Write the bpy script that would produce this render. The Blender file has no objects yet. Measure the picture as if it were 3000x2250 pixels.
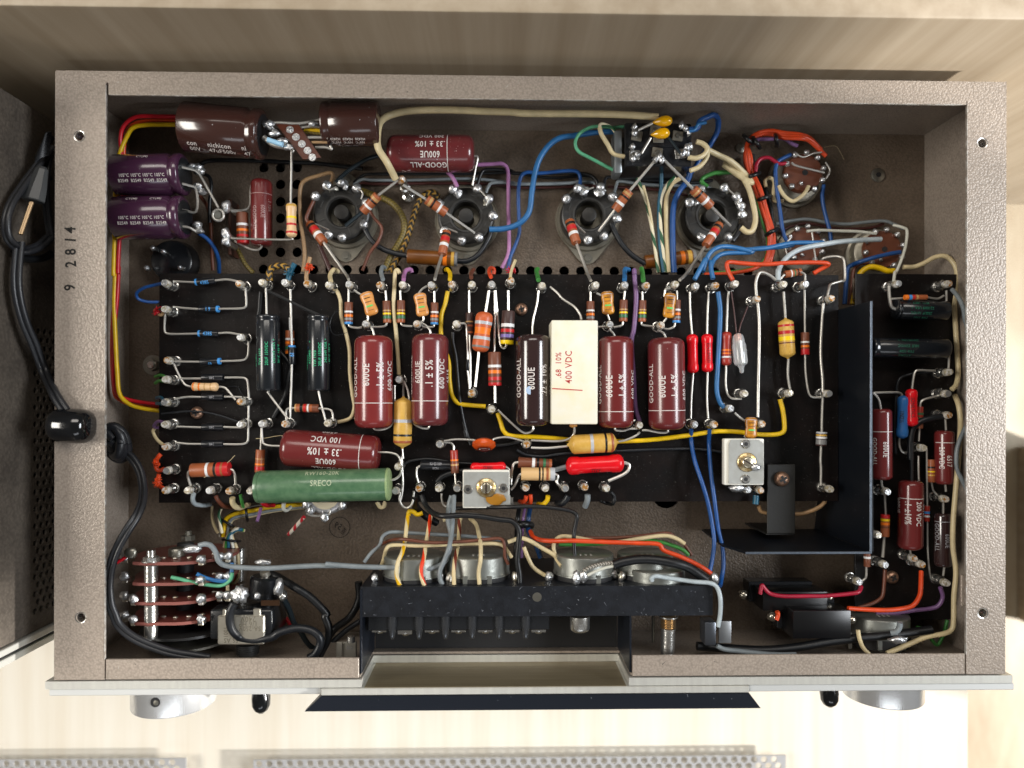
import bpy, bmesh, math, random
from mathutils import Vector, Matrix
random.seed(7)
# ---------------------------------------------------------------- units: 1 u = one photo pixel on the rim plane = 0.137 mm
S = 0.000137
H = 2150.0                      # camera height above the rim, in u (also focal length in photo pixels)
PPX, PPY, TILT, ROLL = 1513.0, 1181.0, math.radians(1.3), math.radians(0.12)
sc = bpy.context.scene
COL = sc.collection
CR = Matrix.Rotation(-TILT, 3, 'Y') @ Matrix.Rotation(ROLL, 3, 'Z')
cam = bpy.data.cameras.new('camera'); camo = bpy.data.objects.new('camera', cam); COL.objects.link(camo)
camo.location = (0, 0, H*S); camo.rotation_euler = CR.to_euler()
cam.sensor_width = 36; cam.lens = 36*H/3000
cam.shift_x = (1500-PPX)/3000; cam.shift_y = (PPY-1125)/3000
cam.clip_start = 0.01; cam.clip_end = 50
cam.dof.use_dof = True; cam.dof.focus_distance = 2290*S; cam.dof.aperture_fstop = 7.5
sc.camera = camo
sc.view_settings.view_transform = 'Standard'; sc.view_settings.look = 'None'
sc.view_settings.gamma = 1; sc.view_settings.exposure = 0.12
sc.cycles.max_bounces = 8
w = bpy.data.worlds.new('World'); sc.world = w; w.use_nodes = True
bg = w.node_tree.nodes['Background']; bg.inputs[0].default_value = (1.0, .93, .84, 1); bg.inputs[1].default_value = 0.10
def area(name, loc, target, sx, sy, power, col):
    l = bpy.data.lights.new(name, 'AREA'); l.shape = 'RECTANGLE'; l.size = sx; l.size_y = sy; l.energy = power; l.color = col
    o = bpy.data.objects.new(name, l); COL.objects.link(o); o.location = loc
    o.rotation_euler = (Vector(target)-Vector(loc)).to_track_quat('-Z', 'Y').to_euler()
    return o
area('left_fill_light', (-1.1, .05, .85), (0, .02, 0), .6, .38, 12.5, (1.0, .95, .87))  # added fill from the left, no window there; barely grazes the rear panel
area('right_window_light', (1.15, .05, .85), (0, .02, 0), .6, .38, 16, (.92, .96, 1.0))
area('rear_ceiling_light', (-.05, .85, 1.15), (0, 0, 0), 1.2, .4, 8, (1.0, .94, .86))
area('front_window_light', (0.1, -1.2, 1.0), (0.0, -0.05, 0), 1.1, .3, 2.4, (.90, .95, 1.0))
area('side_window_light', (1.62, -.45, .45), (0.2, 0.1, 0.0), .05, .09, 66, (1.0, .97, .92))

# ---------------------------------------------------------------- photo pixel + depth -> point (u)
FR = {'p': (0, 0, 1), 'X': (0, 0, 3000/2212), 'S': (0, 0, 800/2212), 'T': (2000, 0, 1000/2212), 'U': (0, 550, 400/830)}
for k, o in dict(A=(0,200), B=(700,200), C=(1400,200), D=(2100,200), E=(200,750), F=(800,750), G=(1400,750), I=(2100,750),
                 J=(200,1200), K=(900,1250), L=(1500,1250), M=(2150,1350), N=(0,1650), O=(750,1650), Q=(1500,1650), R=(2200,1650)).items():
    FR[k] = (o[0], o[1], 800/2212)
def P(fr, x, y, z):
    f = FR[fr]; px = f[0]+x*f[2]; py = f[1]+y*f[2]
    d = CR @ Vector(((px-PPX)/H, -(py-PPY)/H, -1.0))
    t = (z-H)/d.z
    return Vector((d.x*t, d.y*t, z))
def wid(fr, w, z): return w*FR[fr][2]*(H-z)/H
def path(fr, items, z):
    """items: (x,y) or (x,y,z) or 'F' to change frame; z: number or (z0,z1) spread along"""
    pts = [i for i in items if not isinstance(i, str)]; n = max(1, len(pts)-1); out = []; k = 0
    for it in items:
        if isinstance(it, str): fr = it; continue
        zz = it[2] if len(it) > 2 else (z if not isinstance(z, tuple) else z[0]+(z[-1]-z[0])*k/n if len(z) == 2 else z[min(k, len(z)-1)])
        out.append(P(fr, it[0], it[1], zz)); k += 1
    return out

# ---------------------------------------------------------------- materials
MATS = {}
def lin(h):
    if isinstance(h, tuple): return h
    v = [int(h[i:i+2], 16)/255 for i in (0, 2, 4)]
    return tuple(x/12.92 if x <= .04045 else ((x+.055)/1.055)**2.4 for x in v)
def mat(name, col, rough=.45, metal=0, coat=0, bump=None, var=None, specks=None, trans=0, aniso=None):
    """bump=(scale,strength,kind) var=(scale,amount,colour2) specks=(scale,threshold,colour)"""
    if name in MATS: return MATS[name]
    m = bpy.data.materials.new(name); m.use_nodes = True; MATS[name] = m
    N, L = m.node_tree.nodes, m.node_tree.links; b = N['Principled BSDF']
    c = lin(col); b.inputs['Base Color'].default_value = (*c, 1); b.inputs['Roughness'].default_value = rough
    b.inputs['Metallic'].default_value = metal; b.inputs['Coat Weight'].default_value = coat; b.inputs['Coat Roughness'].default_value = .08
    if trans: b.inputs['Transmission Weight'].default_value = trans
    geo = N.new('ShaderNodeNewGeometry'); mp = N.new('ShaderNodeVectorMath'); mp.operation = 'SCALE'; mp.inputs['Scale'].default_value = 1/S
    L.new(geo.outputs['Position'], mp.inputs[0]); pos = mp.outputs[0]       # position in u
    cur = None
    def mixc(fac, c2):
        nonlocal cur
        mx = N.new('ShaderNodeMix'); mx.data_type = 'RGBA'; L.new(fac, mx.inputs[0])
        if cur: L.new(cur, mx.inputs[6])
        else: mx.inputs[6].default_value = (*c, 1)
        mx.inputs[7].default_value = (*lin(c2), 1); cur = mx.outputs[2]
    def ramp(src, a, bb):
        r = N.new('ShaderNodeMapRange'); r.inputs[1].default_value = a; r.inputs[2].default_value = bb; L.new(src, r.inputs[0]); return r.outputs[0]
    def noise(scale, det=3, vec=None, rough=.5):
        n = N.new('ShaderNodeTexNoise'); n.inputs['Scale'].default_value = scale; n.inputs['Detail'].default_value = det
        n.inputs['Roughness'].default_value = rough; L.new(vec or pos, n.inputs['Vector']); return n.outputs[0]
    if var:
        st = var[3] if len(var) > 3 else (1, 1, 1)
        vm = N.new('ShaderNodeVectorMath'); vm.operation = 'MULTIPLY'; vm.inputs[1].default_value = st; L.new(pos, vm.inputs[0])
        mixc(ramp(noise(var[0], 5, vm.outputs[0], .6), .5-var[1], .5+var[1]), var[2])
    if specks:
        mixc(ramp(noise(specks[0], 2), specks[1], specks[1]+.02), specks[2])
    if cur: L.new(cur, b.inputs['Base Color'])
    if bump:
        bp = N.new('ShaderNodeBump'); bp.inputs['Strength'].default_value = bump[1]; bp.inputs['Distance'].default_value = 2*S
        if bump[2] == 'hammer':
            v = N.new('ShaderNodeTexVoronoi'); v.feature = 'SMOOTH_F1'; v.inputs['Scale'].default_value = bump[0]; v.inputs['Smoothness'].default_value = .6
            nn = N.new('ShaderNodeTexNoise'); nn.inputs['Scale'].default_value = bump[0]*.7; L.new(pos, nn.inputs['Vector'])
            sc2 = N.new('ShaderNodeVectorMath'); sc2.operation = 'SCALE'; sc2.inputs['Scale'].default_value = 5; L.new(nn.outputs[1], sc2.inputs[0])
            ad = N.new('ShaderNodeVectorMath'); L.new(pos, ad.inputs[0]); L.new(sc2.outputs[0], ad.inputs[1])
            L.new(ad.outputs[0], v.inputs['Vector']); bp.inputs['Distance'].default_value = 4*S; bp.invert = True; L.new(v.outputs['Distance'], bp.inputs['Height'])
            mx = N.new('ShaderNodeMix'); mx.data_type = 'RGBA'; mx.blend_type = 'MULTIPLY'; mx.inputs[0].default_value = 1
            rr = N.new('ShaderNodeMapRange'); rr.inputs[1].default_value = .25; rr.inputs[2].default_value = .75; rr.inputs[3].default_value = 1.08; rr.inputs[4].default_value = .80; L.new(v.outputs['Distance'], rr.inputs[0])
            L.new(cur, mx.inputs[6]); L.new(rr.outputs[0], mx.inputs[7]); L.new(mx.outputs[2], b.inputs['Base Color'])
        elif bump[2] == 'brush':
            vm = N.new('ShaderNodeVectorMath'); vm.operation = 'MULTIPLY'; vm.inputs[1].default_value = bump[3]; L.new(pos, vm.inputs[0])
            L.new(noise(bump[0], 4, vm.outputs[0], .7), bp.inputs['Height'])
        else:
            L.new(noise(bump[0], 4), bp.inputs['Height'])
        L.new(bp.outputs[0], b.inputs['Normal'])
    return m
def stripe_mat(name, c1, c2, freq, duty, braid=False, rough=.5):
    m = bpy.data.materials.new(name); m.use_nodes = True; MATS[name] = m
    N, L = m.node_tree.nodes, m.node_tree.links; b = N['Principled BSDF']; b.inputs['Roughness'].default_value = rough
    uv = N.new('ShaderNodeUVMap'); sp = N.new('ShaderNodeSeparateXYZ'); L.new(uv.outputs[0], sp.inputs[0])
    def ma(op, a, bb=None):
        n = N.new('ShaderNodeMath'); n.operation = op
        for i, v in enumerate((a, bb)):
            if v is None: continue
            if isinstance(v, (int, float)): n.inputs[i].default_value = v
            else: L.new(v, n.inputs[i])
        return n.outputs[0]
    u = ma('MULTIPLY', sp.outputs[0], freq); v = sp.outputs[1]
    if braid:
        v = ma('ABSOLUTE', ma('SUBTRACT', ma('FRACT', ma('MULTIPLY', v, 3)), .5))
    s = ma('LESS_THAN', ma('FRACT', ma('ADD', u, v)), duty)
    mx = N.new('ShaderNodeMix'); mx.data_type = 'RGBA'; L.new(s, mx.inputs[0])
    mx.inputs[6].default_value = (*lin(c1), 1); mx.inputs[7].default_value = (*lin(c2), 1); L.new(mx.outputs[2], b.inputs['Base Color'])
    return m
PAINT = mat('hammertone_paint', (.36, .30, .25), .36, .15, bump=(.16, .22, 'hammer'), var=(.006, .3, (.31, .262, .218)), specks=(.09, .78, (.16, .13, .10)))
DECK = mat('deck_paint_shaded', (.158, .120, .088), .42, .1, bump=(.15, .35, 'hammer'), var=(.008, .25, (.108, .080, .058)))  # same paint as the rim, colour darkened for the shade inside the box
SIDEP = mat('outer_case_paint', (.15, .125, .10), .5, .1, bump=(.11, .35, 'hammer'), var=(.006, .3, (.06, .05, .042)))
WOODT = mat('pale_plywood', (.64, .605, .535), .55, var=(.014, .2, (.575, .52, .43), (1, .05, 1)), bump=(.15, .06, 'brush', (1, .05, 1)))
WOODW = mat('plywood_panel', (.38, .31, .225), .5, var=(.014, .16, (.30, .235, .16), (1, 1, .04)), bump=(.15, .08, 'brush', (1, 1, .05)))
WOODF = mat('floor_wood', (.40, .345, .25), .5, var=(.0016, .2, (.27, .20, .125), (2, .6, 1)))
BOARD = mat('black_phenolic', (.0035, .0035, .0038), .34, var=(.006, .16, (.008, .005, .0045)), specks=(.34, .725, (.35, .35, .33)), bump=(.05, .3, 'n'))
BLK = mat('black_metal', (.010, .013, .020), .38, .3, specks=(.10, .76, (.28, .3, .34)), bump=(.3, .12, 'n'))
BLKP = mat('black_plastic', (.012, .013, .015), .25)
BLKM = mat('matt_black', (.012, .012, .013), .6)
RUB = mat('black_rubber', (.014, .015, .018), .38, bump=(.04, .1, 'n'))
TIN = mat('tinned_metal', (.62, .61, .58), .26, .95, bump=(.12, .35, 'n'))
LEAD = mat('tinned_lead', (.52, .50, .46), .40, .8, bump=(.06, .25, 'n'))
OLDTIN = mat('dull_tin', (.33, .32, .28), .36, .9, bump=(.08, .4, 'n'), var=(.02, .3, (.2, .19, .16)))
SOLD = mat('solder', (.60, .61, .62), .30, .85, bump=(.16, 1.0, 'n'))
ROSIN = mat('rosin_stained_tin', (.78, .74, .68), .24, .35, var=(.09, .07, (.45, .20, .035)), bump=(.15, .6, 'n'))
ROSIN2 = mat('bright_post_top', (.82, .80, .76), .25, .35, var=(.10, .10, (.42, .36, .24)), bump=(.2, .8, 'n'))
ALU = mat('brushed_aluminium', (.74, .74, .68), .34, .5, bump=(.2, .25, 'brush', (1, .05, .05)), var=(.05, .3, (.6, .59, .55), (1, .1, .1)))
ALUB = mat('aluminium_back', (.36, .30, .19), .42, .45, bump=(.25, .3, 'brush', (.03, 1, 1)), var=(.05, .3, (.22, .18, .11), (.04, 1, 1)))
COP = mat('bronzed_screw', (.32, .19, .13), .35, .8, bump=(.1, .4, 'n'))
GLASS = mat('lamp_glass', (.90, .93, .95), .08, trans=.72)
def C(name, col, rough=.4, **k): return mat(name, col, rough, **k)
WC = {}
for n, h in dict(cream='d9c79c', white='d2d2c6', yellow='e6bc08', orange='dc481a', red='c81424', crimson='a30f30', blue='1a4f92', navy='153a66', sky='2c6ea8',
                 teal='1b5c76', green='3f8a3c', mint='62b389', purple='7c5a88', pink='b47aac', brown='6c3c2a', maroon='46211d', grey='858d91', pale='b4bfc4',
                 tan='a88660', black='0f1114', dark='1a1d22', olive='6e6238').items():
    d_ = tuple(v*.62 for v in lin(h)); WC[n] = C('wire_'+n, h, .40, bump=(.05, .25, 'n'), var=(.022, .28, d_))
WC['silver'] = LEAD; WC['sleeve'] = C('spring_sleeve', '2a3338', .3, metal=.5)
WC['cream_yellow'] = stripe_mat('wire_cream_yellow', 'd9c79c', 'e8b400', .008, .35)
WC['cream_orange'] = stripe_mat('wire_cream_orange', 'd9c79c', 'e03a10', .006, .4)
WC['cream_brown'] = stripe_mat('wire_cream_brown', 'cdb98d', '6c2a18', .007, .3)
WC['white_green'] = stripe_mat('wire_white_green', 'd9d0b4', '1c5030', .010, .4)
WC['white_red'] = stripe_mat('wire_white_red', 'd9d0c0', 'b01020', .02, .4)
WC['gold'] = stripe_mat('gold_sleeve', '7a6a30', '5c4e20', .10, .5, True, .45)
WC['braid'] = stripe_mat('black_gold_braid', '18140c', '9a7428', .05, .45, True, .55)
WC['shieldbraid'] = stripe_mat('shield_braid', 'a8a49a', '4a4640', .12, .5, True, .3)
CC = dict(brown=C('band_brown', '6e3d28', .42), dkbrown=C('body_dark_brown', '3c2420', .42), black=C('band_black', '101010', .4), red=C('band_red', 'b81c20', .4),
          orange=C('band_orange', 'e8761a', .4), yellow=C('band_yellow', 'f0cc08', .4), green=C('band_green', '2e6a44', .4), blue=C('band_blue', '3f8cd0', .4),
          violet=C('band_violet', '7868a8', .4), grey=C('band_grey', '7c7c7c', .4), white=C('band_white', 'dcdcdc', .4), tan=C('band_gold', 'b8905c', .35),
          film=C('body_beige', 'd8b488', .35), beige=C('body_buff', 'd2ac78', .45), sand=C('body_yellow_film', 'd6ae58', .4, var=(.05, .25, 'c09238')),
          redfilm=C('body_red_film', 'd8101c', .25), orangefilm=C('body_orange_film', 'c8643a', .4, var=(.03, .3, 'b8542a')), bluefilm=C('body_blue_film', '2a66a6', .3),
          brown2=C('body_chestnut', '9a5430', .42), rust=C('body_rust', '9a2c20', .35), diode=C('diode_black', '16181c', .28), silver=C('band_silver', 'b4b6ba', .3),
          mica=C('mica_tan', 'd89a58', .3, var=(.03, .2, 'c07c38')), micadirty=C('mica_amber', 'cc8a28', .3, var=(.035, .12, '7a4a18')), lightgreen=C('dot_green', '5ac060', .4),
          gcap=C('cap_red_glaze', (.235, .028, .024), .27, coat=.4, var=(.006, .3, (.13, .014, .018)), specks=(.12, .77, (.45, .3, .3)), bump=(.012, .25, 'n')),
          gcapb=C('cap_red_glaze_worn', (.16, .022, .024), .27, coat=.45, var=(.01, .25, (.10, .02, .022)), specks=(.16, .72, (.40, .26, .26)), bump=(.016, .35, 'n')), gcapc=C('cap_red_glaze_dull', (.135, .018, .018), .3, coat=.4, var=(.008, .3, (.10, .014, .016)), specks=(.1, .76, (.4, .28, .28)), bump=(.010, .35, 'n')),
          gcap2=C('cap_maroon_glaze', (.135, .016, .016), .27, coat=.4, specks=(.12, .77, (.4, .3, .3)), bump=(.012, .25, 'n')),
          gdark=C('cap_umber_glaze', (.028, .013, .013), .2, coat=.7, specks=(.12, .77, (.3, .3, .3)), bump=(.012, .25, 'n')),
          nichi=C('cap_chocolate_sleeve', (.045, .018, .014), .2, coat=.6, specks=(.13, .76, (.5, .5, .5))), purp=C('cap_purple_sleeve', (.052, .017, .042), .22, coat=.6, specks=(.13, .775, (.5, .5, .5))),
          elec=C('cap_black_sleeve', (.008, .010, .013), .25, coat=.4, specks=(.13, .755, (.4, .4, .4))), wax=C('cap_white_block', 'e6e4da', .5, var=(.015, .25, 'e4dcbc'), bump=(.03, .15, 'n')),
          ww=C('green_enamel', (.052, .125, .062), .3, coat=.3, bump=(.05, .3, 'n'), var=(.035, .16, (.10, .19, .10)), specks=(.2, .74, (.02, .05, .03))), tubebr=C('brown_ceramic', '7a4818', .35, var=(.02, .3, '5c3410')))
for m_, v_ in ((BOARD, .25), (BLK, .35)): m_.node_tree.nodes['Principled BSDF'].inputs['Specular IOR Level'].default_value = v_
INK = dict(white=C('ink_white', 'd4ccc8', .5), red=C('ink_red', 'b82c30', .5), green=C('ink_green', '30b07c', .5), black=C('ink_black', '0c0c0c', .5), grey=C('ink_grey', '8c8c90', .5),
           blue=C('ink_blue', '4a96d8', .5), pale=C('ink_pale_green', 'a8b496', .5), dim=C('ink_dim', '9a7a78', .5), dimred=C('ink_dark_red', '6a0810', .5), dgreen=C('ink_dull_green', '1c6a50', .5))

# ---------------------------------------------------------------- things and meshes
LABELS = {}
def tag(o, label, cat, group=None):
    if label in LABELS and not group: print('DUPLICATE LABEL', label)
    LABELS[label] = 1
    o['label'] = label; o['category'] = cat
    if group: o['group'] = group
    return o
def thing(name, label, cat, loc, group=None):
    o = bpy.data.objects.new(name, None); o.empty_display_size = .005; COL.objects.link(o); o.location = Vector(loc)*S
    return tag(o, label, cat, group)
def link(name, me, parent, loc, rot=None):
    o = bpy.data.objects.new(name, me); COL.objects.link(o)
    if parent is not None:
        o.parent = parent; wl = parent.location.copy(); p = parent.parent
        while p is not None: wl += p.location; p = p.parent
        o.location = Vector(loc)*S - wl
    else: o.location = Vector(loc)*S
    if rot is not None: o.rotation_euler = rot
    return o
def me_new(name, V, Fc, mats, fm=None, smooth=True, sharp=40, uv=None):
    me = bpy.data.meshes.new(name); me.from_pydata([tuple(Vector(v)*S) for v in V], [], Fc)
    for m in (mats if isinstance(mats, (list, tuple)) else [mats]): me.materials.append(m)
    if fm: me.polygons.foreach_set('material_index', fm)
    if smooth:
        me.polygons.foreach_set('use_smooth', [True]*len(me.polygons)); me.update(); me.set_sharp_from_angle(angle=math.radians(sharp))
    if uv:
        l = me.uv_layers.new(name='UVMap'); flat = []
        for f, uu in zip(Fc, uv):
            for q in uu: flat += q
        l.data.foreach_set('uv', flat)
    me.update(); return me
def mk(name, V, Fc, mats, parent=None, **k):
    """mesh object from world points; origin at its centre"""
    V = [Vector(v) for v in V]; lo = Vector((min(v[i] for v in V) for i in range(3))); hi = Vector((max(v[i] for v in V) for i in range(3)))
    c = (lo+hi)/2
    return link(name, me_new(name, [v-c for v in V], Fc, mats, **k), parent, c)
def catmull(p, n=6):
    if len(p) < 3: return p
    q = [p[0]*2-p[1]]+p+[p[-1]*2-p[-2]]; out = []
    for i in range(1, len(q)-2):
        a, b, c, d = q[i-1:i+3]
        for k in range(n):
            t = k/n; out.append(.5*((2*b)+(c-a)*t+(2*a-5*b+4*c-d)*t*t+(3*b-a-3*c+d)*t**3))
    out.append(p[-1]); return out
def tube_geo(pts, r, seg=8, smooth=6, cap=True, rf=None):
    pts = catmull([Vector(p) for p in pts], smooth) if smooth else [Vector(p) for p in pts]
    V, F, UV = [], [], []; n = len(pts); up = None; L = 0
    ds = []
    for i in range(n):
        t = (pts[min(i+1, n-1)]-pts[max(i-1, 0)]); t = t.normalized() if t.length > 1e-9 else Vector((1, 0, 0)); ds.append(t)
    up = Vector((0, 0, 1)) if abs(ds[0].z) < .9 else Vector((0, 1, 0))
    Ls = []
    for i in range(n):
        t = ds[i]; up = (up-t*up.dot(t)); up = up.normalized() if up.length > 1e-6 else t.orthogonal().normalized(); s = t.cross(up)
        if i: L += (pts[i]-pts[i-1]).length
        Ls.append(L); rr = r*(rf(i/(n-1)) if rf else 1)
        for k in range(seg):
            a = 2*math.pi*k/seg; V.append(pts[i]+(up*math.cos(a)+s*math.sin(a))*rr)
    for i in range(n-1):
        for k in range(seg):
            k2 = (k+1) % seg; F.append((i*seg+k, (i+1)*seg+k, (i+1)*seg+k2, i*seg+k2))
            UV.append(((Ls[i], k/seg), (Ls[i+1], k/seg), (Ls[i+1], (k+1)/seg), (Ls[i], (k+1)/seg)))
    if cap:
        F.append(tuple(range(seg))); UV.append([(0, 0)]*seg); F.append(tuple((n-1)*seg+k for k in reversed(range(seg)))); UV.append([(0, 0)]*seg)
    return V, F, UV
def tube(name, pts, r, m, parent=None, seg=8, smooth=6, rf=None):
    V, F, UV = tube_geo(pts, r, seg, smooth, True, rf); return mk(name, V, F, m, parent, uv=UV, sharp=50)
def lathe_geo(A, B, prof, R, bands=(), base=0, seg=20, flat=1.0):
    """profile of (t, r fraction) revolved about A->B ; bands (t0,t1,index) -> face material"""
    ax = (B-A); n = ax.normalized(); u = Vector((0, 0, 1)) if abs(n.z) < .9 else Vector((0, 1, 0)); u = (u-n*u.dot(n)).normalized(); s = n.cross(u)
    ts = sorted(set([p[0] for p in prof]+[x for b in bands for x in b[:2]]))
    def rad(t):
        for (a, ra), (b, rb) in zip(prof, prof[1:]):
            if a <= t <= b: return ra+(rb-ra)*((t-a)/(b-a) if b > a else 0)
        return prof[-1][1]
    rings = []
    for t in ts: rings.append((t, rad(t)))
    V, F, fm = [], [], []
    for t, r in rings:
        for k in range(seg):
            a = 2*math.pi*k/seg; V.append(A+ax*t+(u*math.cos(a)*flat+s*math.sin(a))*R*r)
    for i in range(len(rings)-1):
        tm = (rings[i][0]+rings[i+1][0])/2; mi = base
        for b in bands:
            if b[0] <= tm <= b[1]: mi = b[2]
        for k in range(seg):
            k2 = (k+1) % seg; F.append((i*seg+k, i*seg+k2, (i+1)*seg+k2, (i+1)*seg+k)); fm.append(mi)
    F.append(tuple(reversed(range(seg)))); fm.append(base); o = (len(rings)-1)*seg; F.append(tuple(o+k for k in range(seg))); fm.append(base)
    return V, F, fm
def lathe(name, A, B, prof, R, m, parent=None, seg=20, sharp=40, bands=(), flat=1.0):
    V, F, fm = lathe_geo(Vector(A), Vector(B), prof, R, bands, 0, seg, flat); return mk(name, V, F, m, parent, fm=fm, sharp=sharp)
CYL = [(0, 1), (1, 1)]
def cyl(name, A, B, R, m, parent=None, seg=20): return lathe(name, A, B, [(0, .93), (.03, 1), (.97, 1), (1, .93)], R, m, parent, seg)
def box_geo(x0, x1, y0, y1, z0, z1, bev=2, seg=1):
    bm = bmesh.new(); bmesh.ops.create_cube(bm, size=1)
    for v in bm.verts: v.co = Vector(((x0+x1)/2+v.co.x*(x1-x0), (y0+y1)/2+v.co.y*(y1-y0), (z0+z1)/2+v.co.z*(z1-z0)))
    if bev: bmesh.ops.bevel(bm, geom=bm.edges[:], offset=min(bev, .45*abs(x1-x0), .45*abs(y1-y0), .45*abs(z1-z0)), segments=seg, affect='EDGES', profile=.5)
    bm.verts.ensure_lookup_table(); V = [v.co.copy() for v in bm.verts]; F = [tuple(v.index for v in f.verts) for f in bm.faces]; bm.free(); return V, F
def box(name, x0, x1, y0, y1, z0, z1, m, parent=None, bev=2, seg=1, rot=0, piv=None):
    x0, x1 = sorted((x0, x1)); y0, y1 = sorted((y0, y1)); z0, z1 = sorted((z0, z1))
    V, F = box_geo(x0, x1, y0, y1, z0, z1, bev, seg)
    if rot:
        c = Vector(piv or ((x0+x1)/2, (y0+y1)/2, 0)); M = Matrix.Rotation(rot, 3, 'Z'); V = [M@(v-c)+c for v in V]
    return mk(name, V, F, m, parent, sharp=35)
def pbox(name, fr, x0, y0, x1, y1, z0, z1, m, parent=None, bev=2, seg=1):
    """box whose top face (z1) covers the photo rectangle"""
    a = P(fr, x0, y0, z1); b = P(fr, x1, y1, z1); return box(name, a.x, b.x, a.y, b.y, z0, z1, m, parent, bev, seg)
def merge(*geos):
    V, F = [], []
    for g in geos:
        o = len(V); V += list(g[0]); F += [tuple(i+o for i in f) for f in g[1]]
    return V, F
def holed(name, outline, holes, t, m, parent=None, xf=None, seg=14):
    """flat plate (in local x,y, thickness t downwards) with round holes (x,y,r) through it; xf maps local->world"""
    loops = [list(outline)]
    for x, y, r in holes: loops.append([(x+r*math.cos(2*math.pi*k/seg), y+r*math.sin(2*math.pi*k/seg)) for k in range(seg)])
    bm = bmesh.new(); es = []; vl = []
    for lp in loops:
        vs = [bm.verts.new((a, b, 0)) for a, b in lp]; vl.append(vs)
        for i in range(len(vs)): es.append(bm.edges.new((vs[i], vs[(i+1) % len(vs)])))
    bmesh.ops.triangle_fill(bm, use_beauty=False, use_dissolve=False, edges=es, normal=(0, 0, 1))
    bm.verts.index_update(); V = [v.co.copy() for v in bm.verts]; F = []
    for f in bm.faces:
        idx = [v.index for v in f.verts]
        if f.normal.z < 0: idx.reverse()
        F.append(tuple(idx))
    n = len(V); V2 = V+[v-Vector((0, 0, t)) for v in V]; F2 = F+[tuple(reversed([i+n for i in f])) for f in F]
    o = 0
    for li, lp in enumerate(loops):
        k = len(lp); area2 = sum(lp[i][0]*lp[(i+1) % k][1]-lp[(i+1) % k][0]*lp[i][1] for i in range(k))
        ccw = area2 > 0
        for i in range(k):
            a, b = o+i, o+(i+1) % k
            q = (a+n, b+n, b, a) if (ccw == (li == 0)) else (a, b, b+n, a+n)
            F2.append(q)
        o += k
    bm.free()
    if xf: V2 = [xf(v) for v in V2]
    return mk(name, V2, F2, m, parent, smooth=True, sharp=35)
# lettering wrapped round a body (or flat when R is None)
FONTC = {}
def text_geo(s, size, sx=1.0, bold=0.0):
    key = (s, round(size, 2), sx, bold)
    if key not in FONTC:
        cu = bpy.data.curves.new('t', 'FONT'); cu.body = s; cu.size = size; cu.align_x = 'CENTER'; cu.align_y = 'CENTER'; cu.resolution_u = 2; cu.offset = bold*size
        cu.space_character = 1.08
        o = bpy.data.objects.new('t', cu); COL.objects.link(o); dg = bpy.context.evaluated_depsgraph_get(); dg.update()
        me = bpy.data.meshes.new_from_object(o.evaluated_get(dg)); bm = bmesh.new(); bm.from_mesh(me)
        for v in bm.verts: v.co.x *= sx
        for k in (-.3, -.15, 0, .15, .3):
            bmesh.ops.bisect_plane(bm, geom=bm.verts[:]+bm.edges[:]+bm.faces[:], plane_co=(0, size*k, 0), plane_no=(0, 1, 0))
        bm.verts.index_update()
        FONTC[key] = ([v.co.copy() for v in bm.verts], [tuple(v.index for v in f.verts) for f in bm.faces])
        bm.free(); bpy.data.objects.remove(o); bpy.data.curves.remove(cu); bpy.data.meshes.remove(me)
    return FONTC[key]
def wrap_text(parent, A, B, R, lines, ink, size, flip=False, name='lettering', sx=.8, bold=.012):
    """lines: (string, angle deg from straight up, shift along axis, size factor). Reads from A to B, up is left of A->B; flip turns it round"""
    A, B = Vector(A), Vector(B); n = (B-A).normalized(); mid = (A+B)/2; up = Vector((-n.y, n.x, 0)).normalized()
    if flip: n = -n; up = -up
    vd = Vector((0, 0, H))-mid; off = math.atan2(vd.dot(up), vd.z)
    z = Vector((0, 0, 1)); V, F = [], []
    for ln in lines:
        s, ang, sh = ln[:3]; k = ln[3] if len(ln) > 3 else 1
        v, f = text_geo(s, size*k, sx, bold); o = len(V); a0 = math.radians(ang)+off
        for c in v:
            a = a0+c.y/R; V.append(mid+n*(c.x+sh)+(z*math.cos(a)+up*math.sin(a))*(R+.5))
        F += [tuple(i+o for i in q) for q in f]
    return mk(name, V, F, ink, parent, smooth=False)
def flat_text(parent, c, ang, z, s, size, ink, sx=.85, name='lettering', bold=.01, flipx=False):
    v, f = text_geo(s, size, sx, bold); M = Matrix.Rotation(ang, 3, 'Z')
    return mk(name, [M@Vector((q.x*(-1 if flipx else 1), q.y, 0))+Vector((c[0], c[1], z)) for q in v], f, ink, parent, smooth=False)
def ring_band(name, A, B, R, t, wd, m, parent, arc=(-90, 90)):
    """thin painted line round the visible side of a body"""
    A, B = Vector(A), Vector(B); n = (B-A).normalized(); c = A+(B-A)*t; up = Vector((-n.y, n.x, 0)); z = Vector((0, 0, 1)); V, F = [], []; k = 14
    for i in range(k+1):
        a = math.radians(arc[0]+(arc[1]-arc[0])*i/k); d = (z*math.cos(a)+up*math.sin(a))*(R+.45); V += [c+d-n*wd/2, c+d+n*wd/2]
    for i in range(k): F.append((2*i, 2*i+1, 2*i+3, 2*i+2))
    return mk(name, V, F, m, parent)
def rounded(len_, R, rc, full=False):
    out = []
    for k in range(6):
        a = math.pi/2*k/5; out.append(((rc-rc*math.cos(a) if False else rc*(1-math.cos(a)))/len_, (R-rc+rc*math.sin(a))/R))
    # start at the flat end
    return out+[(1-t, r) for t, r in reversed(out)]
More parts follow.
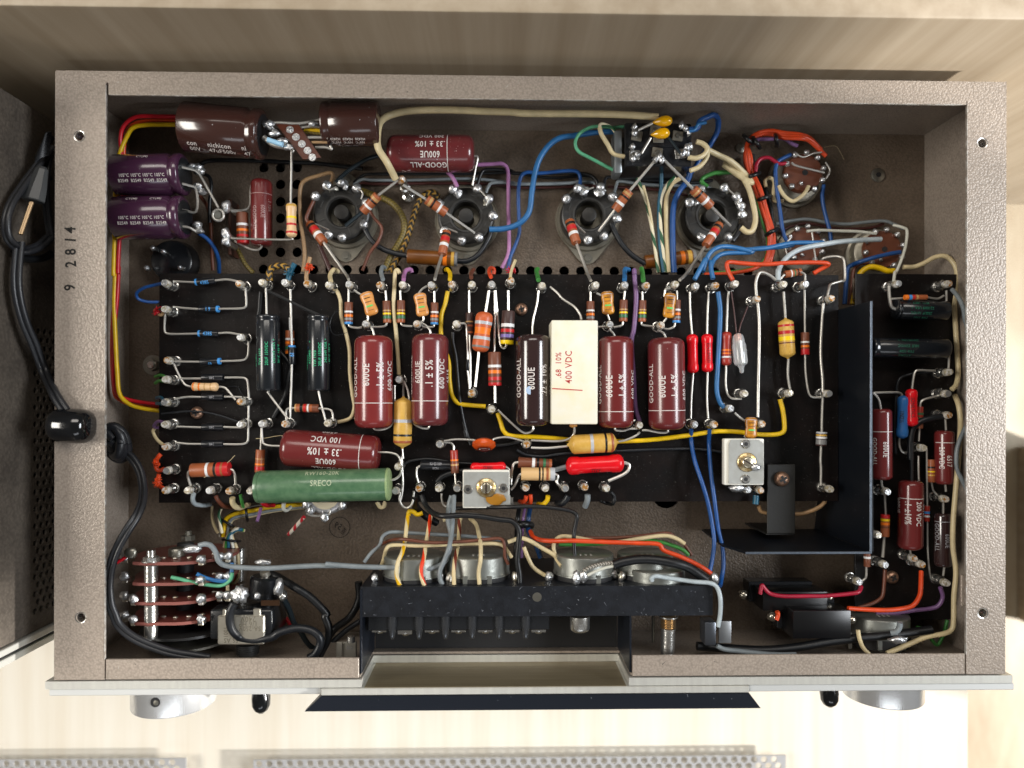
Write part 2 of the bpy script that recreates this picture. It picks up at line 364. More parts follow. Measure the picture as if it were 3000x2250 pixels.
PROF = dict(
    cc=[(0, .95), (.02, 1), (.98, 1), (1, .95)],
    film=[(0, .25), (.02, .6), (.05, .88), (.09, 1), (.2, 1), (.25, .9), (.75, .9), (.8, 1), (.91, 1), (.95, .88), (.98, .6), (1, .25)],
    dog=[(0, .45), (.03, .75), (.08, .94), (.15, 1), (.28, .98), (.5, .86), (.72, .98), (.85, 1), (.92, .94), (.97, .75), (1, .45)],
    taper=[(0, .10), (.03, .2), (.06, .55), (.09, .85), (.13, 1), (.87, 1), (.91, .85), (.94, .55), (.97, .2), (1, .10)],
    elec=[(0, .8), (.006, .93), (.02, 1), (.045, 1), (.065, .93), (.085, .93), (.11, 1), (.975, 1), (.99, .95), (1, .88)],
    snap=[(0, .9), (.008, .97), (.02, 1), (.80, 1), (.835, .93), (.865, .93), (.90, 1), (.97, 1), (.985, .97), (1, .88)])
def comp(name, cat, label, fr, a, b, w, z, prof, base, bands=(), leads=(), lz=-182, lw=18, group=None, leadmat=None, rc=.42, lens=None):
    z0, z1 = z if isinstance(z, tuple) else (z, z)
    A, B = P(fr, a[0], a[1], z0), P(fr, b[0], b[1], z1); R = wid(fr, w/2, (z0+z1)/2)
    mid = (A+B)/2; t = thing(name, label, cat, (mid.x, mid.y, mid.z-R), group)
    Lh = (B-A).length
    if prof == 'round': pr = rounded(Lh, R, R*rc)
    else: pr = PROF[prof]
    mats = [CC[base]]; bb = []
    for x in bands:
        m = CC[x[2]]
        if m not in mats: mats.append(m)
        bb.append((x[0], x[1], mats.index(m)))
    body = lathe('body', A, B, pr, R, mats[:1], t, 24, 50)
    def rad(t_):
        for (x0, r0), (x1, r1) in zip(pr, pr[1:]):
            if x0 <= t_ <= x1: return r0+(r1-r0)*((t_-x0)/(x1-x0) if x1 > x0 else 0)
        return pr[-1][1]
    for t0, t1, mi in bb:
        ts = sorted(set([t0, t1]+[q[0] for q in pr if t0 < q[0] < t1])); k = .35
        P0, P1 = A+(B-A)*t0, A+(B-A)*t1; pf = [((q-t0)/(t1-t0), rad(q)+k/R) for q in ts]
        if t0 <= 0: pf[0] = (-.02, pf[0][1])
        if t1 >= 1: pf[-1] = (1.02, pf[-1][1])
        lathe('colour_band', P0, P1, pf, R, mats[mi], body, 24, 50)
    for ld in leads:
        l = list(ld); zz = lz
        if isinstance(l[0], dict): d = l.pop(0); zz = d.get('z', lz); m = d.get('m', LEAD); ww = d.get('w', lw); nm = d.get('n', 'lead')
        else: m = leadmat or LEAD; ww = lw; nm = 'lead'
        f0 = fr
        if isinstance(l[0], str): f0 = l.pop(0)
        pp = path(f0, l, zz); tube(nm, pp, wid(f0, ww/2, -180), m, t, 7, 5)
    return t, A, B, R
def W(label, color, fr, pts, w, z, name='hookup_wire', cat='wire', group=None, seg=10):
    pp = path(fr, pts, z); m = WC[color]; pp = [p+Vector((random.uniform(-1, 1), random.uniform(-1, 1), random.uniform(-2, 2)))*1.3 if 0 < i < len(pp)-1 else p for i, p in enumerate(pp)]; zz = sum(p.z for p in pp)/len(pp)
    o = tube(name, pp, wid(fr, w/2, zz), m, None, seg, 6); tag(o, label, cat, group); return o
def blob(name, c, r, m, parent=None, sx=1, sy=1, sz=1, jit=.18, sub=2):
    bm = bmesh.new(); bmesh.ops.create_icosphere(bm, subdivisions=sub, radius=1)
    for v in bm.verts: v.co = v.co*(1+random.uniform(-jit, jit)); v.co = Vector((v.co.x*sx*r, v.co.y*sy*r, v.co.z*sz*r))+Vector(c)
    V = [v.co.copy() for v in bm.verts]; F = [tuple(v.index for v in f.verts) for f in bm.faces]; bm.free(); return mk(name, V, F, m, parent, sharp=80)
ZF, ZB, ZP = -408.0, -215.0, -150.0
TABLE = -1100.0
# ================================================================ the setting
def struct(o): o['kind'] = 'structure'; return o
XL, XR = P('p', 160, 1100, 0).x, P('p', 2947, 1100, 0).x
YT, YB = P('p', 1466, 222, 0).y, P('p', 1466, 1984, 0).y
XLi, XRi = P('p', 307, 1100, 0).x, P('p', 2833, 1100, 0).x
YTi, YBi = P('p', 1466, 290, 0).y, P('p', 1466, 1925, 0).y
YW = YT+48
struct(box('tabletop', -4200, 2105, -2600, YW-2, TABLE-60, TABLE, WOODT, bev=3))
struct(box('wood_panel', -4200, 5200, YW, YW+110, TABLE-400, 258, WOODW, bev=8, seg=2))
struct(box('floor', -9000, 9000, -9000, 9000, -3620, -3560, WOODF, bev=0))
lg = box('table_leg', 2300, 2380, -2450, -1700, -3555, -2300, BLKM, bev=5, rot=.5); tag(lg, 'black table leg below the table corner at lower right', 'table leg')
cb = box('blocker', 4090, 4330, -1700, -335, -3555, 1700, WOODW, bev=6); tag(cb, 'narrow wooden cupboard added unseen right of the table to shade the rear panel', 'blocker')  # added out of view to cast the shadow edge on the wood panel
# left case : a second unit standing beside
XS = -1420
t = thing('metal_case', 'dark hammertone metal case with vent holes standing left of the open chassis', 'case', (-1900, 100, TABLE))
hol = []
for c in range(9):
    for r in range(17): hol.append((-640+r*52+(26 if c % 2 else 0), -128-c*15.5*1.0, 10.2)) if c < 7 else None
holed('side_panel', [(-700, TABLE+4), (892, TABLE+4), (892, 210), (-700, 210)], hol, 7, SIDEP, t, xf=lambda v: Vector((XS+v.z, v.x, v.y)))
box('rear_panel', -2600, XS-8, 884, 892, TABLE+4, 210, SIDEP, t, 1)
box('end_panel', -2600, -2592, -700, 883, TABLE+4, 210, SIDEP, t, 1)
box('backing_plate', -2620, XS+14, -722, -703, TABLE+4, 214, ALU, t, 2)
box('front_panel', -2600, XS+2, -758, -738, TABLE+4, 220, ALU, t, 2)
box('gap_filler', -2590, XS-10, -737, -723, TABLE+10, 205, BLKM, t, 1)  # black filler standing in for the shaded gap between the two plates
box('top_panel', -2590, XS-9, -699, 883, 202, 209, SIDEP, t, 1)
# perforated cover lying in front
t = thing('perforated_cover', 'perforated grey metal cover lying on the wooden table in front', 'cover', (0, -1760, TABLE))
def perf(x0, x1):
    z = -1045; a = P('p', x0, 2227, z); b = P('p', x1, 2227, z); y0 = a.y; hs = []
    nx = int((b.x-a.x-20)/44)
    for j in range(5):
        for i in range(nx): hs.append((a.x+24+i*44+(22 if j % 2 else 0)*.9, y0-17-j*28, 14.5))
    holed('perforated_sheet', [(a.x, y0-175), (b.x, y0-175), (b.x, y0), (a.x, y0)], hs, 8, mat('cover_metal', (.46, .46, .47), .35, .4), t, xf=lambda v: Vector((v.x, v.y, z+v.z)), seg=12)
perf(-60, 545); perf(742, 2302)
box('cover_base', P('p', -60, 2227, -1045).x+10, P('p', 2302, 2227, -1045).x-10, -1790, -1765, TABLE+1, -1056, mat('cover_inner', (.10, .10, .10), .6), t, 1)

# ================================================================ the chassis
ch = thing('amplifier_chassis', 'open taupe hammertone amplifier chassis seen from below, full of old parts', 'chassis', ((XL+XR)/2, (YT+YB)/2, TABLE))
hp = [P('p', x, y, 0) for x, y in ((233, 399), (237, 1809), (2878, 420), (2879, 1796))]
nt = XLi+8
out = [(XL, YB), (XLi, YB), (XLi, YTi+30), (XLi+3, YTi+36), (XLi+9, YTi+34), (XLi+9, YTi), (XRi-3, YTi), (XRi-3, YTi+9), (XRi, YTi+9), (XRi, YB), (XR, YB), (XR-0, YT+2), (XR-3, YT), (XL+3, YT), (XL, YT-3)]
holed('rim_flange', out, [(h.x, h.y, 13) for h in hp], 8, PAINT, ch)
for h in hp:
    pr = [(h.x+13*math.cos(a*math.pi/10), h.y+13*math.sin(a*math.pi/10)) for a in range(20)]
    V, F, fm = lathe_geo(Vector((h.x, h.y, .8)), Vector((h.x, h.y, -34)), [(0, 1.18), (.02, 1.0), (.2, .86), (.3, .95), (.4, .86), (.5, .95), (.6, .86), (1, .9)], 14, seg=20)
    mk('threaded_hole', V, F[:-2], TIN, ch)
xc0, xc1 = P('p', 1055, 2000, 0).x, P('p', 1849, 1985, 0).x
box('front_flange', XLi+4, xc0-4, YBi, YB, -8, 0, PAINT, ch, 1.5); box('front_flange', xc1+4, XRi-4, P('p', 2300, 1918, 0).y, YB, -8, 0, PAINT, ch, 1.5)
wt = 8
box('rear_wall', XL, XR, YT-wt, YT, -900, -8.4, PAINT, ch, 0); box('side_wall', XL, XL+wt, YB, YT-wt-.5, -900, -8.4, PAINT, ch, 0); box('side_wall', XR-wt, XR, YB, YT-wt-.5, -900, -8.4, PAINT, ch, 0)
holed('front_wall', [(XL+wt, -900), (XR-wt, -900), (XR-wt, -9), (xc1, -9), (xc1, -204), (xc0, -204), (xc0, -9), (XL+wt, -9)], [], 7, PAINT, ch, xf=lambda v: Vector((v.x, YB+7+v.z, v.y)))
dh = []
def dhole(fr, x, y, r=14.5):
    q = P(fr, x, y, ZF); dh.append((q.x, q.y, r*(H-ZF)/H))
for x in (200, 335, 470): dhole('B', x, 805)
for y in (940, 1080, 1215, 1350):
    for x in (335, 468): dhole('B', x, y)
for x in (197, 335, 470): dhole('B', x, 1490)
for i in range(30):
    if i*49+771 not in (820,): dhole('p', 771+i*49, 789+i*.3)
dhole('p', 1952, 1448, 42)
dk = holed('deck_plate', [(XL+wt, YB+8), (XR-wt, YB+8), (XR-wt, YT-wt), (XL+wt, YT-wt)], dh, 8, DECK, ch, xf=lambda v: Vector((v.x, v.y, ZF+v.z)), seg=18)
box('top_cover', XL+wt+1, XR-wt-1, YB+9, YT-wt-1, -900, -890, BLKM, ch, 0)
# grille glimpsed through the topmost vent holes
for i in range(6): box('grille_bar', *(lambda q: (q.x-10+i*26, q.x+i*26, q.y-30, q.y+30))(P('B', 190, 805, ZF-30)), ZF-44, ZF-36, OLDTIN, dk, 1, rot=.6, piv=P('B', 190+i*48, 805, ZF-30))
q = P('D', 1300, 868, ZF); lathe('rivet_nut', (q.x, q.y, ZF), (q.x, q.y, ZF+9), [(0, 1), (.7, 1), (1, .8)], 24, OLDTIN, ch); cyl('nut_bore', (q.x, q.y, ZF+8), (q.x, q.y, ZF+10), 9, BLKM, ch, 14)
q = P('D', 190, 650, ZF); lathe('rivet', (q.x, q.y, ZF), (q.x, q.y, ZF+10), [(0, 1), (.6, .9), (1, .4)], 18, OLDTIN, ch)
a = P('p', 2824, 1685, -14); b = P('p', 2826, 1775, -14); box('side_tab', a.x-8, a.x+60, b.y, a.y, -22, -14, PAINT, ch, 1)
box('side_tab', XR-wt-12, XR-wt-3, P('p', 2820, 560, -60).y, P('p', 2820, 500, -60).y, -120, -30, OLDTIN, ch, 1)
WRN = mat('worn_paint_edge', (.62, .60, .56), .4, .4, var=(.05, .1, (.36, .31, .26)))
box('worn_edge', nt+2, XRi-4, YTi-1.2, YTi-.1, -7.5, .6, WRN, ch, 0); box('worn_edge', XLi+.1, XLi+1.3, YBi, YTi+28, -7.5, .6, WRN, ch, 0); box('worn_edge', XRi-1.2, XRi-.1, YBi, YTi, -7.5, .6, WRN, ch, 0)
# scratches across the bar and rim
for k in range(26):
    x0 = random.uniform(XL+20, XR-20); y0 = random.choice([random.uniform(YTi+6, YT-6), random.uniform(YB+6, YBi-6) if not xc0-20 < x0 < xc1+20 else YT-12]); a_ = random.uniform(0, 6.28); l_ = random.uniform(3, 16); w0 = random.uniform(.4, .9)
    d_ = Vector((math.cos(a_), math.sin(a_), 0)); n_ = Vector((-d_.y, d_.x, 0)); p0 = Vector((x0, y0, .35)); mk('scratch', [p0-n_*w0, p0+n_*w0, p0+d_*l_+n_*w0*.3, p0+d_*l_-n_*w0*.3], [(0, 1, 2, 3)], WRN if k % 3 else BLKM, ch, smooth=False)
# serial number inked on the left flange
INKP = C('stamp_ink', '100e0c', .7)
for s_, y_ in (('9', 842), ('2', 774), ('8', 738), ('1', 703), ('4', 674)):
    q = P('p', 207, y_, 0); flat_text(ch, (q.x+random.uniform(-2, 2), q.y), math.pi/2+random.uniform(-.12, .12), .6, s_, 44, INKP, sx=.85, name='serial_digit', bold=.02)
# inspection stamp on the deck
q = P('K', 263, 815, ZF); V = []; F = []
for i in range(36):
    a_ = i*math.pi/18
    V += [Vector((q.x+math.cos(a_)*r, q.y+math.sin(a_)*r, ZF+.8)) for r in (34, 36.5)]; F.append((2*i, 2*i+1, (2*i+3) % 72, (2*i+2) % 72))
STI = C('stamp_dark', '17100c', .7); mk('stamp_ring', V, F, STI, ch, smooth=False)
flat_text(ch, (q.x-6, q.y+4), -.5, ZF+.9, '59', 30, STI, name='stamp_mark', flipx=True); flat_text(ch, (q.x+14, q.y-14), .9, ZF+1.1, 'NSJ', 17, STI, name='stamp_mark', flipx=True)

# ---- front panels, plates, knobs
XP0, XP1 = P('p', 131, 2005, 0).x, P('p', 2968, 2000, 0).x
fp = thing('front_panel', 'brushed aluminium front panel edge along the bottom of the chassis', 'panel', ((XP0+XP1)/2, YB-20, TABLE))
ym = YB-5
holed('backing_plate', [(XP0, -960), (XP1, -960), (XP1, -2), (xc1-6, -2), (xc1-6, -206), (xc0+4, -206), (xc0+4, -2), (XP0, -2)], [], 23, ALU, fp, xf=lambda v: Vector((v.x, ym+v.z, v.y)))
a, b = P('p', 940, 2030, 2), P('p', 2195, 2020, 2)
box('face_plate', XP0+6, a.x-2, ym-45, ym-25, -960, -10, mat('satin_aluminium', (.62, .63, .62), .42, .4), fp, 2); box('face_plate', b.x+2, XP1+8, ym-45, ym-25, -960, -6, MATS['satin_aluminium'], fp, 2)
box('hinged_plate', a.x, b.x, ym-45, ym-24.5, -900, 2, ALU, fp, 2)
box('hinged_plate_back', xc0+12, xc1-14, ym-24.3, ym-23.4, -880, -3, ALUB, fp, 0)
box('inner_frame', xc0+6, xc1-8, ym-23.2, ym-1, -240, -208, mat('cream_edge', (.50, .45, .30), .45, .6), fp, 1)
a2, b2 = P('p', 893, 2087, 6), P('p', 2228, 2073, 6); y1 = ym-46; y2 = y1-42
V = [(a.x, y1, 4), (b.x, y1, 4), (b2.x, y2, 8), (a2.x, y2, 8), (a.x, y1, -60), (b.x, y1, -60), (b2.x, y2, -12), (a2.x, y2, -12)]
mk('pull_strip', V, [(3, 2, 1, 0), (4, 5, 6, 7), (0, 1, 5, 4), (1, 2, 6, 5), (2, 3, 7, 6), (3, 0, 4, 7)], BLK, fp, smooth=False)
yk = ym-45
for px, zc, R, lab in ((470, -255, 128, 'large turned aluminium knob with set screw hole, below the front panel at left'), (2632, -250, 124, 'large turned aluminium knob below the front panel at right')):
    left = px < 1000
    q = P('p', px, 2100, zc+R); x = q.x*1.0-(14 if left else -14)
    t = thing('panel_dial', lab, 'knob', (x, yk-60, zc-R), 'aluminium control knobs')
    prf = [(0, .97), (.02, 1), (.95, 1), (.985, .985), (1, .95)]
    lathe('knob_body', (x, yk-2, zc), (x, yk-(122 if left else 112), zc), prf, R, mat('turned_aluminium', (.82, .83, .84), .26, .75, bump=(.3, .2, 'brush', (1, .02, 1))), t, 64, 30)
    cyl('shaft', (x, yk+20, zc), (x, yk-4, zc), 20, TIN, t)
    if left:
        q = P('p', 457, 2056, zc+R-4); lathe('set_screw_hole', (q.x, q.y, zc+R+.6), (q.x, q.y, zc+R-14), [(0, 1), (.05, .95), (1, .9)], 15, C('hole_dark', '1c1c1e', .5), t, 18)
        cyl('grub_screw', (q.x+2, q.y-2, zc+R-6), (q.x+2, q.y-2, zc+R+1.0), 8, OLDTIN, t, 12)
for px, py, lab in ((765, 2088, 'black toggle lever tip below the front panel, beside the left knob'), (2432, 2070, 'black toggle lever tip below the front panel, beside the right knob')):
    z = -170; q = P('p', px, py, z)
    t = thing('toggle_lever', lab, 'toggle', (q.x, yk-20, z-30), 'toggle levers on the panel')
    lathe('lever_tip', (q.x-4, yk+1, z-10), (q.x, q.y-2, z), [(0, .72), (.3, .85), (.6, 1), (.8, .95), (.92, .7), (1, .25)], 29, C('glossy_black', '0b0d0f', .12, coat=.5), t, 24, 80)
    cyl('lever_shaft', (q.x-4, yk+24, z-12), (q.x-4, yk-2, z-10), 10, TIN, t)

# ---- control bracket and terminal strip
br = thing('control_bracket', 'scuffed black metal bracket bar across the front with one screw hole', 'bracket', (P('p', 1500, 1760, -20).x, P('p', 1500, 1760, -20).y, ZF))
BZ = -16
a, b = P('p', 1056, 1719, BZ), P('p', 2088, 1803, BZ); hq = P('K', 1862, 1380, BZ)
BAR = mat('scuffed_black_enamel', (.008, .009, .012), .36, .1, specks=(.13, .72, (.18, .19, .21)), var=(.03, .12, (.013, .015, .020)), bump=(.2, .25, 'n'))
holed('bar', [(a.x, b.y), (b.x, b.y), (b.x, a.y), (a.x, a.y)], [(hq.x, hq.y, 10)], 7, BAR, br, xf=lambda v: Vector((v.x, v.y, BZ+v.z)))
for k in range(34):
    p0 = Vector((random.uniform(a.x+8, b.x-8), random.uniform(b.y+4, a.y-4), BZ+.35)); a_ = random.gauss(0, .9); l_ = random.uniform(2, 13); w0 = random.uniform(.3, .8); d_ = Vector((math.cos(a_), math.sin(a_), 0)); n_ = Vector((-d_.y, d_.x, 0)); mk('scratch', [p0-n_*w0, p0+n_*w0, p0+d_*l_+n_*w0*.3, p0+d_*l_-n_*w0*.3], [(0, 1, 2, 3)], C('bar_scratch', '6c7078', .5), br, smooth=False)
lathe('eyelet', (hq.x, hq.y, BZ+1), (hq.x, hq.y, BZ-12), [(0, 1.25), (.1, 1.25), (.11, .8), (1, .8)], 11, OLDTIN, br, 18)
box('bar_back', a.x, b.x, a.y-7, a.y, ZF, BZ-8, BLK, br, 1)
box('bar_lip', a.x+1, b.x-1, b.y, b.y+6, BZ-40, BZ-8, BLK, br, 1)
box('cheek', xc0-4, xc0+3, YB+8, a.y-8, -235, -14, BLK, br, 1); box('cheek', xc1-3, xc1+3, YB+8, b.y+0, -235, -10, BLK, br, 1)
box('recess_floor', xc0+4, xc1-4, YB+8, b.y, -243, -236, BLKM, br, 0)
ts = thing('terminal_strip', 'black barrier strip with upright fins and screws under the bracket bar', 'terminal strip', (P('p', 1340, 1830, -60).x, P('p', 1340, 1830, -60).y, -160))
a, b = P('p', 1077, 1800, -50), P('p', 1609, 1846, -50); box('strip_block', a.x, b.x, b.y, a.y+20, -110, -50, BLKP, ts, 3)
a, b = P('p', 1095, 1846, -66), P('p', 1600, 1850, -66); 
for i, fx in enumerate((1147, 1226, 1304, 1383, 1462, 1541)):
    q0, q1 = P('p', fx, 1802, -34), P('p', fx, 1879, -34); w_ = 11
    lathe('fin', (q0.x, q0.y, -52), (q1.x, q1.y, -52), [(0, 1), (.45, 1), (.8, .68), (.93, .5), (1, .25)], 13, mat('fin_black', (.10, .105, .115), .2, .75), ts, 20, 60, flat=1.0)
    box('fin_web', q0.x-5, q0.x+5, q1.y+20, q0.y, -150, -60, BLKP, ts, 2)
for i, fx in enumerate((1110, 1186, 1265, 1343, 1422, 1501, 1578)):
    q = P('p', fx, 1850+(6 if i == 1 else 0), -70)
    box('terminal_plate', q.x-22, q.x+22, q.y-3, q.y+14, -76, -70, TIN, ts, 1)
    lathe('terminal_screw', (q.x, q.y+10, -84), (q.x, q.y-10, -84), [(0, .9), (.5, 1), (.9, .7), (1, .4)], 15, TIN, ts, 16)
q0, q1 = P('Q', 550, 425, -50), P('Q', 550, 548, -50)
t = thing('locating_bolt', 'bright round metal bolt end below the bracket bar', 'bolt', (q0.x, (q0.y+q1.y)/2, -100)); lathe('bolt_end', q0, q1, [(0, 1), (.75, 1), (.92, .92), (1, .75)], 30, TIN, t, 28)
q0, q1, q2 = P('Q', 1265, 420, -60), P('Q', 1265, 525, -60), P('Q', 1258, 745, -60)
t = thing('control_shaft', 'threaded control shaft running forward from the right end of the bar', 'shaft', (q0.x, (q0.y+q2.y)/2, -90))
lathe('thread', q0, q1, [(i/16, 1 if i % 2 else .88) for i in range(17)], 23, mat('brassy_thread', (.42, .30, .17), .3, .9), t, 24, 20); lathe('shaft', q1, q2, [(0, 1), (.04, 1), (.05, .93), (1, .93)], 23, TIN, t, 24)
cyl('lock_washer', P('Q', 1265, 426, -60), P('Q', 1265, 436, -60), 29, TIN, t)
t = tag(tube('spacer_rod', [P('Q', 1145, 430, -100), P('Q', 1145, 640, -100)], 5, OLDTIN, smooth=0), 'thin steel rod beside the threaded control shaft', 'rod')
t = thing('spring_clip', 'bent steel clip at the right end of the bracket bar', 'clip', (*P('Q', 1620, 570, -60).xy, -140))
a, b = P('Q', 1530, 440, -50), P('Q', 1655, 670, -50); box('clip_arm', a.x+12, b.x, b.y, a.y-14, -110, -50, mat('blued_steel', (.12, .13, .15), .3, .8), t, 5, 2)
a, b = P('Q', 1675, 470, -80), P('Q', 1778, 650, -80); box('clip_tab', a.x, b.x, b.y, a.y, -86, -80, mat('grey_steel', (.28, .29, .30), .4, .7), t, 5, 2)
t = thing('cable_clamp', 'pale metal clamp fixed left of the black bracket', 'clamp', (*P('O', 740, 690, -100).xy, -200))
a, b = P('O', 650, 640, -100), P('O', 812, 765, -100); box('clamp_plate', a.x, b.x, b.y, a.y, -112, -100, mat('nickel_plate', (.45, .43, .38), .35, .8), t, 2)
box('clamp_ridge', a.x+14, a.x+20, b.y, a.y, -100, -94, MATS['nickel_plate'], t, 1); cyl('clamp_screw', P('O', 770, 590, -70), P('O', 770, 640, -70), 12, TIN, t)
flat_text(t, P('O', 760, 685, -99).xy, 0, -99.3, '012', 14, INK['grey'])
# ================================================================ circuit boards with their terminal posts
def post_mesh(i):
    top = [ROSIN, ROSIN2, SOLD][i % 3]; V, F, fm = lathe_geo(Vector((0, 0, 0)), Vector((0, 0, 66)), [(0, 1.35), (.10, 1.3), (.12, .95), (.2, .9), (.26, 1.25), (.42, 1.2), (.5, .85), (.62, .95), (.72, .9), (.74, 1), (.93, 1), (.97, .93), (1, .78)], 12.6, [(0, .7, 0), (.7, 1.1, 1)], 0, 14)
    fm[-1] = 2; r = random.Random(i)
    V = [v*1.0 if v.z > 60 else Vector((v.x*(1+r.uniform(-.10, .12)), v.y*(1+r.uniform(-.10, .12)), v.z)) for v in V]
    # a lump of solder on the shank
    a = r.uniform(0, 6.28); bm = bmesh.new(); bmesh.ops.create_icosphere(bm, subdivisions=1, radius=1); o = len(V)
    for v in bm.verts: V.append(Vector((v.co.x*9+math.cos(a)*11, v.co.y*9+math.sin(a)*11, v.co.z*15+28)))
    for f in bm.faces: F.append(tuple(v.index+o for v in f.verts)); fm.append(2 if False else 0)
    bm.free(); V = [Vector((v.x*.98, v.y*.98, v.z)) for v in V]
    return me_new('terminal_post', V, F, [TIN, ROSIN2, top], fm, sharp=45)
POSTM = [post_mesh(i) for i in range(9)]; PN = [0]
def posts(parent, spec):
    fr = None
    for it in spec:
        if isinstance(it, str): fr = it; continue
        q = P(fr, it[0], it[1], ZP); m = POSTM[(PN[0]*4+len(it)) % 9] if len(it) < 3 else POSTM[it[2]]; PN[0] += 1
        link('terminal_post', m, parent, (q.x, q.y, ZB), (0, 0, random.uniform(0, 6)))
def screw_mesh(r, nm):
    bm_V, F, fm = lathe_geo(Vector((0, 0, 0)), Vector((0, 0, 16)), [(0, 1), (.35, 1), (.6, .92), (.8, .78), (.95, .55), (1, .45)], r, seg=24)
    g = [(bm_V, F)]; fm2 = [0]*len(F)
    for w_, l_ in ((.16, .52), (.52, .16)):
        v, f = box_geo(-r*l_, r*l_, -r*w_, r*w_, 8, 16.6, 0); g.append((v, f)); fm2 += [1]*len(f)
    V, F = merge(*g); return me_new(nm, V, F, [COP, BLKM], fm2, sharp=40)
SCR = screw_mesh(21, 'board_screw')
def screw(parent, fr, x, y, z, k=1, rot=None):
    q = P(fr, x, y, z+14); o = link('screw', SCR, parent, (q.x, q.y, z), (0, 0, random.uniform(0, 1.5) if rot is None else rot)); o.scale = (k, k, k); return o
a, b = P('p', 467, 801, ZB), P('p', 2455, 1471, ZB)
bd = thing('circuit_board', 'long black phenolic terminal board crowded with silver posts across the chassis', 'circuit board', ((a.x+b.x)/2, (a.y+b.y)/2, ZB-10))
out = [(a.x, b.y), (b.x, P('p', 2455, 1468, ZB).y), (b.x, P('p', 2455, 806, ZB).y), (a.x, a.y)]
mk('panel', [(x, y, z) for z in (ZB-9, ZB) for x, y in out], [(4, 5, 6, 7), (3, 2, 1, 0), (0, 1, 5, 4), (1, 2, 6, 5), (2, 3, 7, 6), (3, 0, 4, 7)], BOARD, bd, smooth=False)
posts(bd, ['E', (785, 220), (1385, 225), (785, 432), (1395, 658), (805, 845), (790, 1000), (785, 1185), (1395, 1180), (785, 1365), (1395, 1365), (790, 1545), (1570, 215), (1755, 215), (1935, 225), (2110, 235), (1570, 1360), (1755, 1360), (2100, 1355),
 'J', (800, 495), (790, 655), (970, 655), (1145, 655), (1305, 660), (1475, 660),
 'F', (615, 230), (865, 235), (1048, 232), (1280, 235), (1448, 230), (1610, 230), (1770, 230), (1925, 200), (2180, 240), (750, 550), (1165, 550), (1485, 550), (1020, 1000), (1610, 1110), (1770, 1240), (1350, 1525), (2055, 1525),
 'K', (735, 325), (715, 520), (905, 500), (1065, 500), (1215, 500), (1770, 495), (1930, 500), (2090, 500), 'L', (590, 490), (765, 500), (1910, 510), (2010, 515),
 'G', (955, 235), (1190, 235), (1365, 240), (1600, 230), (1765, 245), (1925, 240), (2085, 225), (1070, 555), (1485, 560), (1310, 1370), (1755, 1365), (1915, 1365), (2160, 1115), (2045, 1235),
 'I', (325, 350), (540, 230), (715, 230), (925, 345), (590, 1110), (905, 1115), (365, 1360), 'M', (780, 230)])
for s_ in (('E', 1030, 1270), ('F', 2012, 428)): screw(bd, s_[0], s_[1], s_[2], ZB, .95, .2)
a, b = P('p', 2560, 802, ZB), P('p', 2800, 1815, ZB)
b2 = thing('side_board', 'narrow black terminal board along the right wall behind the shield', 'circuit board', ((a.x+b.x)/2, (a.y+b.y)/2, ZB-10))
box('panel', a.x-60, b.x, b.y, a.y, ZB-9, ZB, BOARD, b2, 1)
posts(b2, ['I', (1465, 225), (1875, 225), (1880, 940), (1865, 1115), (1875, 1290), (1670, 1555), 'M', (1240, 250), (1710, 310), (1165, 600), (1220, 840), (1520, 840), (1720, 990), (1010, 980), (1455, 790)])
screw(b2, 'M', 1295, 950, ZB, 1)
q = P('I', 1205, 245, -260); cs = thing('bracket_screw', 'dull cross-head screw on grey tab near the top right yellow wire', 'screw', (q.x, q.y, -290)); o = link('screw_head', SCR, cs, (q.x, q.y, -275), (0, 0, .4)); box('tab', q.x-34, q.x+34, q.y-40, q.y+30, -282, -275, DECK, cs, 1)

# ---- internal shield
sh = thing('metal_shield', 'black folded sheet metal shield standing between main board and right-hand parts', 'shield', (*P('p', 2500, 1300, -10).xy, ZF))
zs = -8; a, b = P('p', 2549, 882, zs), P('p', 2553, 1616, zs); c = P('p', 2184, 1617, zs)
SHM = mat('shield_black', (.006, .008, .012), .42, .2, bump=(.2, .1, 'n'), specks=(.12, .78, (.3, .35, .4)))
SHM.node_tree.nodes['Principled BSDF'].inputs['Specular IOR Level'].default_value = .3
EDG = mat('shield_worn_edge', (.10, .12, .15), .4, .6, bump=(.1, .3, 'n'))
V = [(a.x, a.y, zs), (b.x, b.y, zs), (b.x, b.y, ZF+4), (a.x, a.y, ZB+2)]; V2 = [(x+6, y, z) for x, y, z in V]
mk('side_wall', V+V2, [(0, 1, 2, 3), (7, 6, 5, 4), (0, 4, 5, 1), (1, 5, 6, 2), (2, 6, 7, 3), (3, 7, 4, 0)], SHM, sh, smooth=False)
V = [(c.x, c.y, zs), (b.x-.5, c.y, zs), (b.x-.5, c.y, ZF+4), (c.x-20, c.y, ZF+4), (c.x-36, c.y, -120)]; n = 5
mk('end_wall', V+[(x, y-6, z) for x, y, z in V], [tuple(range(5)), tuple(reversed(range(5, 10)))]+[(i, i+5, (i+1) % 5+5, (i+1) % 5) for i in range(5)], SHM, sh, smooth=False)
box('worn_edge', a.x-.6, a.x+6.6, b.y-6, a.y, zs-.5, zs+2.5, EDG, sh, 1); box('worn_edge', c.x, b.x-1.4, c.y-6.6, c.y+.6, zs-.4, zs+2.4, EDG, sh, 1)
st = thing('strap_bracket', 'matt black strap bracket held by one bronze cross-head screw left of the shield', 'bracket', (*P('M', 385, 300, -190).xy, -260))
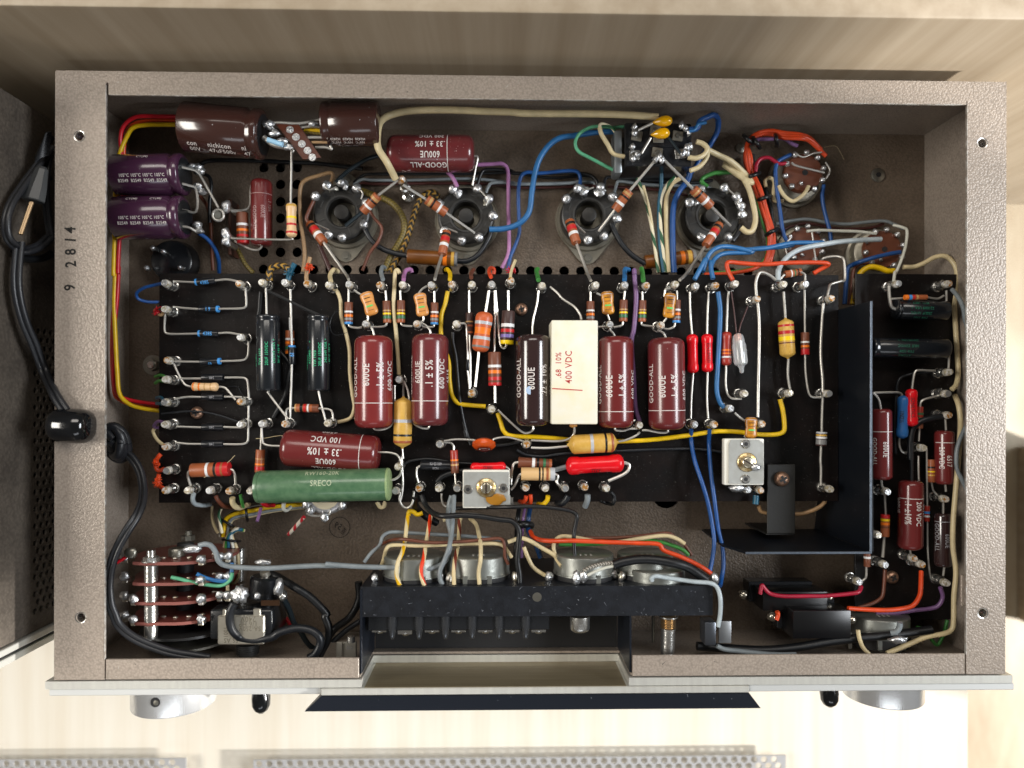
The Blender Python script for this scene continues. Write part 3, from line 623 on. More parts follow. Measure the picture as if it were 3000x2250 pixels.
a, b = P('M', 272, 28, -185), P('M', 498, 590, -185); box('strap', a.x, b.x, b.y, a.y, -192, -185, mat('strap_black', (.009, .009, .0085), .55, bump=(.1, .2, 'n')), st, 2); screw(st, 'M', 398, 150, -185, 1.15, .5)
box('strap_foot', a.x, b.x, b.y-6, b.y, ZF+5, -193, MATS['strap_black'], st, 1)

# ================================================================ parts on the boards
def R(label, fr, a, b, w, base, bands=(), leads=(), z=-185, prof='cc', **k): return comp('resistor', 'resistor', label, fr, a, b, w, z, prof, base, bands, leads, **k)[0]
def D(label, fr, a, b, band, leads, txt, w=52, ink='blue', **k):
    t, A, B, r = comp('diode', 'diode', label, fr, a, b, w, -188, 'cc', 'diode', [(.0, .10, 'blue')] if band == 0 else [(.88, 1, 'blue')] if band == 1 else [], leads, **k)
    if txt: wrap_text(t, A, B, r, [(txt[0], txt[1], 0)], INK[ink], 13 if len(txt) < 3 else txt[2], flip=(len(txt) > 3))
    return t
D('black diode printed blue 4385, topmost of the left diode column', 'E', (1030, 212), (1190, 200), 0, [[(850, 205), (1030, 213)], [(1190, 198), (1290, 190), (1380, 208)]], ('4385', -20, 16))
D('black diode printed 19 upside down, second from the top in the left column', 'E', (1060, 430), (1222, 430), 1, [[(850, 412), (940, 422), (1060, 430)], [(1222, 428), (1380, 425), (1432, 415), (1443, 380), (1437, 260)]], ('I 9', 0, 17))
D('black diode printed blue 4385, third from the top in the left column', 'E', (1055, 628), (1218, 630), 0, [[(785, 470), (780, 590), (800, 627), (900, 632), (1055, 628)], [(1218, 625), (1300, 622), (1400, 638)]], ('4385', 0, 17))
D('black diode with blue end band, fourth from the top in the left column', 'E', (1070, 858), (1235, 852), 1, [[(850, 855), (1070, 857)], [(1235, 852), (1400, 845), (1445, 825), (1460, 780), (1462, 690)]], ('19', -45, 15))
for i, (y, lab, l1, l2) in enumerate(((985, 'plain black diode above the striped tan resistor on the left', [(880, 993), (1085, 992)], [(1268, 985), (1400, 985), (1445, 1000), (1458, 1050), (1464, 1165)]),
    (1142, 'plain black diode just below the striped tan resistor on the left', [(860, 1158), (960, 1142), (1085, 1142)], [(1265, 1140), (1380, 1142), (1440, 1150)]),
    (1386, 'plain black diode, second from the bottom of the left column', [(880, 1382), (1080, 1388)], [(1258, 1385), (1400, 1390)]),
    (1522, 'plain black diode, lowest of the left column', [(870, 1512), (980, 1522), (1085, 1522)], [(1258, 1524), (1400, 1524), (1450, 1505), (1458, 1460), (1460, 1330), (1462, 1210)]))):
    D(lab, 'E', (1085, y), (1258, y), None, [l1, l2], ('24R', 0, 12, 1), 58, 'grey')
R('tan striped film resistor slanting between posts at the far left', 'E', (998, 1058), (1218, 1060), 68, 'film', [(.08, .13, 'orange'), (.28, .34, 'orange'), (.50, .54, 'tan'), (.72, .76, 'tan')], [[(845, 850), (890, 950), (935, 1030), (970, 1053), (1000, 1058)], [(1218, 1060), (1260, 1064), (1290, 1085), (1355, 1165)]], prof='film', z=-178)
def EL(label, fr, a, b, w, leads, lines, z=-170, size=13.5, flip=False, ink='green', **k):
    t, A, B, r = comp('electrolytic_capacitor', 'capacitor', label, fr, a, b, w, z, 'elec', 'elec', (), leads, **k); wrap_text(t, A, B, r, lines, INK[ink], size, flip=flip, sx=.85, bold=.006); return t
EL('black cylinder capacitor with green print, left of the pair beside the diodes', 'E', (1618, 478), (1622, 1092), 186, [[(1602, 260), (1608, 478)], [{'z': -170}, (1622, 1092), (1632, 1125), (1780, 1320)]],
   [('ATOM®', 76, -24, .9), ('TVA 1410', 42, -14), ('20UF 150VDC', 8, -4), ('2451H9 USA +', -26, 4), ('85°C 185°F', -58, -3)], flip=True)
EL('black cylinder capacitor with green print, right of the pair beside the diodes', 'E', (2028, 478), (2030, 1092), 178, [[{'m': WC['black'], 'w': 26}, (1620, 285), (1750, 345), (1900, 420), (2028, 478)], [(2028, 1092), (2045, 1180), (2085, 1330)]],
   [('SPRAGUE', 76, -30, .9), ('ATOM®      +', 50, 0), ('TVA 1410', 20, -20), ('20UF 150VDC', -6, -6), ('2451H9 USA +', -36, 6), ('85°C 185°F', -66, 0)], flip=True)
R('small brown resistor half hidden behind a black diode between the black capacitors', 'E', (1795, 605), (1795, 792), 70, 'brown2', [(.33, .42, 'white'), (.48, .58, 'orange'), (.68, .82, 'green'), (.9, 1, 'orange')], [[(1790, 500), (1795, 605)], [(1795, 792), (1795, 850)]], z=-200, lz=-200)
D('upright black diode printed 19 between the two black capacitors', 'E', (1812, 725), (1812, 878), 0, [[{'w': 20}, (1800, 270), (1806, 500), (1811, 725)], [{'w': 20}, (1812, 878), (1805, 1100), (1797, 1320)]], ('6I', 0, 20, 1), 60)
R('small brown resistor with black, red and white bands below the black capacitors', 'E', (1840, 1230), (2028, 1234), 66, 'brown2', [(.0, .06, 'tan'), (.22, .34, 'black'), (.38, .48, 'red'), (.53, .6, 'white'), (.75, 1, 'brown')], [[(1768, 1335), (1765, 1260), (1785, 1235), (1840, 1231)], [(2028, 1234), (2110, 1242), (2140, 1270), (2148, 1335)]])
# ---- row of small resistors and waisted mica capacitors
B1 = [(.40, .48, 'white'), (.57, .67, 'orange'), (.72, .82, 'grey'), (.9, 1, 'blue')]; B2 = [(.42, .48, 'tan'), (.55, .63, 'yellow'), (.68, .82, 'green'), (.86, 1, 'brown2')]
def U(label, fr, a, b, w, base, bands, leads): return R(label, fr, a, b, w, base, bands, leads)
U('small brown resistor ending in a blue band, left of the first waisted tan capacitor', 'F', (613, 375), (613, 553), 66, 'brown', B1, [[(612, 270), (612, 375)], [(613, 553), (625, 572), (680, 582), (720, 578)]])
U('small brown resistor with yellow and green bands, right of the first waisted tan capacitor', 'F', (919, 365), (925, 541), 64, 'brown', B2, [[(912, 280), (918, 365)], [(924, 541), (908, 565), (870, 574), (790, 575)]])
U('small brown resistor with yellow and green bands beside the long cream wire', 'F', (1036, 361), (1036, 541), 65, 'brown', B2, [[(1030, 280), (1034, 361)], [(1036, 541), (1052, 562), (1130, 570)]])
U('small brown resistor ending in a blue band, right of the second waisted tan capacitor', 'F', (1308, 379), (1306, 556), 63, 'brown', B1, [[(1306, 285), (1308, 379)], [(1306, 556), (1292, 574), (1210, 577)]])
U('small brown resistor tucked between white block capacitor and third waisted capacitor', 'G', (912, 368), (912, 540), 64, 'brown', B1[:3], [[(912, 290), (912, 368)], [(912, 540), (930, 572), (1040, 572)]])
U('small brown resistor with yellow and green bands left of the purple wire', 'G', (1181, 357), (1178, 531), 66, 'brown', B2, [[(1190, 285), (1182, 357)], [(1175, 531), (1165, 562), (1100, 578)]])
U('small brown resistor with yellow and green bands right of the purple wire', 'G', (1333, 361), (1330, 533), 64, 'brown', B2, [[(1332, 290), (1333, 361)], [(1325, 533), (1335, 558), (1430, 572)]])
U('small brown resistor with blue end, partly behind the fourth waisted capacitor', 'G', (1612, 358), (1608, 541), 62, 'brown', B1, [[(1612, 280), (1612, 358)], [(1598, 541), (1585, 575), (1540, 592), (1500, 585)]])
MB = [(.0, .14, 'silver'), (.24, .29, 'black'), (.40, .45, 'brown'), (.56, .65, 'lightgreen'), (.76, .80, 'brown')]
def MI(label, fr, a, b, w, base, leads, z=-172):
    mid = ((a[0]+b[0])/2, (a[1]+b[1])/2); q = P(fr, *mid, z); t = thing('mica_capacitor', label, 'capacitor', (q.x, q.y, z-14), 'waisted tan capacitors')
    pr = PROF['dog']; A, Bq = P(fr, *a, z), P(fr, *b, z); r = wid(fr, w/2, z)
    V, F, fm = lathe_geo(A, Bq, pr, r, (), 0, 24, .45); V = [v for v in V]; mk('body', V, F, CC[base], t, fm=fm, sharp=70)
    n = (Bq-A).normalized(); s_ = Vector((-n.y, n.x, 0))
    for t0, t1, c_ in MB:
        for_w = r*(.95 if c_ == 'silver' else .5)
        V = []; F = []
        def rad(t_):
            for (x0, r0), (x1, r1) in zip(pr, pr[1:]):
                if x0 <= t_ <= x1: return r*(r0+(r1-r0)*(t_-x0)/(x1-x0))
            return r
        for i in range(9):
            aa = (i-4)/4*for_w
            for tt in (t0+.02, t1):
                rr = rad(tt); aa2 = max(-rr*.97, min(rr*.97, aa)); V.append(A+(Bq-A)*tt+s_*aa2+Vector((0, 0, .45*math.sqrt(max(0, rr*rr-aa2*aa2))+.5)))
        for i in range(8): F.append((2*i, 2*i+1, 2*i+3, 2*i+2))
        mk('colour_mark', V, F, CC[c_], t)
    for l in leads: l = list(l); f0 = l.pop(0) if isinstance(l[0], str) else fr; tube('lead', path(f0, l, (-172, -176)), wid(f0, 9, -180), LEAD, t, 7, 5)
    return t
MI('first waisted tan capacitor, leftmost of the four beneath the upper resistors', 'F', (748, 292), (808, 480), 108, 'mica', [[(655, 275), (690, 300), (730, 322)], [(768, 475), (768, 520), (760, 545)]])
MI('second waisted tan capacitor, left of the bright yellow wire', 'F', (1185, 300), (1216, 488), 104, 'mica', [[(1245, 243), (1205, 270), (1180, 305)], [(1216, 488), (1218, 520), (1190, 545)]])
MI('third waisted capacitor, amber stained, right of the white block', 'G', (1046, 285), (1058, 474), 104, 'micadirty', [[(960, 300), (1000, 318), (1020, 330)], [(1050, 474), (1066, 520)]])
MI('fourth waisted capacitor, darkest amber, above the rightmost red capacitor', 'G', (1562, 300), (1545, 502), 102, 'micadirty', [[(1560, 262), (1520, 270), (1512, 330)], [(1530, 502), (1505, 535)]])
MI('small amber waisted capacitor lying over the upper edge of the right trimmer', 'I', (280, 1305), (275, 1475), 104, 'micadirty', [[(145, 1270), (190, 1310), (245, 1345)], [(240, 1440), (225, 1465)]], z=-150)
# ---- large moulded capacitors
def GC(label, fr, a, b, w, base, leads, lines, size, z=None, flip=True, ink='white', line=.73, group='glazed red capacitors', arc=(-88, 88), **k):
    r0 = w/2*FR[fr][2]; z = (ZB+8+r0*1.07) if z is None else z
    t, A, B, r = comp('film_capacitor', 'capacitor', label, fr, a, b, w, z, 'round', base, (), leads, group=group, rc=.42, **k)
    if lines: wrap_text(t, A, B, r, lines, INK[ink], size, flip=flip, sx=.78, bold=.014)
    if line: ring_band('printed_line', A, B, r, line, 2.2, INK[ink], t, arc)
    return t
GC('bright red glazed capacitor, left of the pair with white lettering .1 5%', 'F', (815, 648), (815, 1392), 306, 'gcap', [[{'z': -165}, (790, 572), (808, 600), (820, 645)], [{'z': -165}, (812, 1390), (835, 1407), (900, 1402), (955, 1372), (978, 1310), (985, 1180), (985, 1045)]],
   [('GOOD-ALL', 66, 12), ('600UE', 22, 20, 1.05), ('.1 ± 5%', -20, 18, 1.12), ('600 VDC', -56, 18)], 29)
GC('red glazed capacitor marked 6515, right of the pair with lettering .1 5%', 'F', (1273, 634), (1270, 1374), 296, 'gcapb', [[{'z': -165}, (1200, 540), (1240, 565), (1270, 600), (1277, 634)], [{'z': -165}, (1265, 1374), (1255, 1395), (1205, 1392), (1145, 1360), (1112, 1300), (1105, 1200), (1095, 1100), (1060, 1015)]],
   [('GOOD-ALL', 82, 14), ('600UE', 40, 22, 1.05), ('.1 ± 5%', 2, 18, 1.12), ('600 VDC', -40, 18), ('6515', -74, 12, .9)], 29)
GC('dark umber glazed capacitor with pale dot, left of the white block', 'G', (445, 640), (447, 1376), 284, 'gdark', [[{'z': -165}, (492, 280), (480, 380), (448, 520), (443, 640)], [{'z': -165}, (445, 1376), (448, 1405), (415, 1428), (365, 1428), (280, 1360), (160, 1245)]],
   [('GOOD-ALL', 52, 6), ('600UE', 4, 4, 1.05), ('.22 ± 10%', -40, 0, 1.0), ('400 VDC', -80, -4)], 29, line=None)
GC('maroon glazed capacitor touching the right side of the white block', 'G', (1116, 654), (1117, 1392), 286, 'gcap2', [[{'z': -165}, (1062, 592), (1095, 625), (1110, 655)], [{'z': -165}, (1108, 1392), (1118, 1410), (1180, 1415), (1230, 1400), (1290, 1398)]],
   [('GOOD-ALL', 62, -8), ('600UE', 20, -14, 1.05), ('.1 ± 5%', -22, -14, 1.05), ('600 VDC', -72, -8)], 29, line=.82)
GC('maroon glazed capacitor standing alone, rightmost of the big red row', 'G', (1524, 665), (1532, 1406), 296, 'gcapc', [[{'z': -165}, (1455, 600), (1500, 622), (1524, 664)], [{'z': -165}, (1542, 1406), (1530, 1428), (1470, 1430), (1380, 1412), (1330, 1412)]],
   [('GOOD-ALL', 54, 0), ('600UE', 12, -10, 1.05), ('.1 ± 5%', -26, -10, 1.05), ('600 VDC', -70, -6)], 29, line=.79)
GC('maroon glazed capacitor lying above the green resistor with upside-down lettering', 'X', (611, 966), (820, 981), 79, 'gcap2', [[{'z': -155}, 'J', (1735, 295), (1640, 292), (1590, 280), (1575, 250), (1566, 150)], [{'z': -155}, 'K', (575, 208), (660, 210), (725, 228), (755, 270), (765, 310)]],
   [('GOOD-ALL', 72, -5, .95), ('600UE', 36, 4), ('.33 ± 10%', 4, 8, 1.1), ('100 VDC', -36, 8, 1.05), ('6500', -78, 6)], 28, flip=True, line=.82, z=-150)
GC('maroon glazed capacitor up near the rear wall with upside-down lettering', 'B', (1205, 692), (1906, 694), 292, 'gcapb', [[{'z': -280}, (1906, 710), (1935, 722), (1915, 820), (1892, 950)]],
   [('GOOD-ALL', 34, 4), ('600UE', 0, -2), ('.33 ± 10%', -32, -2), ('200 VDC', -66, -6, .9)], 28, flip=True, line=.70, z=-250)
GC('dark red glazed capacitor standing by the small terminal strip at upper left', 'A', (2118, 905), (2120, 1440), 168, 'gcap2', [[{'z': -270}, (2110, 905), (2050, 925), (2030, 980), (2012, 1132), (1855, 1155)], [{'z': -280}, (2125, 1440), (2090, 1470), (2020, 1462), (1900, 1400)]],
   [('GOOD-ALL', -40, 22, .85), ('600UE', 5, 2, .85), ('.1 10%', 45, -20, .8)], 22, flip=False, line=.235, z=-280, group=None, ink='dim')
GC('slim red capacitor next to the shield with a pale dot, lower right', 'X', (1904, 883), (1905, 1036), 43, 'gcap2', [[{'z': -150}, 'I', (1265, 1105), (1310, 1160), (1330, 1250)], [{'z': -165}, 'M', (1190, 145), (1200, 200), (1215, 240)]],
   [('GOOD-ALL', -40, 22, .95), ('600UE', 20, 15)], 22, flip=False, line=.32, z=-165, group=None)
GC('slim red capacitor marked 200 VDC at the right wall', 'X', (2040, 930), (2040, 1046), 40, 'gcap2', [[{'z': -165}, 'I', (1850, 1310), (1856, 1410)], [{'z': -165}, 'M', (1712, 190), (1718, 250)]],
   [('200 VDC', -15, 0), ('6517', 28, 10)], 22, flip=False, line=.22, z=-165, group=None)
GC('red capacitor marked .1 and 10%, middle of the right-hand board', 'M', (1434, 160), (1428, 716), 192, 'gcap2', [[{'z': -160, 'w': 30, 'm': WC['dark']}, (1440, -150), (1440, 160)], [{'z': -160}, (1426, 716), (1436, 770), (1455, 810)]],
   [('.1 ±10%', -12, -10, 1.1), ('200 VDC', 38, -8, 1.0), ('6517', 78, -20, .9), ('600UE', -65, -30, .9)], 24, flip=False, line=.25, z=-145, group=None)
GC('slate dark capacitor, lowest at the right wall, lettered GOOD-ALL', 'M', (1690, 422), (1692, 856), 134, 'gdark', [[{'z': -170}, (1695, 320), (1695, 425)], [{'z': -165}, (1706, 850), (1695, 930)]],
   [('GOOD-ALL', -38, -10, 1), ('600UE', 30, 0, .95)], 21, flip=False, line=.15, z=-160, group=None, ink='grey')
# white block capacitor
z1 = -92; a, b = P('G', 595, 518, z1), P('G', 972, 1364, z1)
t = thing('block_capacitor', 'large creamy white block capacitor with red print, between dark and maroon capacitors', 'capacitor', ((a.x+b.x)/2, (a.y+b.y)/2, ZB+6))
box('body', a.x, b.x, b.y, a.y, ZB+6, z1, CC['wax'], t, 5, 2)
q = P('G', 655, 885, z1); flat_text(t, q.xy, math.pi/2, z1+.5, '.68  10%', 25, INK['red'], bold=.006); q = P('G', 738, 900, z1); flat_text(t, q.xy, math.pi/2, z1+.5, '400 VDC', 29, INK['red'], bold=.006)
a, b = P('G', 603, 1078, z1), P('G', 848, 1093, z1); mk('printed_line', [(a.x, a.y, z1+.5), (b.x, b.y, z1+.5), (b.x, b.y+3.2, z1+.5), (a.x, a.y+3.2, z1+.5)], [(0, 1, 2, 3)], INK['red'], t, smooth=False)
tube('lead', path('G', [(838, 516), (825, 470), (780, 410), (690, 350), (640, 295), (585, 250)], (-140, -172)), 4, LEAD, t); tube('lead', path('G', [(772, 1366), (782, 1400), (775, 1445), (735, 1482), (640, 1500), (430, 1492)], (-150, -178)), 4, LEAD, t)
q = P('G', 770, 1372, -130); blob('resin_blob', q, 9, C('amber_resin', 'b88040', .35), t, 1.4, .8, 1)
# pale dot on the umber capacitor
q = P('G', 423, 1088, -98); cyl('paint_dot', (q.x, q.y, -99.8), (q.x, q.y, -98.3), 13, C('pale_blue_dot', 'a6bcd8', .5), bpy.data.objects['film_capacitor.002'], 20)
# ---- larger film and composition resistors
YB_ = [(.44, .50, 'silver'), (.72, .76, 'black'), (.84, .89, 'brown2')]
R('fat yellow film resistor standing between the two bright red capacitors', 'F', (1056, 1135), (1048, 1562), 148, 'sand', YB_, [[(1060, 1010), (1056, 1080), (1056, 1138)], [{'w': 20}, (1046, 1555), (1052, 1640), 'K', (765, 250), (775, 440), (770, 530), (755, 600)]], prof='taper', z=-160)
R('fat yellow film resistor lying below the white block capacitor', 'G', (722, 1530), (1140, 1508), 156, 'sand', YB_, [[{'w': 20}, (430, 1552), (560, 1555), (725, 1540)], [{'w': 20}, (1138, 1502), (1200, 1490), (1280, 1455), (1312, 1425)]], prof='taper', z=-158)
R('slim dark resistor standing left of the orange film resistor', 'F', (1590, 460), (1592, 640), 60, 'dkbrown', [(.38, .44, 'tan'), (.55, .63, 'brown2'), (.85, .92, 'brown2')], [[(1588, 280), (1589, 460)], [(1593, 640), (1598, 850), (1598, 1060)]], z=-192)
R('fat orange film resistor with grey bands in the middle of the board', 'F', (1716, 455), (1676, 776), 142, 'orangefilm', [(.24, .32, 'silver'), (.40, .56, 'orange'), (.62, .70, 'silver'), (.85, .90, 'grey')], [[{'w': 24}, (1748, 280), (1735, 370), (1720, 460)], [{'w': 24}, (1668, 770), (1655, 900), (1638, 1060)]], prof='dog', z=-165)
D('tiny grey banded diode left of the orange film resistor', 'F', (1578, 838), (1574, 928), None, [[(1510, 545), (1552, 548), (1568, 580), (1574, 700), (1577, 838)], [(1574, 928), (1585, 1000), (1592, 1075)]], None, 46)
R('thick brown resistor with red, violet and yellow bands beside the cross-head screw', 'F', (1907, 446), (1894, 714), 106, 'dkbrown', [(.39, .49, 'white'), (.55, .65, 'red'), (.71, .81, 'violet'), (.89, 1, 'yellow')], [[{'w': 22}, (1905, 280), (1907, 446)], [{'w': 22}, (1893, 714), (1880, 742), (1855, 740), (1838, 690), (1822, 520), (1800, 280)]], z=-170)
R('thick brown resistor with orange and two red bands standing below the orange one', 'F', (1794, 780), (1798, 1050), 106, 'brown', [(.38, .46, 'white'), (.54, .64, 'orange'), (.74, .84, 'red'), (.91, 1, 'red')], [[{'w': 20}, (1797, 280), (1798, 500), (1792, 780)], [{'w': 24}, (1798, 1050), (1800, 1190)]], z=-170)
def redr(label, fr, a, b, w, leads, txt=None, ink='dimred', z=-180):
    t, A, B, r = comp('resistor', 'resistor', label, fr, a, b, w, z, 'film', 'redfilm', (), leads)
    if txt: wrap_text(t, A, B, r, [(txt[0], txt[1], txt[2])], INK[ink], txt[3], flip=txt[4])
    return t
redr('plain bright red film resistor, left of the upright pair', 'G', (1736, 632), (1743, 950), 92, [[{'w': 18}, (1716, 290), (1720, 450), (1735, 640)], [{'w': 18}, (1743, 945), (1728, 1150), (1724, 1315)]])
redr('bright red film resistor with dark lettering, right of the upright pair', 'G', (1856, 630), (1860, 942), 92, [[{'w': 18}, (1870, 290), (1860, 450), (1855, 640)], [{'w': 18}, (1860, 942), (1855, 1150), (1864, 1315)]], ('IONETICS', -20, 0, 17, True))
redr('large red film resistor marked 33Ω lying at the lower middle', 'L', (436, 320), (908, 293), 148, [[{'m': WC['grey'], 'w': 42, 'n': 'sleeve'}, (440, 325), (345, 352)], [{'w': 28, 'z': -165}, (905, 290), (945, 305), (945, 345), (905, 385), (780, 440)]], ('33Ω', 42, 0, 20, True), z=-165)
redr('small red film resistor peeping out above the left trimmer', 'K', (1322, 330), (1610, 322), 76, [[{'w': 22}, (1605, 325), (1635, 350), (1640, 420)]], ('10KΩ', 5, 0, 15, True), z=-165)
R('rust red film resistor standing left of the clear neon lamp', 'I', (75, 612), (76, 890), 88, 'rust', [(.52, .57, 'orange'), (.62, .66, 'orange'), (.72, .77, 'white')], [[{'w': 20}, (95, 290), (85, 400), (78, 620)], [{'w': 18}, (75, 885), (72, 1030), (85, 1110), (120, 1152), (200, 1158)]], prof='film')
R('yellow film resistor with red and yellow bands, right part of the board', 'I', (556, 500), (576, 834), 124, 'sand', [(.17, .22, 'red'), (.32, .40, 'red'), (.46, .56, 'yellow'), (.60, .63, 'brown')], [[{'w': 22}, (540, 290), (548, 400), (556, 505)], [{'w': 22}, (580, 830), (575, 930), (580, 1010), (595, 1085)]], prof='taper', z=-172)
R('slim brown resistor with crimson end right of the yellow film resistor', 'I', (713, 620), (715, 799), 68, 'brown', [(.40, .48, 'white'), (.58, .68, 'orange'), (.74, 1, 'red')], [[{'w': 18}, (710, 275), (714, 620)], [{'w': 18}, (715, 799), (720, 950), (740, 1090), (770, 1140), (860, 1145)]])
R('small grey and cream banded resistor near the lower end of the shield', 'I', (850, 1425), (845, 1537), 84, 'dkbrown', [(0, .12, 'silver'), (.18, .30, 'sand'), (.34, .48, 'white'), (.55, .9, 'grey')], [[{'w': 22}, (858, 1150), (852, 1300), (850, 1425)], [{'w': 22}, (845, 1537), (840, 1659), 'M', (706, 60), (704, 200)]])
R('brown resistor with white and red bands at the lower left corner of the board', 'J', (998, 492), (1306, 480), 112, 'brown2', [(.41, .48, 'white'), (.62, .68, 'black'), (.70, .80, 'red'), (.86, 1, 'red')], [[{'w': 22}, (1000, 492), (975, 505), (972, 550), (995, 625)], [{'w': 22}, (1305, 480), (1335, 495), (1352, 540), (1358, 610)]], z=-170)
R('slim brown resistor with orange band left of the long maroon capacitor', 'J', (1558, 325), (1547, 507), 72, 'brown2', [(.38, .42, 'tan'), (.60, .68, 'orange'), (.74, .9, 'red')], [[{'w': 18}, (1566, 165), (1560, 325)], [{'w': 18}, (1547, 507), (1542, 600)]])
t, A, Bq, r = comp('resistor', 'resistor', 'fat green enamelled power resistor lying at the lower left of the board', 'X', (556, 1052), (842, 1046), 70, -118, 'dog' if False else 'cc', 'ww', (), [[{'w': 9, 'z': -150}, (556, 1055), (545, 1058)], [{'w': 22, 'z': -150}, 'K', (660, 438), (720, 420), (755, 385), (765, 345)]])
wrap_text(t, A, Bq, r, [('SRECO', 8, 3), ('RW160-20K', 48, 3, .95)], INK['pale'], 25, bold=.012)
lathe('end_cap', A-(Bq-A)*.005, A+(Bq-A)*.03, [(0, .78), (.5, .93), (1, 1.02)], r, CC['ww'], t, 24); lathe('end_cap', Bq-(Bq-A)*.02, Bq+(Bq-A)*.004, [(0, 1.02), (.6, 1.0), (1, .9)], r, C('worn_enamel', '8aa070', .4), t, 24)
t, A, Bq, r = comp('resistor', 'resistor', 'black resistor marked 681Ω at the lower middle of the board', 'K', (918, 312), (1168, 316), 76, -185, 'cc', 'diode', (), [[{'w': 20}, (918, 318), (892, 335), (885, 390), (902, 455)], [{'w': 20}, (1168, 318), (1200, 325)]]); wrap_text(t, A, Bq, r, [('681Ω1%', -22, 0), ('N20', 35, 0)], INK['grey'], 13, flip=True)
R('brown-red resistor standing between the left trimmer and the black resistor', 'K', (1188, 190), (1198, 374), 62, 'rust', [(.40, .47, 'orange'), (.47, .58, 'brown'), (.60, .68, 'tan'), (.68, 1, 'brown')], [[{'w': 18}, (1112, 125), (1160, 130), (1185, 155), (1189, 190)], [{'w': 18}, (1198, 374), (1205, 470)]], z=-165)
R('brown resistor with white and green bands lying above the buff resistor', 'L', (50, 290), (320, 308), 90, 'brown', [(.41, .50, 'white'), (.55, .62, 'black'), (.74, .82, 'green'), (.92, 1, 'brown2')], [[{'w': 22}, (52, 288), (15, 300), (0, 360), (-10, 470)]], z=-190)
R('buff resistor with black bands and silver end beside the big red resistor', 'L', (74, 382), (346, 384), 106, 'beige', [(.52, .57, 'black'), (.62, .66, 'black'), (.74, .81, 'brown2'), (.86, 1, 'silver')], [[{'w': 22}, (76, 384), (55, 400), (20, 480), (-10, 510)], [{'w': 22}, (345, 384), (372, 400), (362, 450), (400, 490)]], z=-155)
# orange disc capacitor
q = P('F', 1708, 1530, -165); t = thing('disc_capacitor', 'orange ceramic disc capacitor tilted at the lower middle of the board', 'capacitor', (q.x, q.y, ZB+4))
V, F, fm = lathe_geo(Vector((q.x, q.y+14, -170)), Vector((q.x, q.y-12, -158)), [(0, .55), (.1, .8), (.35, 1), (.65, 1), (.9, .8), (1, .5)], 37, seg=32); mk('disc', V, F, C('orange_lacquer', 'd4581c', .22, coat=.5, var=(.04, .18, 'b84412')), t)
blob('dark_spot', (q.x+2, q.y-12, -140), 15, C('disc_burn', '3a0a04', .2, coat=.5), t, 1.5, .5, .6, .06)
tube('lead', path('F', [(1385, 1498), (1480, 1485), (1620, 1490), (1650, 1500)], (-175, -160)), 3.6, LEAD, t); tube('lead', path('F', [(1770, 1500), (1800, 1478), (1900, 1468), (2030, 1500)], (-160, -175)), 3.6, LEAD, t)
# trimmer capacitors
def trimmer(label, fr, x0, y0, x1, y1, cx, cy, h1, h2, z, vert, slot):
    a, b = P(fr, x0, y0, z), P(fr, x1, y1, z); t = thing('trimmer_capacitor', label, 'trimmer', ((a.x+b.x)/2, (a.y+b.y)/2, ZB+6), 'trimmer capacitors')
    box('ceramic_base', a.x, b.x, b.y, a.y, z-34, z-8, C('white_ceramic', 'e2e0d6', .35), t, 4, 2)
    MI_ = mat('trimmer_plate', (.66, .68, .66), .28, .55, bump=(.03, .2, 'n'), var=(.02, .2, (.5, .5, .46)))
    hs = [(P(fr, *h, z).x, P(fr, *h, z).y, 7.5) for h in (h1, h2)]
    if vert: o = [(a.x+13, b.y+5), (b.x-4, b.y+5), (b.x-4, a.y-14), (b.x-20, a.y-3), (a.x+20, a.y-3), (a.x+13, a.y-16)]
    else: o = [(a.x+4, b.y+6), (b.x+2, b.y+6), (b.x+2, b.y+40), (b.x-3, b.y+42), (b.x-3, a.y-6), (a.x+4, a.y-6)]
    holed('spring_plate', o, hs, 3, MI_, t, xf=lambda v: Vector((v.x, v.y, z+v.z-3)))
    for hx, hy, _ in hs: lathe('eyelet', (hx, hy, z-3), (hx, hy, z+2), [(0, 1.5), (.6, 1.5), (1, 1.25)], 9.5, TIN, t, 20); cyl('eyelet_bore', (hx, hy, z+1), (hx, hy, z+2.6), 6, BLKM, t, 14)
    c = P(fr, cx, cy, z); BR = mat('brass_stained', (.62, .52, .32), .3, .85, var=(.06, .15, (.35, .2, .05)), bump=(.1, .5, 'n'))
    lathe('washer', (c.x, c.y, z-3), (c.x, c.y, z+3), [(0, 1), (.6, 1), (1, .9)], 30, BR, t, 28); lathe('adjusting_screw', (c.x, c.y, z+3), (c.x, c.y, z+12), [(0, 1), (.5, 1), (.85, .9), (1, .7)], 18.5, mat('screw_nickel', (.68, .62, .48), .25, .9, bump=(.1, .4, 'n')), t, 24)
    box('slot', c.x-16, c.x+16, c.y-2.4, c.y+2.4, z+8, z+12.6, C('slot_dark', '2a1c10', .5), t, 0, rot=slot, piv=(c.x, c.y, 0))
    return t
t = trimmer('square white trimmer capacitor with stained central screw at lower middle', 'K', 1258, 352, 1640, 664, 1450, 495, (1302, 508), (1590, 498), -120, False, math.pi/2)
blob('flux_stain', P('K', 1540, 590, -118), 17, C('flux', '9a6a20', .3), t, 1.8, .9, .12, .3); box('side_tag', *(lambda q: (q.x, q.x+14, q.y-18, q.y+6))(P('K', 1632, 590, -122)), -128, -124, TIN, t, 1)
t = trimmer('white trimmer capacitor with slotted screw at the right of the board', 'L', 1725, 98, 2050, 476, 1905, 288, (1895, 140), (1893, 425), -112, True, -.55)
blob('solder_lump', P('L', 1975, 330, -106), 12, SOLD, t, 1.3, 1, .6); blob('solder_lug', P('L', 1820, 500, -140), 17, SOLD, t, 1.5, .8, .8)
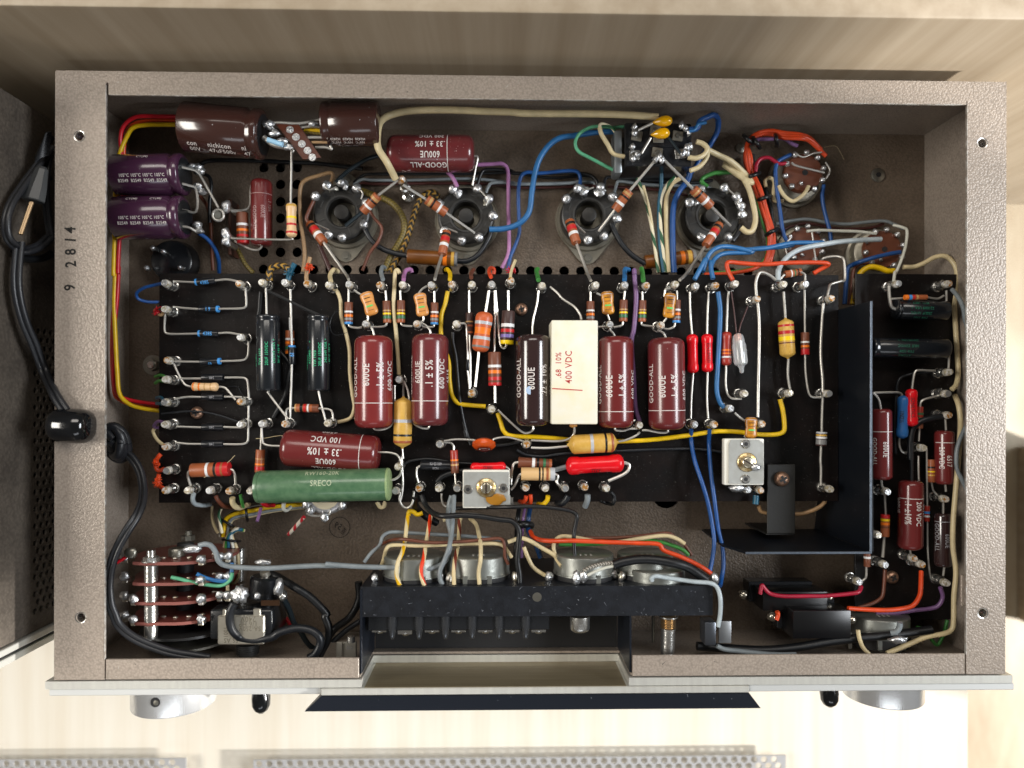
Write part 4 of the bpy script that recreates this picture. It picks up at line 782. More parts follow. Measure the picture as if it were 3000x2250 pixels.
# neon lamp
q = P('I', 180, 720, -170); t = thing('neon_lamp', 'small clear glass neon lamp with pointed tip, right of the rust resistor', 'lamp', (q.x, q.y, ZB+6))
A, Bq = P('I', 168, 625, -172), P('I', 204, 950, -165)
lathe('glass_envelope', A, Bq, [(0, .1), (.02, .45), (.07, .75), (.16, .86), (.24, .88), (.3, 1), (.72, 1), (.78, .9), (.82, .5), (.88, .34), (.95, .32), (.99, .2), (1, .05)], 22, GLASS, t, 28)
for o in (-5, 5): tube('electrode', [A+(Bq-A)*.2+Vector((o, 0, 0)), A+(Bq-A)*.72+Vector((o, 0, 0))], 2.6, TIN, t, 6, 0)
cyl('seal', A+(Bq-A)*.05, A+(Bq-A)*.2, 8, C('orange_bead', 'e89878', .4), t, 14)  # seal in one plain orange colour
tube('lead', path('I', [(118, 290), (140, 450), (160, 630)], -172), 2.4, WC['maroon'], t); tube('lead', path('I', [(250, 410), (215, 500), (192, 560), (178, 630)], -172), 2.4, WC['maroon'], t)
# bare bus wires on the right of the board
W('thick bare tinned wire running down between neon lamp and yellow resistor', 'silver', 'I', [(478, 195), (430, 160), (375, 130), (335, 150), (315, 220), (318, 310), (335, 420), (345, 560), (342, 800), (338, 1050), (332, 1305)], 26, -165, 'bus_wire')
W('thick bare tinned wire just left of the shield, upper length', 'silver', 'I', [(862, 385), (848, 600), (845, 800), (852, 1000), (858, 1100)], 25, -172, 'bus_wire')
W('bare tinned wire bent over the top edge of the board near the shield', 'silver', 'I', [(845, 40), (870, 15), (930, 5), (1000, 8), (1030, 40), (1035, 185), (1000, 205), (925, 232), (905, 270), (893, 330)], 22, (-260, -165), 'bus_wire')
# ---- right-hand board parts
EL('black cylinder capacitor with green print at the upper right corner', 'I', (1440, 432), (1862, 445), 162, [[{'z': -155, 'w': 26}, (1392, 240), (1398, 330), (1415, 410), (1465, 437)], [{'z': -165}, (1860, 430), (1860, 280)]],
   [('85°C  185°F', -46, 14, .9), ('2210H9 USA  +', -14, 12), ('250UF 16VDC', 16, 14), ('TVA 1161', 46, 10)], flip=True, size=12.5, ink='dgreen', z=-160)
EL('black cylinder capacitor with green print sticking out from behind the shield', 'I', (1240, 742), (1865, 752), 168, [[{'z': -165}, (1862, 740), (1880, 780), (1876, 920)]],
   [('2261H9 USA  +', -50, 14, .9), ('16UF 250VDC', -14, 18), ('TVA 1504', 16, 22), ('ATOM®', 42, 25)], flip=True, size=12.5, ink='dgreen', z=-160)
R('little orange banded resistor above the upper right black capacitor', 'I', (1520, 335), (1700, 334), 42, 'brown2', [(0, .14, 'orange'), (.18, .3, 'blue'), (.34, .44, 'red'), (.5, .58, 'tan')], [[(1415, 347), (1520, 342)], [(1700, 334), (1790, 345), (1840, 320)]], z=-135, lz=-150)
t, A, Bq, r = comp('resistor', 'resistor', 'blue film resistor beside a red one in the right-hand compartment', 'I', (1512, 1130), (1500, 1478), 92, -160, 'film', 'bluefilm', (), [[{'w': 20}, (1270, 1108), (1440, 1104), (1490, 1115), (1500, 1140)], [{'w': 20}, (1480, 1470), (1480, 1540), (1510, 1590), (1590, 1605)]]); wrap_text(t, A, Bq, r, [('1N2½', -10, 0)], INK['black'], 18)
redr('bright red film resistor beside a blue one in the right-hand compartment', 'I', (1576, 1075), (1582, 1380), 92, [[{'w': 20}, (1770, 930), (1640, 925), (1605, 940), (1590, 1000), (1580, 1080)]], ('IONETICS', 10, 0, 17, False), z=-150)
R('small rust and green resistor right of the blue and red pair', 'I', (1646, 1220), (1642, 1396), 52, 'rust', [(.28, .38, 'green'), (.5, .56, 'green'), (.7, 1, 'brown')], [[{'w': 18}, (1800, 1130), (1700, 1155), (1655, 1180), (1645, 1225)], [{'w': 18}, (1642, 1396), (1636, 1500)]], z=-175)
R('small brown resistor with red, yellow and orange bands low beside the shield', 'M', (1226, 437), (1224, 612), 68, 'brown2', [(0, .14, 'red'), (.18, .28, 'yellow'), (.34, .46, 'orange'), (.52, .6, 'brown')], [[{'w': 20}, (1222, 275), (1230, 437)], [{'w': 24}, (1220, 612), (1205, 780)]], z=-175)
R('short brown resistor with white band under the bottom edge of the shield', 'M', (1080, 745), (1080, 856), 54, 'brown', [(.25, .4, 'white')], [[{'w': 18}, (1072, 856), (1070, 940), (1040, 972)]], z=-180)
R('tiny resistor with blue and white bands right of the middle red capacitor', 'M', (1565, 365), (1563, 490), 42, 'rust', [(.35, .5, 'blue'), (.6, .72, 'white')], [[{'w': 16}, (1562, -100), (1565, 365)], [{'w': 16}, (1568, 490), (1572, 750), (1590, 930), (1620, 970)]], z=-180)
R('brown and gold banded resistor left of the 200 VDC capacitor', 'M', (1600, -10), (1600, 172), 58, 'brown2', [(.3, .38, 'black'), (.5, .56, 'yellow'), (.66, .72, 'sand')], [[{'w': 16}, (1600, 172), (1615, 240), (1660, 290)]], z=-180)
R('faint brown and white resistor over the top edge near the pale grey wire', 'I', (548, 150), (682, 128), 60, 'brown2', [(.35, .42, 'white'), (.55, .62, 'green'), (.75, .82, 'black')], [[{'w': 18}, (548, 150), (510, 190)], [{'w': 18}, (682, 130), (712, 150), (715, 200)]], z=-200)
# ================================================================ tube sockets
LUGM = []
def lug_mesh(i):
    r = random.Random(i); g = []
    g.append(box_geo(-9, 9, -2.5, 1.5, 0, 34, 1)); g.append(box_geo(-7, 7, -3, 9, 28, 44, 3))
    bm = bmesh.new(); bmesh.ops.create_icosphere(bm, subdivisions=2, radius=1)
    for v in bm.verts: v.co = Vector((v.co.x*12*(1+r.uniform(-.2, .2)), v.co.y*11*(1+r.uniform(-.2, .2))+3, v.co.z*13*(1+r.uniform(-.2, .2))+42))
    g.append(([v.co.copy() for v in bm.verts], [tuple(v.index for v in f.verts) for f in bm.faces])); n1 = len(g[0][1])+len(g[1][1]); bm.free()
    V, F = merge(*g); return me_new('solder_lug', V, F, [TIN, SOLD], [0 if k < n1 else 1 for k in range(len(F))], sharp=60)
LUGM = [lug_mesh(i) for i in range(5)]
BAK = mat('black_bakelite', (.012, .012, .012), .42, bump=(.06, .3, 'n'), var=(.03, .2, (.03, .028, .025)))
BRB = mat('brown_bakelite', (.10, .028, .014), .35, coat=.2, bump=(.06, .2, 'n'), var=(.02, .3, (.15, .05, .025)))
RING = mat('socket_ring', (.36, .335, .28), .4, .7, bump=(.05, .3, 'n'), var=(.02, .3, (.24, .22, .17)))
RIBM = mat('dusty_bakelite', (.035, .034, .032), .5, bump=(.08, .3, 'n'))
def octal(label, fr, cx, cy, ring=(10, 60), lugs=(20, 70, 110, 150, 200, 250, 290, 335)):
    z = -334; q = P(fr, cx, cy, z); x, y = q.x, q.y; t = thing('octal_socket', label, 'tube socket', (x, y, ZF), 'black octal tube sockets')
    g = lathe_geo(Vector((x+2, y-2, ZF+1)), Vector((x+2, y-2, ZF+16)), [(0, 1), (.6, 1), (1, .96)], 110, seg=40)
    mk('retaining_ring', g[0], g[1], RING, t)
    V, F = [], []      # diamond flange with ears
    pts = []
    for i in range(48):
        a = 2*math.pi*i/48; r = 112+max(0, abs(math.sin(a))**14)*42; pts.append((x+2+math.cos(a)*r, y-2+math.sin(a)*r))
    holed('mounting_flange', pts, [(x+2, y-2-134, 13), (x+2, y-2+134, 13)], 6, RING, t, xf=lambda v: Vector((v.x, v.y, ZF+8+v.z)))
    for s in (-1, 1): lathe('flange_rivet', (x+2, y-2+s*134, ZF+7), (x+2, y-2+s*134, ZF+14), [(0, 1.25), (.5, 1.2), (.55, .7), (1, .65)], 14, OLDTIN, t, 18)
    prof = [(0, 1), (.85, 1), (.95, .97), (1, .92)]
    V, F, fm = lathe_geo(Vector((x, y, ZF+17)), Vector((x, y, z)), prof, 96, seg=48)
    # cut centre: top annulus instead of a disc
    F = F[:-2]; o = len(V)-48; n = len(V)
    for r, zz in ((50, z), (47, z-3), (47, z-62), (0.5, z-62)):
        for k in range(48):
            a = math.atan2((V[o+k]-Vector((x, y, 0))).y, (V[o+k]-Vector((x, y, 0))).x); V.append(Vector((x+math.cos(a)*r, y+math.sin(a)*r, zz)))
    for j in range(4):
        a0 = o+j*48
        for k in range(48): F.append((a0+k, a0+(k+1) % 48, a0+48+(k+1) % 48, a0+48+k))
    bs = mk('base', V, F, BAK, t, sharp=18)
    for k in range(8):
        a = math.radians(45*k); V2, F2 = box_geo(-6, 6, -9, 9, -1, .7, 0); M = Matrix.Rotation(a-math.pi/2, 3, 'Z'); mk('pin_slot', [M@v+Vector((x+math.cos(a)*78, y+math.sin(a)*78, z+.3)) for v in V2], F2, BLKM, bs, smooth=False)
    lathe('raised_rim', (x, y, z-1), (x, y, z+5), [(0, 1), (.6, 1), (1, .95)], 58, RIBM, bs, 32) if False else None
    g2 = []; 
    for r_ in (51, 57): g2 += [Vector((x+math.cos(j*math.pi/16)*r_, y+math.sin(j*math.pi/16)*r_, z+3)) for j in range(32)]
    mk('raised_rim', g2+[v-Vector((0, 0, 5)) for v in g2], [(j, (j+1) % 32, (j+1) % 32+32, j+32) for j in range(32)]+[(j+32, (j+1) % 32+32, (j+1) % 32+96, j+96) for j in range(32)]+[(j, (j+1) % 32, (j+1) % 32+64, j+64) for j in range(32)], RIBM, bs)
    lathe('key_post', (x, y, z-60), (x, y, z+4), [(0, 1), (.95, 1), (.99, .95), (1, .88)], 25, BAK, bs, 28)
    for k in range(8):
        a = math.radians(22.5+45*k); c, s = math.cos(a), math.sin(a); bx = box('slot_rib', -13, 13, -2.2, 2.2, -1, 3, RIBM, bs, .5); bx.location = Vector((x+c*71, y+s*71, z+.4))*S-t.location-bs.location; bx.rotation_euler = (0, 0, a+math.pi/2*(k % 2))
    for i, a in enumerate(lugs):
        a = math.radians(a); o = link('solder_lug', LUGM[i % 5], t, (x+math.cos(a)*88, y+math.sin(a)*88, z-12), (0, 0, a-math.pi/2)); o.scale = (1.35, 1.4, .95)
    return (x, y, z)
octal('black octal socket with braided sleeve and striped resistors, leftmost of the four', 'B', 830, 1165, lugs=(15, 52, 88, 118, 150, 245, 275, 330))
octal('black octal socket with blue lead on its right lug, second from the left', 'B', 1838, 1192, lugs=(-5, 32, 65, 118, 160, 220, 262, 300))
octal('black octal socket with one resistor crossing its right edge, third from the left', 'C', 902, 1186, lugs=(-12, 35, 68, 118, 150, 265, 300))
octal('black octal socket where cream cable ends, rightmost of the four', 'C', 1900, 1190, lugs=(-2, 15, 38, 70, 120, 158, 240, 300))
def noval(label, fr, cx, cy, k=1.0, z=-330, col=None):
    q = P(fr, cx, cy, z); x, y = q.x, q.y; t = thing('small_tube_socket', label, 'tube socket', (x, y, ZF), 'brown nine-pin tube sockets')
    lathe('shield_base', (x-6, y-8, ZF+2), (x-6, y-8, z-22), [(0, 1.12), (.15, 1.1), (.2, 1), (.9, 1), (.95, .95), (1, .9)], 84*k, RING, t, 40)
    g = lathe_geo(Vector((x, y, ZF+20)), Vector((x, y, z)), [(0, 1), (.92, 1), (1, .95)], 66*k, seg=36); mk('wafer', g[0], g[1], BRB, t)
    g = lathe_geo(Vector((x+4, y, z-1)), Vector((x+4, y, z+1.5)), [(0, 1), (1, .95)], 10*k, seg=18); mk('centre_hole', g[0], g[1], BLKM, t)
    for i in range(9):
        a = math.radians(-60+i*36); o = link('solder_lug', LUGM[i % 5], t, (x+math.cos(a)*64*k, y+math.sin(a)*64*k, z-26), (0, 0, a-math.pi/2)); o.scale = (.8, .9, .8)
    blob('solder_point', (x-12, y-38*k, z+5), 7, SOLD, t)
    return x, y, z
noval('brown nine-pin socket under the orange harness at upper right', 'D', 705, 845)
noval('brown nine-pin socket half hidden under blue wires above the board', 'D', 715, 1430, .92, -345)
noval('brown nine-pin socket at the end of the pale grey wire', 'D', 1350, 1465, .98, -330)
# dark socket at the left
q = P('A', 1382, 1555, -350); t = thing('black_base', 'round black plug base partly under the board at upper left', 'tube socket', (q.x, q.y, ZF))
lathe('base', (q.x, q.y, ZF+1), (q.x, q.y, -350), [(0, 1.05), (.5, 1), (.9, .95), (1, .85)], 72, BLKP, t, 36)
for x_, y_ in ((1325, 1480), (1180, 1615), (1460, 1615), (1240, 1455)):
    p_ = P('A', x_, y_, -315); link('solder_lug', LUGM[0], t, (p_.x, p_.y, -352), (0, 0, random.random()*6)).scale = (.7, .7, .8)

# ================================================================ upper-left power supply parts
def SNAP(label, name_end, fr, a, b, w, z, base, lines, size, flip, end=1, group=None, pr='snap', ink='white'):
    t, A, B, r = comp('electrolytic_capacitor', 'capacitor', label, fr, a, b, w, z, pr, base, (), (), group=group); wrap_text(t, A, B, r, lines, INK[ink], size, flip=flip, sx=.85, bold=.012)
    cyl('end_disc', B-(B-A).normalized()*2, B+(B-A).normalized()*1.5, r*.8, BLKP, t, 30)
    return t, A, B, r
t, A, Bq, r = SNAP('big chocolate brown cylinder capacitor lettered nichicon, at the rear left', 0, 'A', (1500, 475), (2135, 540), 392, -150, 'nichi', [('con     nichicon     ni', -36, -2), ('00V    47uF500v    47', -53, 4, 1.0)], 23, False)
t, A, Bq, r = SNAP('short chocolate brown cylinder capacitor beside the cream cable', 0, 'B', (1140, 455), (683, 455), 348, -150, 'nichi', [('105°C  105°C  105°C', 50, 5), ('H2420  H2420  H2420', 38, 5)], 12.5, False)
t1, A1, B1_, r1 = SNAP('upper of two purple cylinder capacitors at the left wall', 0, 'A', (945, 872), (1500, 862), 330, -175, 'purp', [('CY(M)', 60, -4, 1.1), ('105°C 105°C 105°C 105°C', 1, 0), ('B2549  B2549  B2549  B2549', -13, 0)], 13.5, False, group='purple cylinder capacitors')
t2, A2, B2_, r2 = SNAP('lower of two purple cylinder capacitors at the left wall', 0, 'A', (945, 1215), (1500, 1208), 340, -175, 'purp', [('CY(M)         CY(M)', 60, 0, 1.1), ('105°C 105°C 105°C 105°C', 1, 0), ('B2549  B2549  B2549  B2549', -13, 0)], 13.5, False, group='purple cylinder capacitors')
for t_, pts in ((t1, [[(1465, 800), (1530, 815), (1590, 835), (1640, 900), (1770, 1130)], [(1470, 935), (1530, 950), (1590, 985), (1590, 1160), (1480, 1145)]]), (t2, [[(1465, 1140), (1520, 1148)], [(1465, 1280), (1530, 1290), (1600, 1330)]])):
    for p_ in pts: tube('lead', path('A', p_, (-150, -200)), 4.2, LEAD, t_, 7, 4)
for i, (x_, y_) in enumerate(((1600, 800), (1620, 835), (1600, 960), (1640, 1000), (1600, 1270), (1610, 1310), (1560, 800))):
    b_ = blob('solder_joint', P('A', x_, y_, -200), 13, SOLD, None, 1.2, .9, .9, .3)
    tag(b_, ['upper solder lump right of the upper purple capacitor', 'solder lump where a slanting lead leaves the upper purple capacitor', 'solder lump at the lower lead of the upper purple capacitor', 'solder lump above the brown wire between the purple capacitors', 'solder lump at the bottom lead of the lower purple capacitor', 'solder lump where the blue wire meets the lower purple capacitor', 'small solder lump nearest the top of the upper purple capacitor end'][i], 'solder', 'solder lumps beside the purple capacitors')
t = thing('terminal_lug_strip', 'brown fibre strip with metal lugs right of the purple capacitors', 'terminal strip', (*P('A', 1860, 1270, -330).xy, ZF))
box('fibre_strip', P('A', 1850, 1060, -330).x, P('A', 1872, 1060, -330).x, P('A', 1860, 1510, -330).y, P('A', 1860, 1060, -330).y, ZF+1, -330, C('fibre_brown', '4a2412', .5), t, 1)
tube('eye_ring', [P('A', 1768+44*math.cos(i*math.pi/8), 1190+44*math.sin(i*math.pi/8), -230) for i in range(17)], 5, LEAD, t); cyl('eyelet_post', P('A', 1768, 1190, -300), P('A', 1768, 1190, -228), 12, OLDTIN, t)
for y_ in (1120, 1345, 1400): blob('solder_joint', P('A', 1835, y_, -240), 15, SOLD, t, .9, 1.3, 1, .3); box('lug', *(lambda q: (q.x-7, q.x+7, q.y-9, q.y+9))(P('A', 1845, y_+15, -250)), -330, -250, TIN, t, 2)
R('brown resistor with white, orange and red bands beside the dark red capacitor', 'A', (1962, 1172), (1970, 1420), 94, 'brown', [(.36, .44, 'white'), (.54, .62, 'orange'), (.72, .80, 'red'), (.86, 1, 'red')], [[(1962, 1172), (1940, 1165), (1850, 1158)]], z=-280, lz=-270)
R('beige film resistor with yellow and red bands, hanging by a long upright lead', 'B', (424, 1090), (427, 1372), 84, 'film', [(.06, .12, 'sand'), (.40, .46, 'yellow'), (.60, .66, 'red'), (.83, .89, 'red')], [[{'w': 18, 'z': (-150, -200)}, (428, 660), (424, 880), (420, 1095)], [{'w': 16, 'z': -230}, (428, 1368), (400, 1388), (0, 1380), 'A', (1870, 1374)]], prof='film', z=-220)
# little brown circuit board with eyelets
z = -120; pts = [P('B', x_, y_, z) for x_, y_ in ((285, 435), (478, 447), (665, 722), (520, 738))]
t = thing('eyelet_board', 'small brown eyelet board set aslant between the two brown capacitors', 'circuit board', (pts[0]+pts[2])/2)
V = [p for p in pts]+[p-Vector((0, 0, 5)) for p in pts]; mk('panel', V, [(3, 2, 1, 0), (4, 5, 6, 7)]+[(i, (i+1) % 4, (i+1) % 4+4, i+4) for i in range(4)], C('brown_pcb', '4e2618', .3, bump=(.05, .2, 'n')), t, smooth=False)
for x_, y_ in ((412, 497), (462, 557), (510, 613), (556, 667), (594, 722)):
    q = P('B', x_, y_, z); lathe('eyelet', (q.x, q.y, z), (q.x, q.y, z+5), [(0, 1.35), (.4, 1.2), (.41, .6), (1, .5)], 9, SOLD, t, 16)
for k_, (x_, y_, s_) in enumerate(((235, 452, 12), (290, 530, 12), (350, 590, 11), (400, 640, 10), (250, 480, 9), (600, 450, 10))): blob('solder_joint', P('B', x_, y_, -112), s_, SOLD, t, 1.5, .9, .8, .35)
for k_, (c_, pts_) in enumerate((('silver', [(200, 470), (300, 440), (500, 445), (680, 410)]), ('silver', [(500, 480), (600, 470), (700, 480)]), ('gold', [(540, 520), (600, 525), (700, 535)]), ('silver', [(560, 560), (650, 560), (720, 565)]), ('tan', [(590, 600), (660, 600), (715, 600)]), ('silver', [(620, 640), (700, 640), (750, 655), (740, 630)]), ('silver', [(200, 560), (290, 620), (410, 640)]), ('silver', [(380, 600), (440, 660), (430, 680)]))):
    tube('jumper', path('B', pts_, -118-k_ % 3*10), 4.5 if k_ != 6 else 9, WC[c_], t, 8)
W('short red wire between eyelet board and the short brown capacitor', 'red', 'B', [(560, 440), (620, 462), (700, 475)], 34, -135); W('short yellow wire between eyelet board and the short brown capacitor', 'yellow', 'B', [(530, 498), (600, 505), (700, 508)], 36, -140)
tag(tube('crimp_sleeve', path('B', [(232, 578), (355, 620)], -100), 8, C('pale_blue_plastic', '9ac4e0', .3), smooth=0), 'pale blue sleeve at the left end of the small eyelet board', 'sleeve')
q = P('B', 1318, 905, -210); t = thing('standoff_post', 'single upright standoff post where cream cable and two resistors meet', 'post', (*P('B', 1360, 1030, ZF).xy, ZF))
lathe('post', (q.x, q.y, ZF+2), (q.x, q.y, -210), [(0, 1.6), (.1, 1.5), (.12, .9), (.5, .9), (.52, 1.2), (.6, 1.2), (.62, .8), (.9, .8), (.92, 1.1), (1, .9)], 14, TIN, t, 18); blob('solder_joint', (q.x, q.y, -208), 13, ROSIN, t)

# ---- chassis connector at the rear
t = thing('chassis_connector', 'black rectangular connector block with solder tags under two yellow capacitors', 'connector', (*P('C', 1460, 620, -200).xy, ZF))
z = -215; a, b = P('C', 1190, 440, z), P('C', 1730, 795, z); box('block', a.x, b.x, b.y, a.y, ZF+2, z, BLKP, t, 4); c_, d_ = P('C', 1215, 600, z+4), P('C', 1715, 640, z+4); box('rib', c_.x, d_.x, d_.y, c_.y, z, z+5, BLKP, t, 1)
a, b = P('C', 1105, 500, -225), P('C', 1190, 850, -225); box('steel_bracket', a.x, b.x-8, b.y, a.y, -300, -225, mat('zinc_grey', (.26, .28, .29), .38, .7), t, 6, 2)
for x_, y_, m_ in ((1290, 545, RING), (1620, 545, RING), (1455, 680, RING), (1270, 700, TIN), (1640, 690, TIN), (1465, 560, RING), (1440, 500, RING)):
    q = P('C', x_, y_, z+8); box('contact', q.x-17, q.x+17, q.y-16, q.y+16, z, z+8, m_, t, 2, rot=.15*((x_ % 3)-1)); lathe('contact_rivet', (q.x, q.y, z+8), (q.x, q.y, z+11), [(0, 1), (1, .7)], 9, OLDTIN, t, 14)
for x_, y_ in ((1265, 480), (1265, 520), (1250, 640), (1290, 700), (1255, 740), (1680, 480), (1710, 520), (1650, 460), (1690, 640), (1660, 690), (1700, 680), (1440, 735), (1490, 735), (1470, 715), (1720, 640)):
    blob('solder_joint', P('C', x_, y_, z+22), 10, SOLD, t, 1, 1.4, 1, .35, 1)
for (x_, y_), (x2, y2), lab in (((1500, 425), (1415, 440), 'upper of two yellow teardrop capacitors on the rear connector'), ((1480, 525), (1400, 540), 'lower of two yellow teardrop capacitors on the rear connector')):
    q = P('C', x_, y_, -165); u = thing('disc_capacitor', lab, 'capacitor', (q.x, q.y, -200), 'yellow teardrop capacitors'); YM = C('yellow_lacquer', 'e0a400', .2, coat=.5)
    V, F, fm = lathe_geo(P('C', x2, y2, -172), P('C', x_+75, y_-4, -165), [(0, .12), (.12, .35), (.3, .75), (.5, 1), (.72, 1), (.88, .8), (.96, .5), (1, .15)], 17, seg=24); mk('body', V, F, YM, u, sharp=80)
for p_ in ([(1415, 445), (1300, 500)], [(1400, 565), (1325, 690)], [(1545, 560), (1640, 690)]):
    tag(tube('spring_lead', path('C', p_, -175), 4.6, LEAD if p_[0][0] != 1545 else WC['sleeve'], None, 10, 0, rf=None), {1415: 'coiled lead from the upper yellow capacitor to the upper left tag', 1400: 'coiled lead from the lower yellow capacitor to the lower left tag', 1545: 'dark coiled lead from the lower yellow capacitor to the right tag'}[p_[0][0]], 'lead', 'coiled capacitor leads')
# ---- resistors round the sockets
TB = [(.12, .24, 'tan'), (.28, .36, 'black'), (.42, .5, 'brown2'), (.60, .70, 'white')]; TR = [(.12, .22, 'black'), (.27, .46, 'red'), (.55, .68, 'white')]
def TRs(label, fr, a, b, w, bands, leads, z=(-235, -255)): return comp('resistor', 'resistor', label, fr, a, b, w, z, 'cc', 'brown2', bands, leads, lz=-240)[0]
TRs('brown resistor slanting from the standoff over the leftmost socket', 'B', (1125, 1030), (1005, 1162), 76, TB, [[{'w': 24, 'z': (-205, -235)}, (1300, 900), (1125, 1032)], [{'w': 34, 'm': WC['sleeve'], 'n': 'sleeve', 'z': (-255, -280)}, (1005, 1160), (865, 1275)]])
TRs('brown resistor slanting from the standoff over the second socket', 'B', (1520, 1062), (1678, 1172), 80, TB, [[{'w': 24, 'z': (-205, -235)}, (1330, 945), (1522, 1065)], [{'w': 22, 'z': (-255, -300)}, (1675, 1168), (1910, 1335)]])
TRs('brown and red resistor reaching down from the leftmost socket to the board', 'B', (572, 1260), (688, 1412), 74, TR, [[{'w': 14, 'z': -290}, (605, 1255), (730, 1310)], [{'w': 24, 'z': (-240, -160)}, (682, 1405), (860, 1659), 'F', (612, 190)]], (-270, -240))
TRs('brown and red resistor reaching down from the second socket to the board', 'B', (1682, 1325), (1646, 1508), 72, TR, [[{'w': 14, 'z': -290}, (1685, 1330), (1690, 1300), (1770, 1330)], [{'w': 26, 'z': (-240, -160)}, (1646, 1505), (1605, 1640), 'F', (1310, 190)]], (-260, -230))
TRs('brown resistor hanging from the rear connector over the third socket', 'C', (1228, 992), (1110, 1150), 76, [(.1, .2, 'tan'), (.28, .36, 'black'), (.58, .70, 'white')], [[{'w': 24, 'z': (-200, -235)}, (1450, 730), (1230, 992)], [{'w': 24, 'z': (-255, -300)}, (1110, 1148), (980, 1320)]])
TRs('brown and red resistor reaching down from the third socket to the board', 'C', (742, 1238), (798, 1415), 78, TR, [[{'w': 16, 'z': -290}, (738, 1240), (750, 1225), (870, 1335)], [{'w': 26, 'z': (-240, -160)}, (795, 1412), (880, 1640), 'G', (915, 200)]], (-260, -230))
TRs('brown resistor hanging from the rear connector over the rightmost socket', 'C', (1745, 980), (1888, 1118), 80, [(.12, .2, 'tan'), (.26, .34, 'black'), (.60, .72, 'white')], [[{'w': 26, 'z': (-200, -235)}, (1500, 735), (1750, 985)], [{'w': 26, 'z': (-255, -300)}, (1885, 1115), (2045, 1278)]])
TRs('brown and red resistor reaching down from the rightmost socket to the board', 'C', (1958, 1265), (1845, 1435), 72, [(.12, .22, 'black'), (.30, .46, 'red'), (.52, .62, 'white')], [[{'w': 26, 'z': (-240, -160)}, (1848, 1432), (1700, 1650), 'G', (1635, 195)]], (-260, -230))
t, A, Bq, r = comp('resistor', 'resistor', 'stout brown tube resistor with orange bands, below the second socket', 'B', (1366, 1524), (1768, 1548), 116, -330, 'cc', 'tubebr', [(.72, .8, 'orange'), (.88, .94, 'sand'), (.95, 1, 'grey')], ())
t, A, Bq, r = comp('resistor', 'resistor', 'stout brown tube resistor partly behind the bundle of upright wires', 'C', (1352, 1572), (1758, 1524), 112, -335, 'cc', 'tubebr', [(.70, .78, 'orange'), (.84, .92, 'sand'), (.94, 1, 'grey')], ())
# nut and lug at the left edge
q = P('E', 685, 882, -395); t = thing('ground_nut', 'hexagonal nut and flat washer on the deck at the left board edge', 'nut', (q.x, q.y, ZF)); cyl('washer', (q.x-4, q.y, ZF+1), (q.x-4, q.y, ZF+5), 34, OLDTIN, t, 28); lathe('nut', (q.x, q.y, ZF+5), (q.x, q.y, ZF+24), [(0, 1), (.8, 1), (1, .9)], 22, OLDTIN, t, 6, 20); cyl('stud', (q.x, q.y, ZF+5), (q.x, q.y, ZF+32), 12, TIN, t, 16)
# metal can socket below the green resistor
q = P('J', 2080, 690, -262); t = thing('round_socket', 'round silver socket peeping out from under the green resistor', 'socket', (q.x, q.y, ZF))
lathe('can', (q.x, q.y, ZF+2), (q.x, q.y, -262), [(0, 1), (.8, 1), (.93, .97), (.97, .93), (1, .8)], 68, mat('satin_zinc', (.62, .61, .62), .33, .75), t, 40); cyl('insulator', (q.x, q.y, -262), (q.x, q.y, -260), 48, C('pale_insulator', 'c8bca0', .5), t, 30)
for a_ in (-2.4, -1.57, -.5, .3, 3.6): blob('solder_lug', (q.x+math.cos(a_)*66, q.y+math.sin(a_)*70, -262), 14, SOLD, t, 1, 1.2, .8, .3)
tube('ring_wire', path('J', [(1930, 840), (1990, 860), (2110, 850), (2120, 810)], -262), 4, LEAD, t)

# ================================================================ rotary switch, toggle switch, pots
WAF = mat('fibre_wafer', (.13, .028, .022), .38, coat=.15, bump=(.08, .3, 'n'), var=(.02, .3, (.19, .05, .04))); WAFE = mat('fibre_edge', (.22, .07, .055), .7, bump=(.3, .5, 'n'))
rs = thing('rotary_switch', 'rotary switch of stacked dark red fibre wafers with silver spacers at lower left', 'switch', (*P('J', 700, 1500, -150).xy, ZF))
cx = P('J', 800, 1230, -60).x
ys = []
for (fy, fr_, xl, xr) in ((1238, 'J', 0, 0), (1405, 'J', 0, 0), (1562, 'J', 0, 0), (485, 'N', 0, 0)):
    q = P(fr_, 700, fy, -62); y = q.y; ys.append(y); zc = -62-150; R_ = 152; c0 = P('J', 655, 1200, -62).x
    pts = []
    for k in range(40):
        a = 2*math.pi*k/40; pts.append((cx+math.cos(a)*R_*1.0, zc+math.sin(a)*150))
    # flats carrying the spacer: ear towards the upper left
    pts = [(x_, min(z_, -64)) for x_, z_ in pts]; pts2 = []
    for x_, z_ in pts:
        if z_ > -110 and x_ < cx: z_ = -64-(max(0, (c0-30)-x_))*.35; 
        pts2.append((x_, z_))
    V = [(x_, y, z_) for x_, z_ in pts2]+[(x_, y-9, z_) for x_, z_ in pts2]; n = 40
    F = [tuple(range(n)), tuple(reversed(range(n, 2*n)))]+[(i, i+n, (i+1) % n+n, (i+1) % n) for i in range(n)]
    wf = mk('wafer', V, F, [WAF, WAFE], rs, fm=[0, 0]+[1]*n, sharp=30); wfs = globals().setdefault('WFS', []); wfs.append(wf)
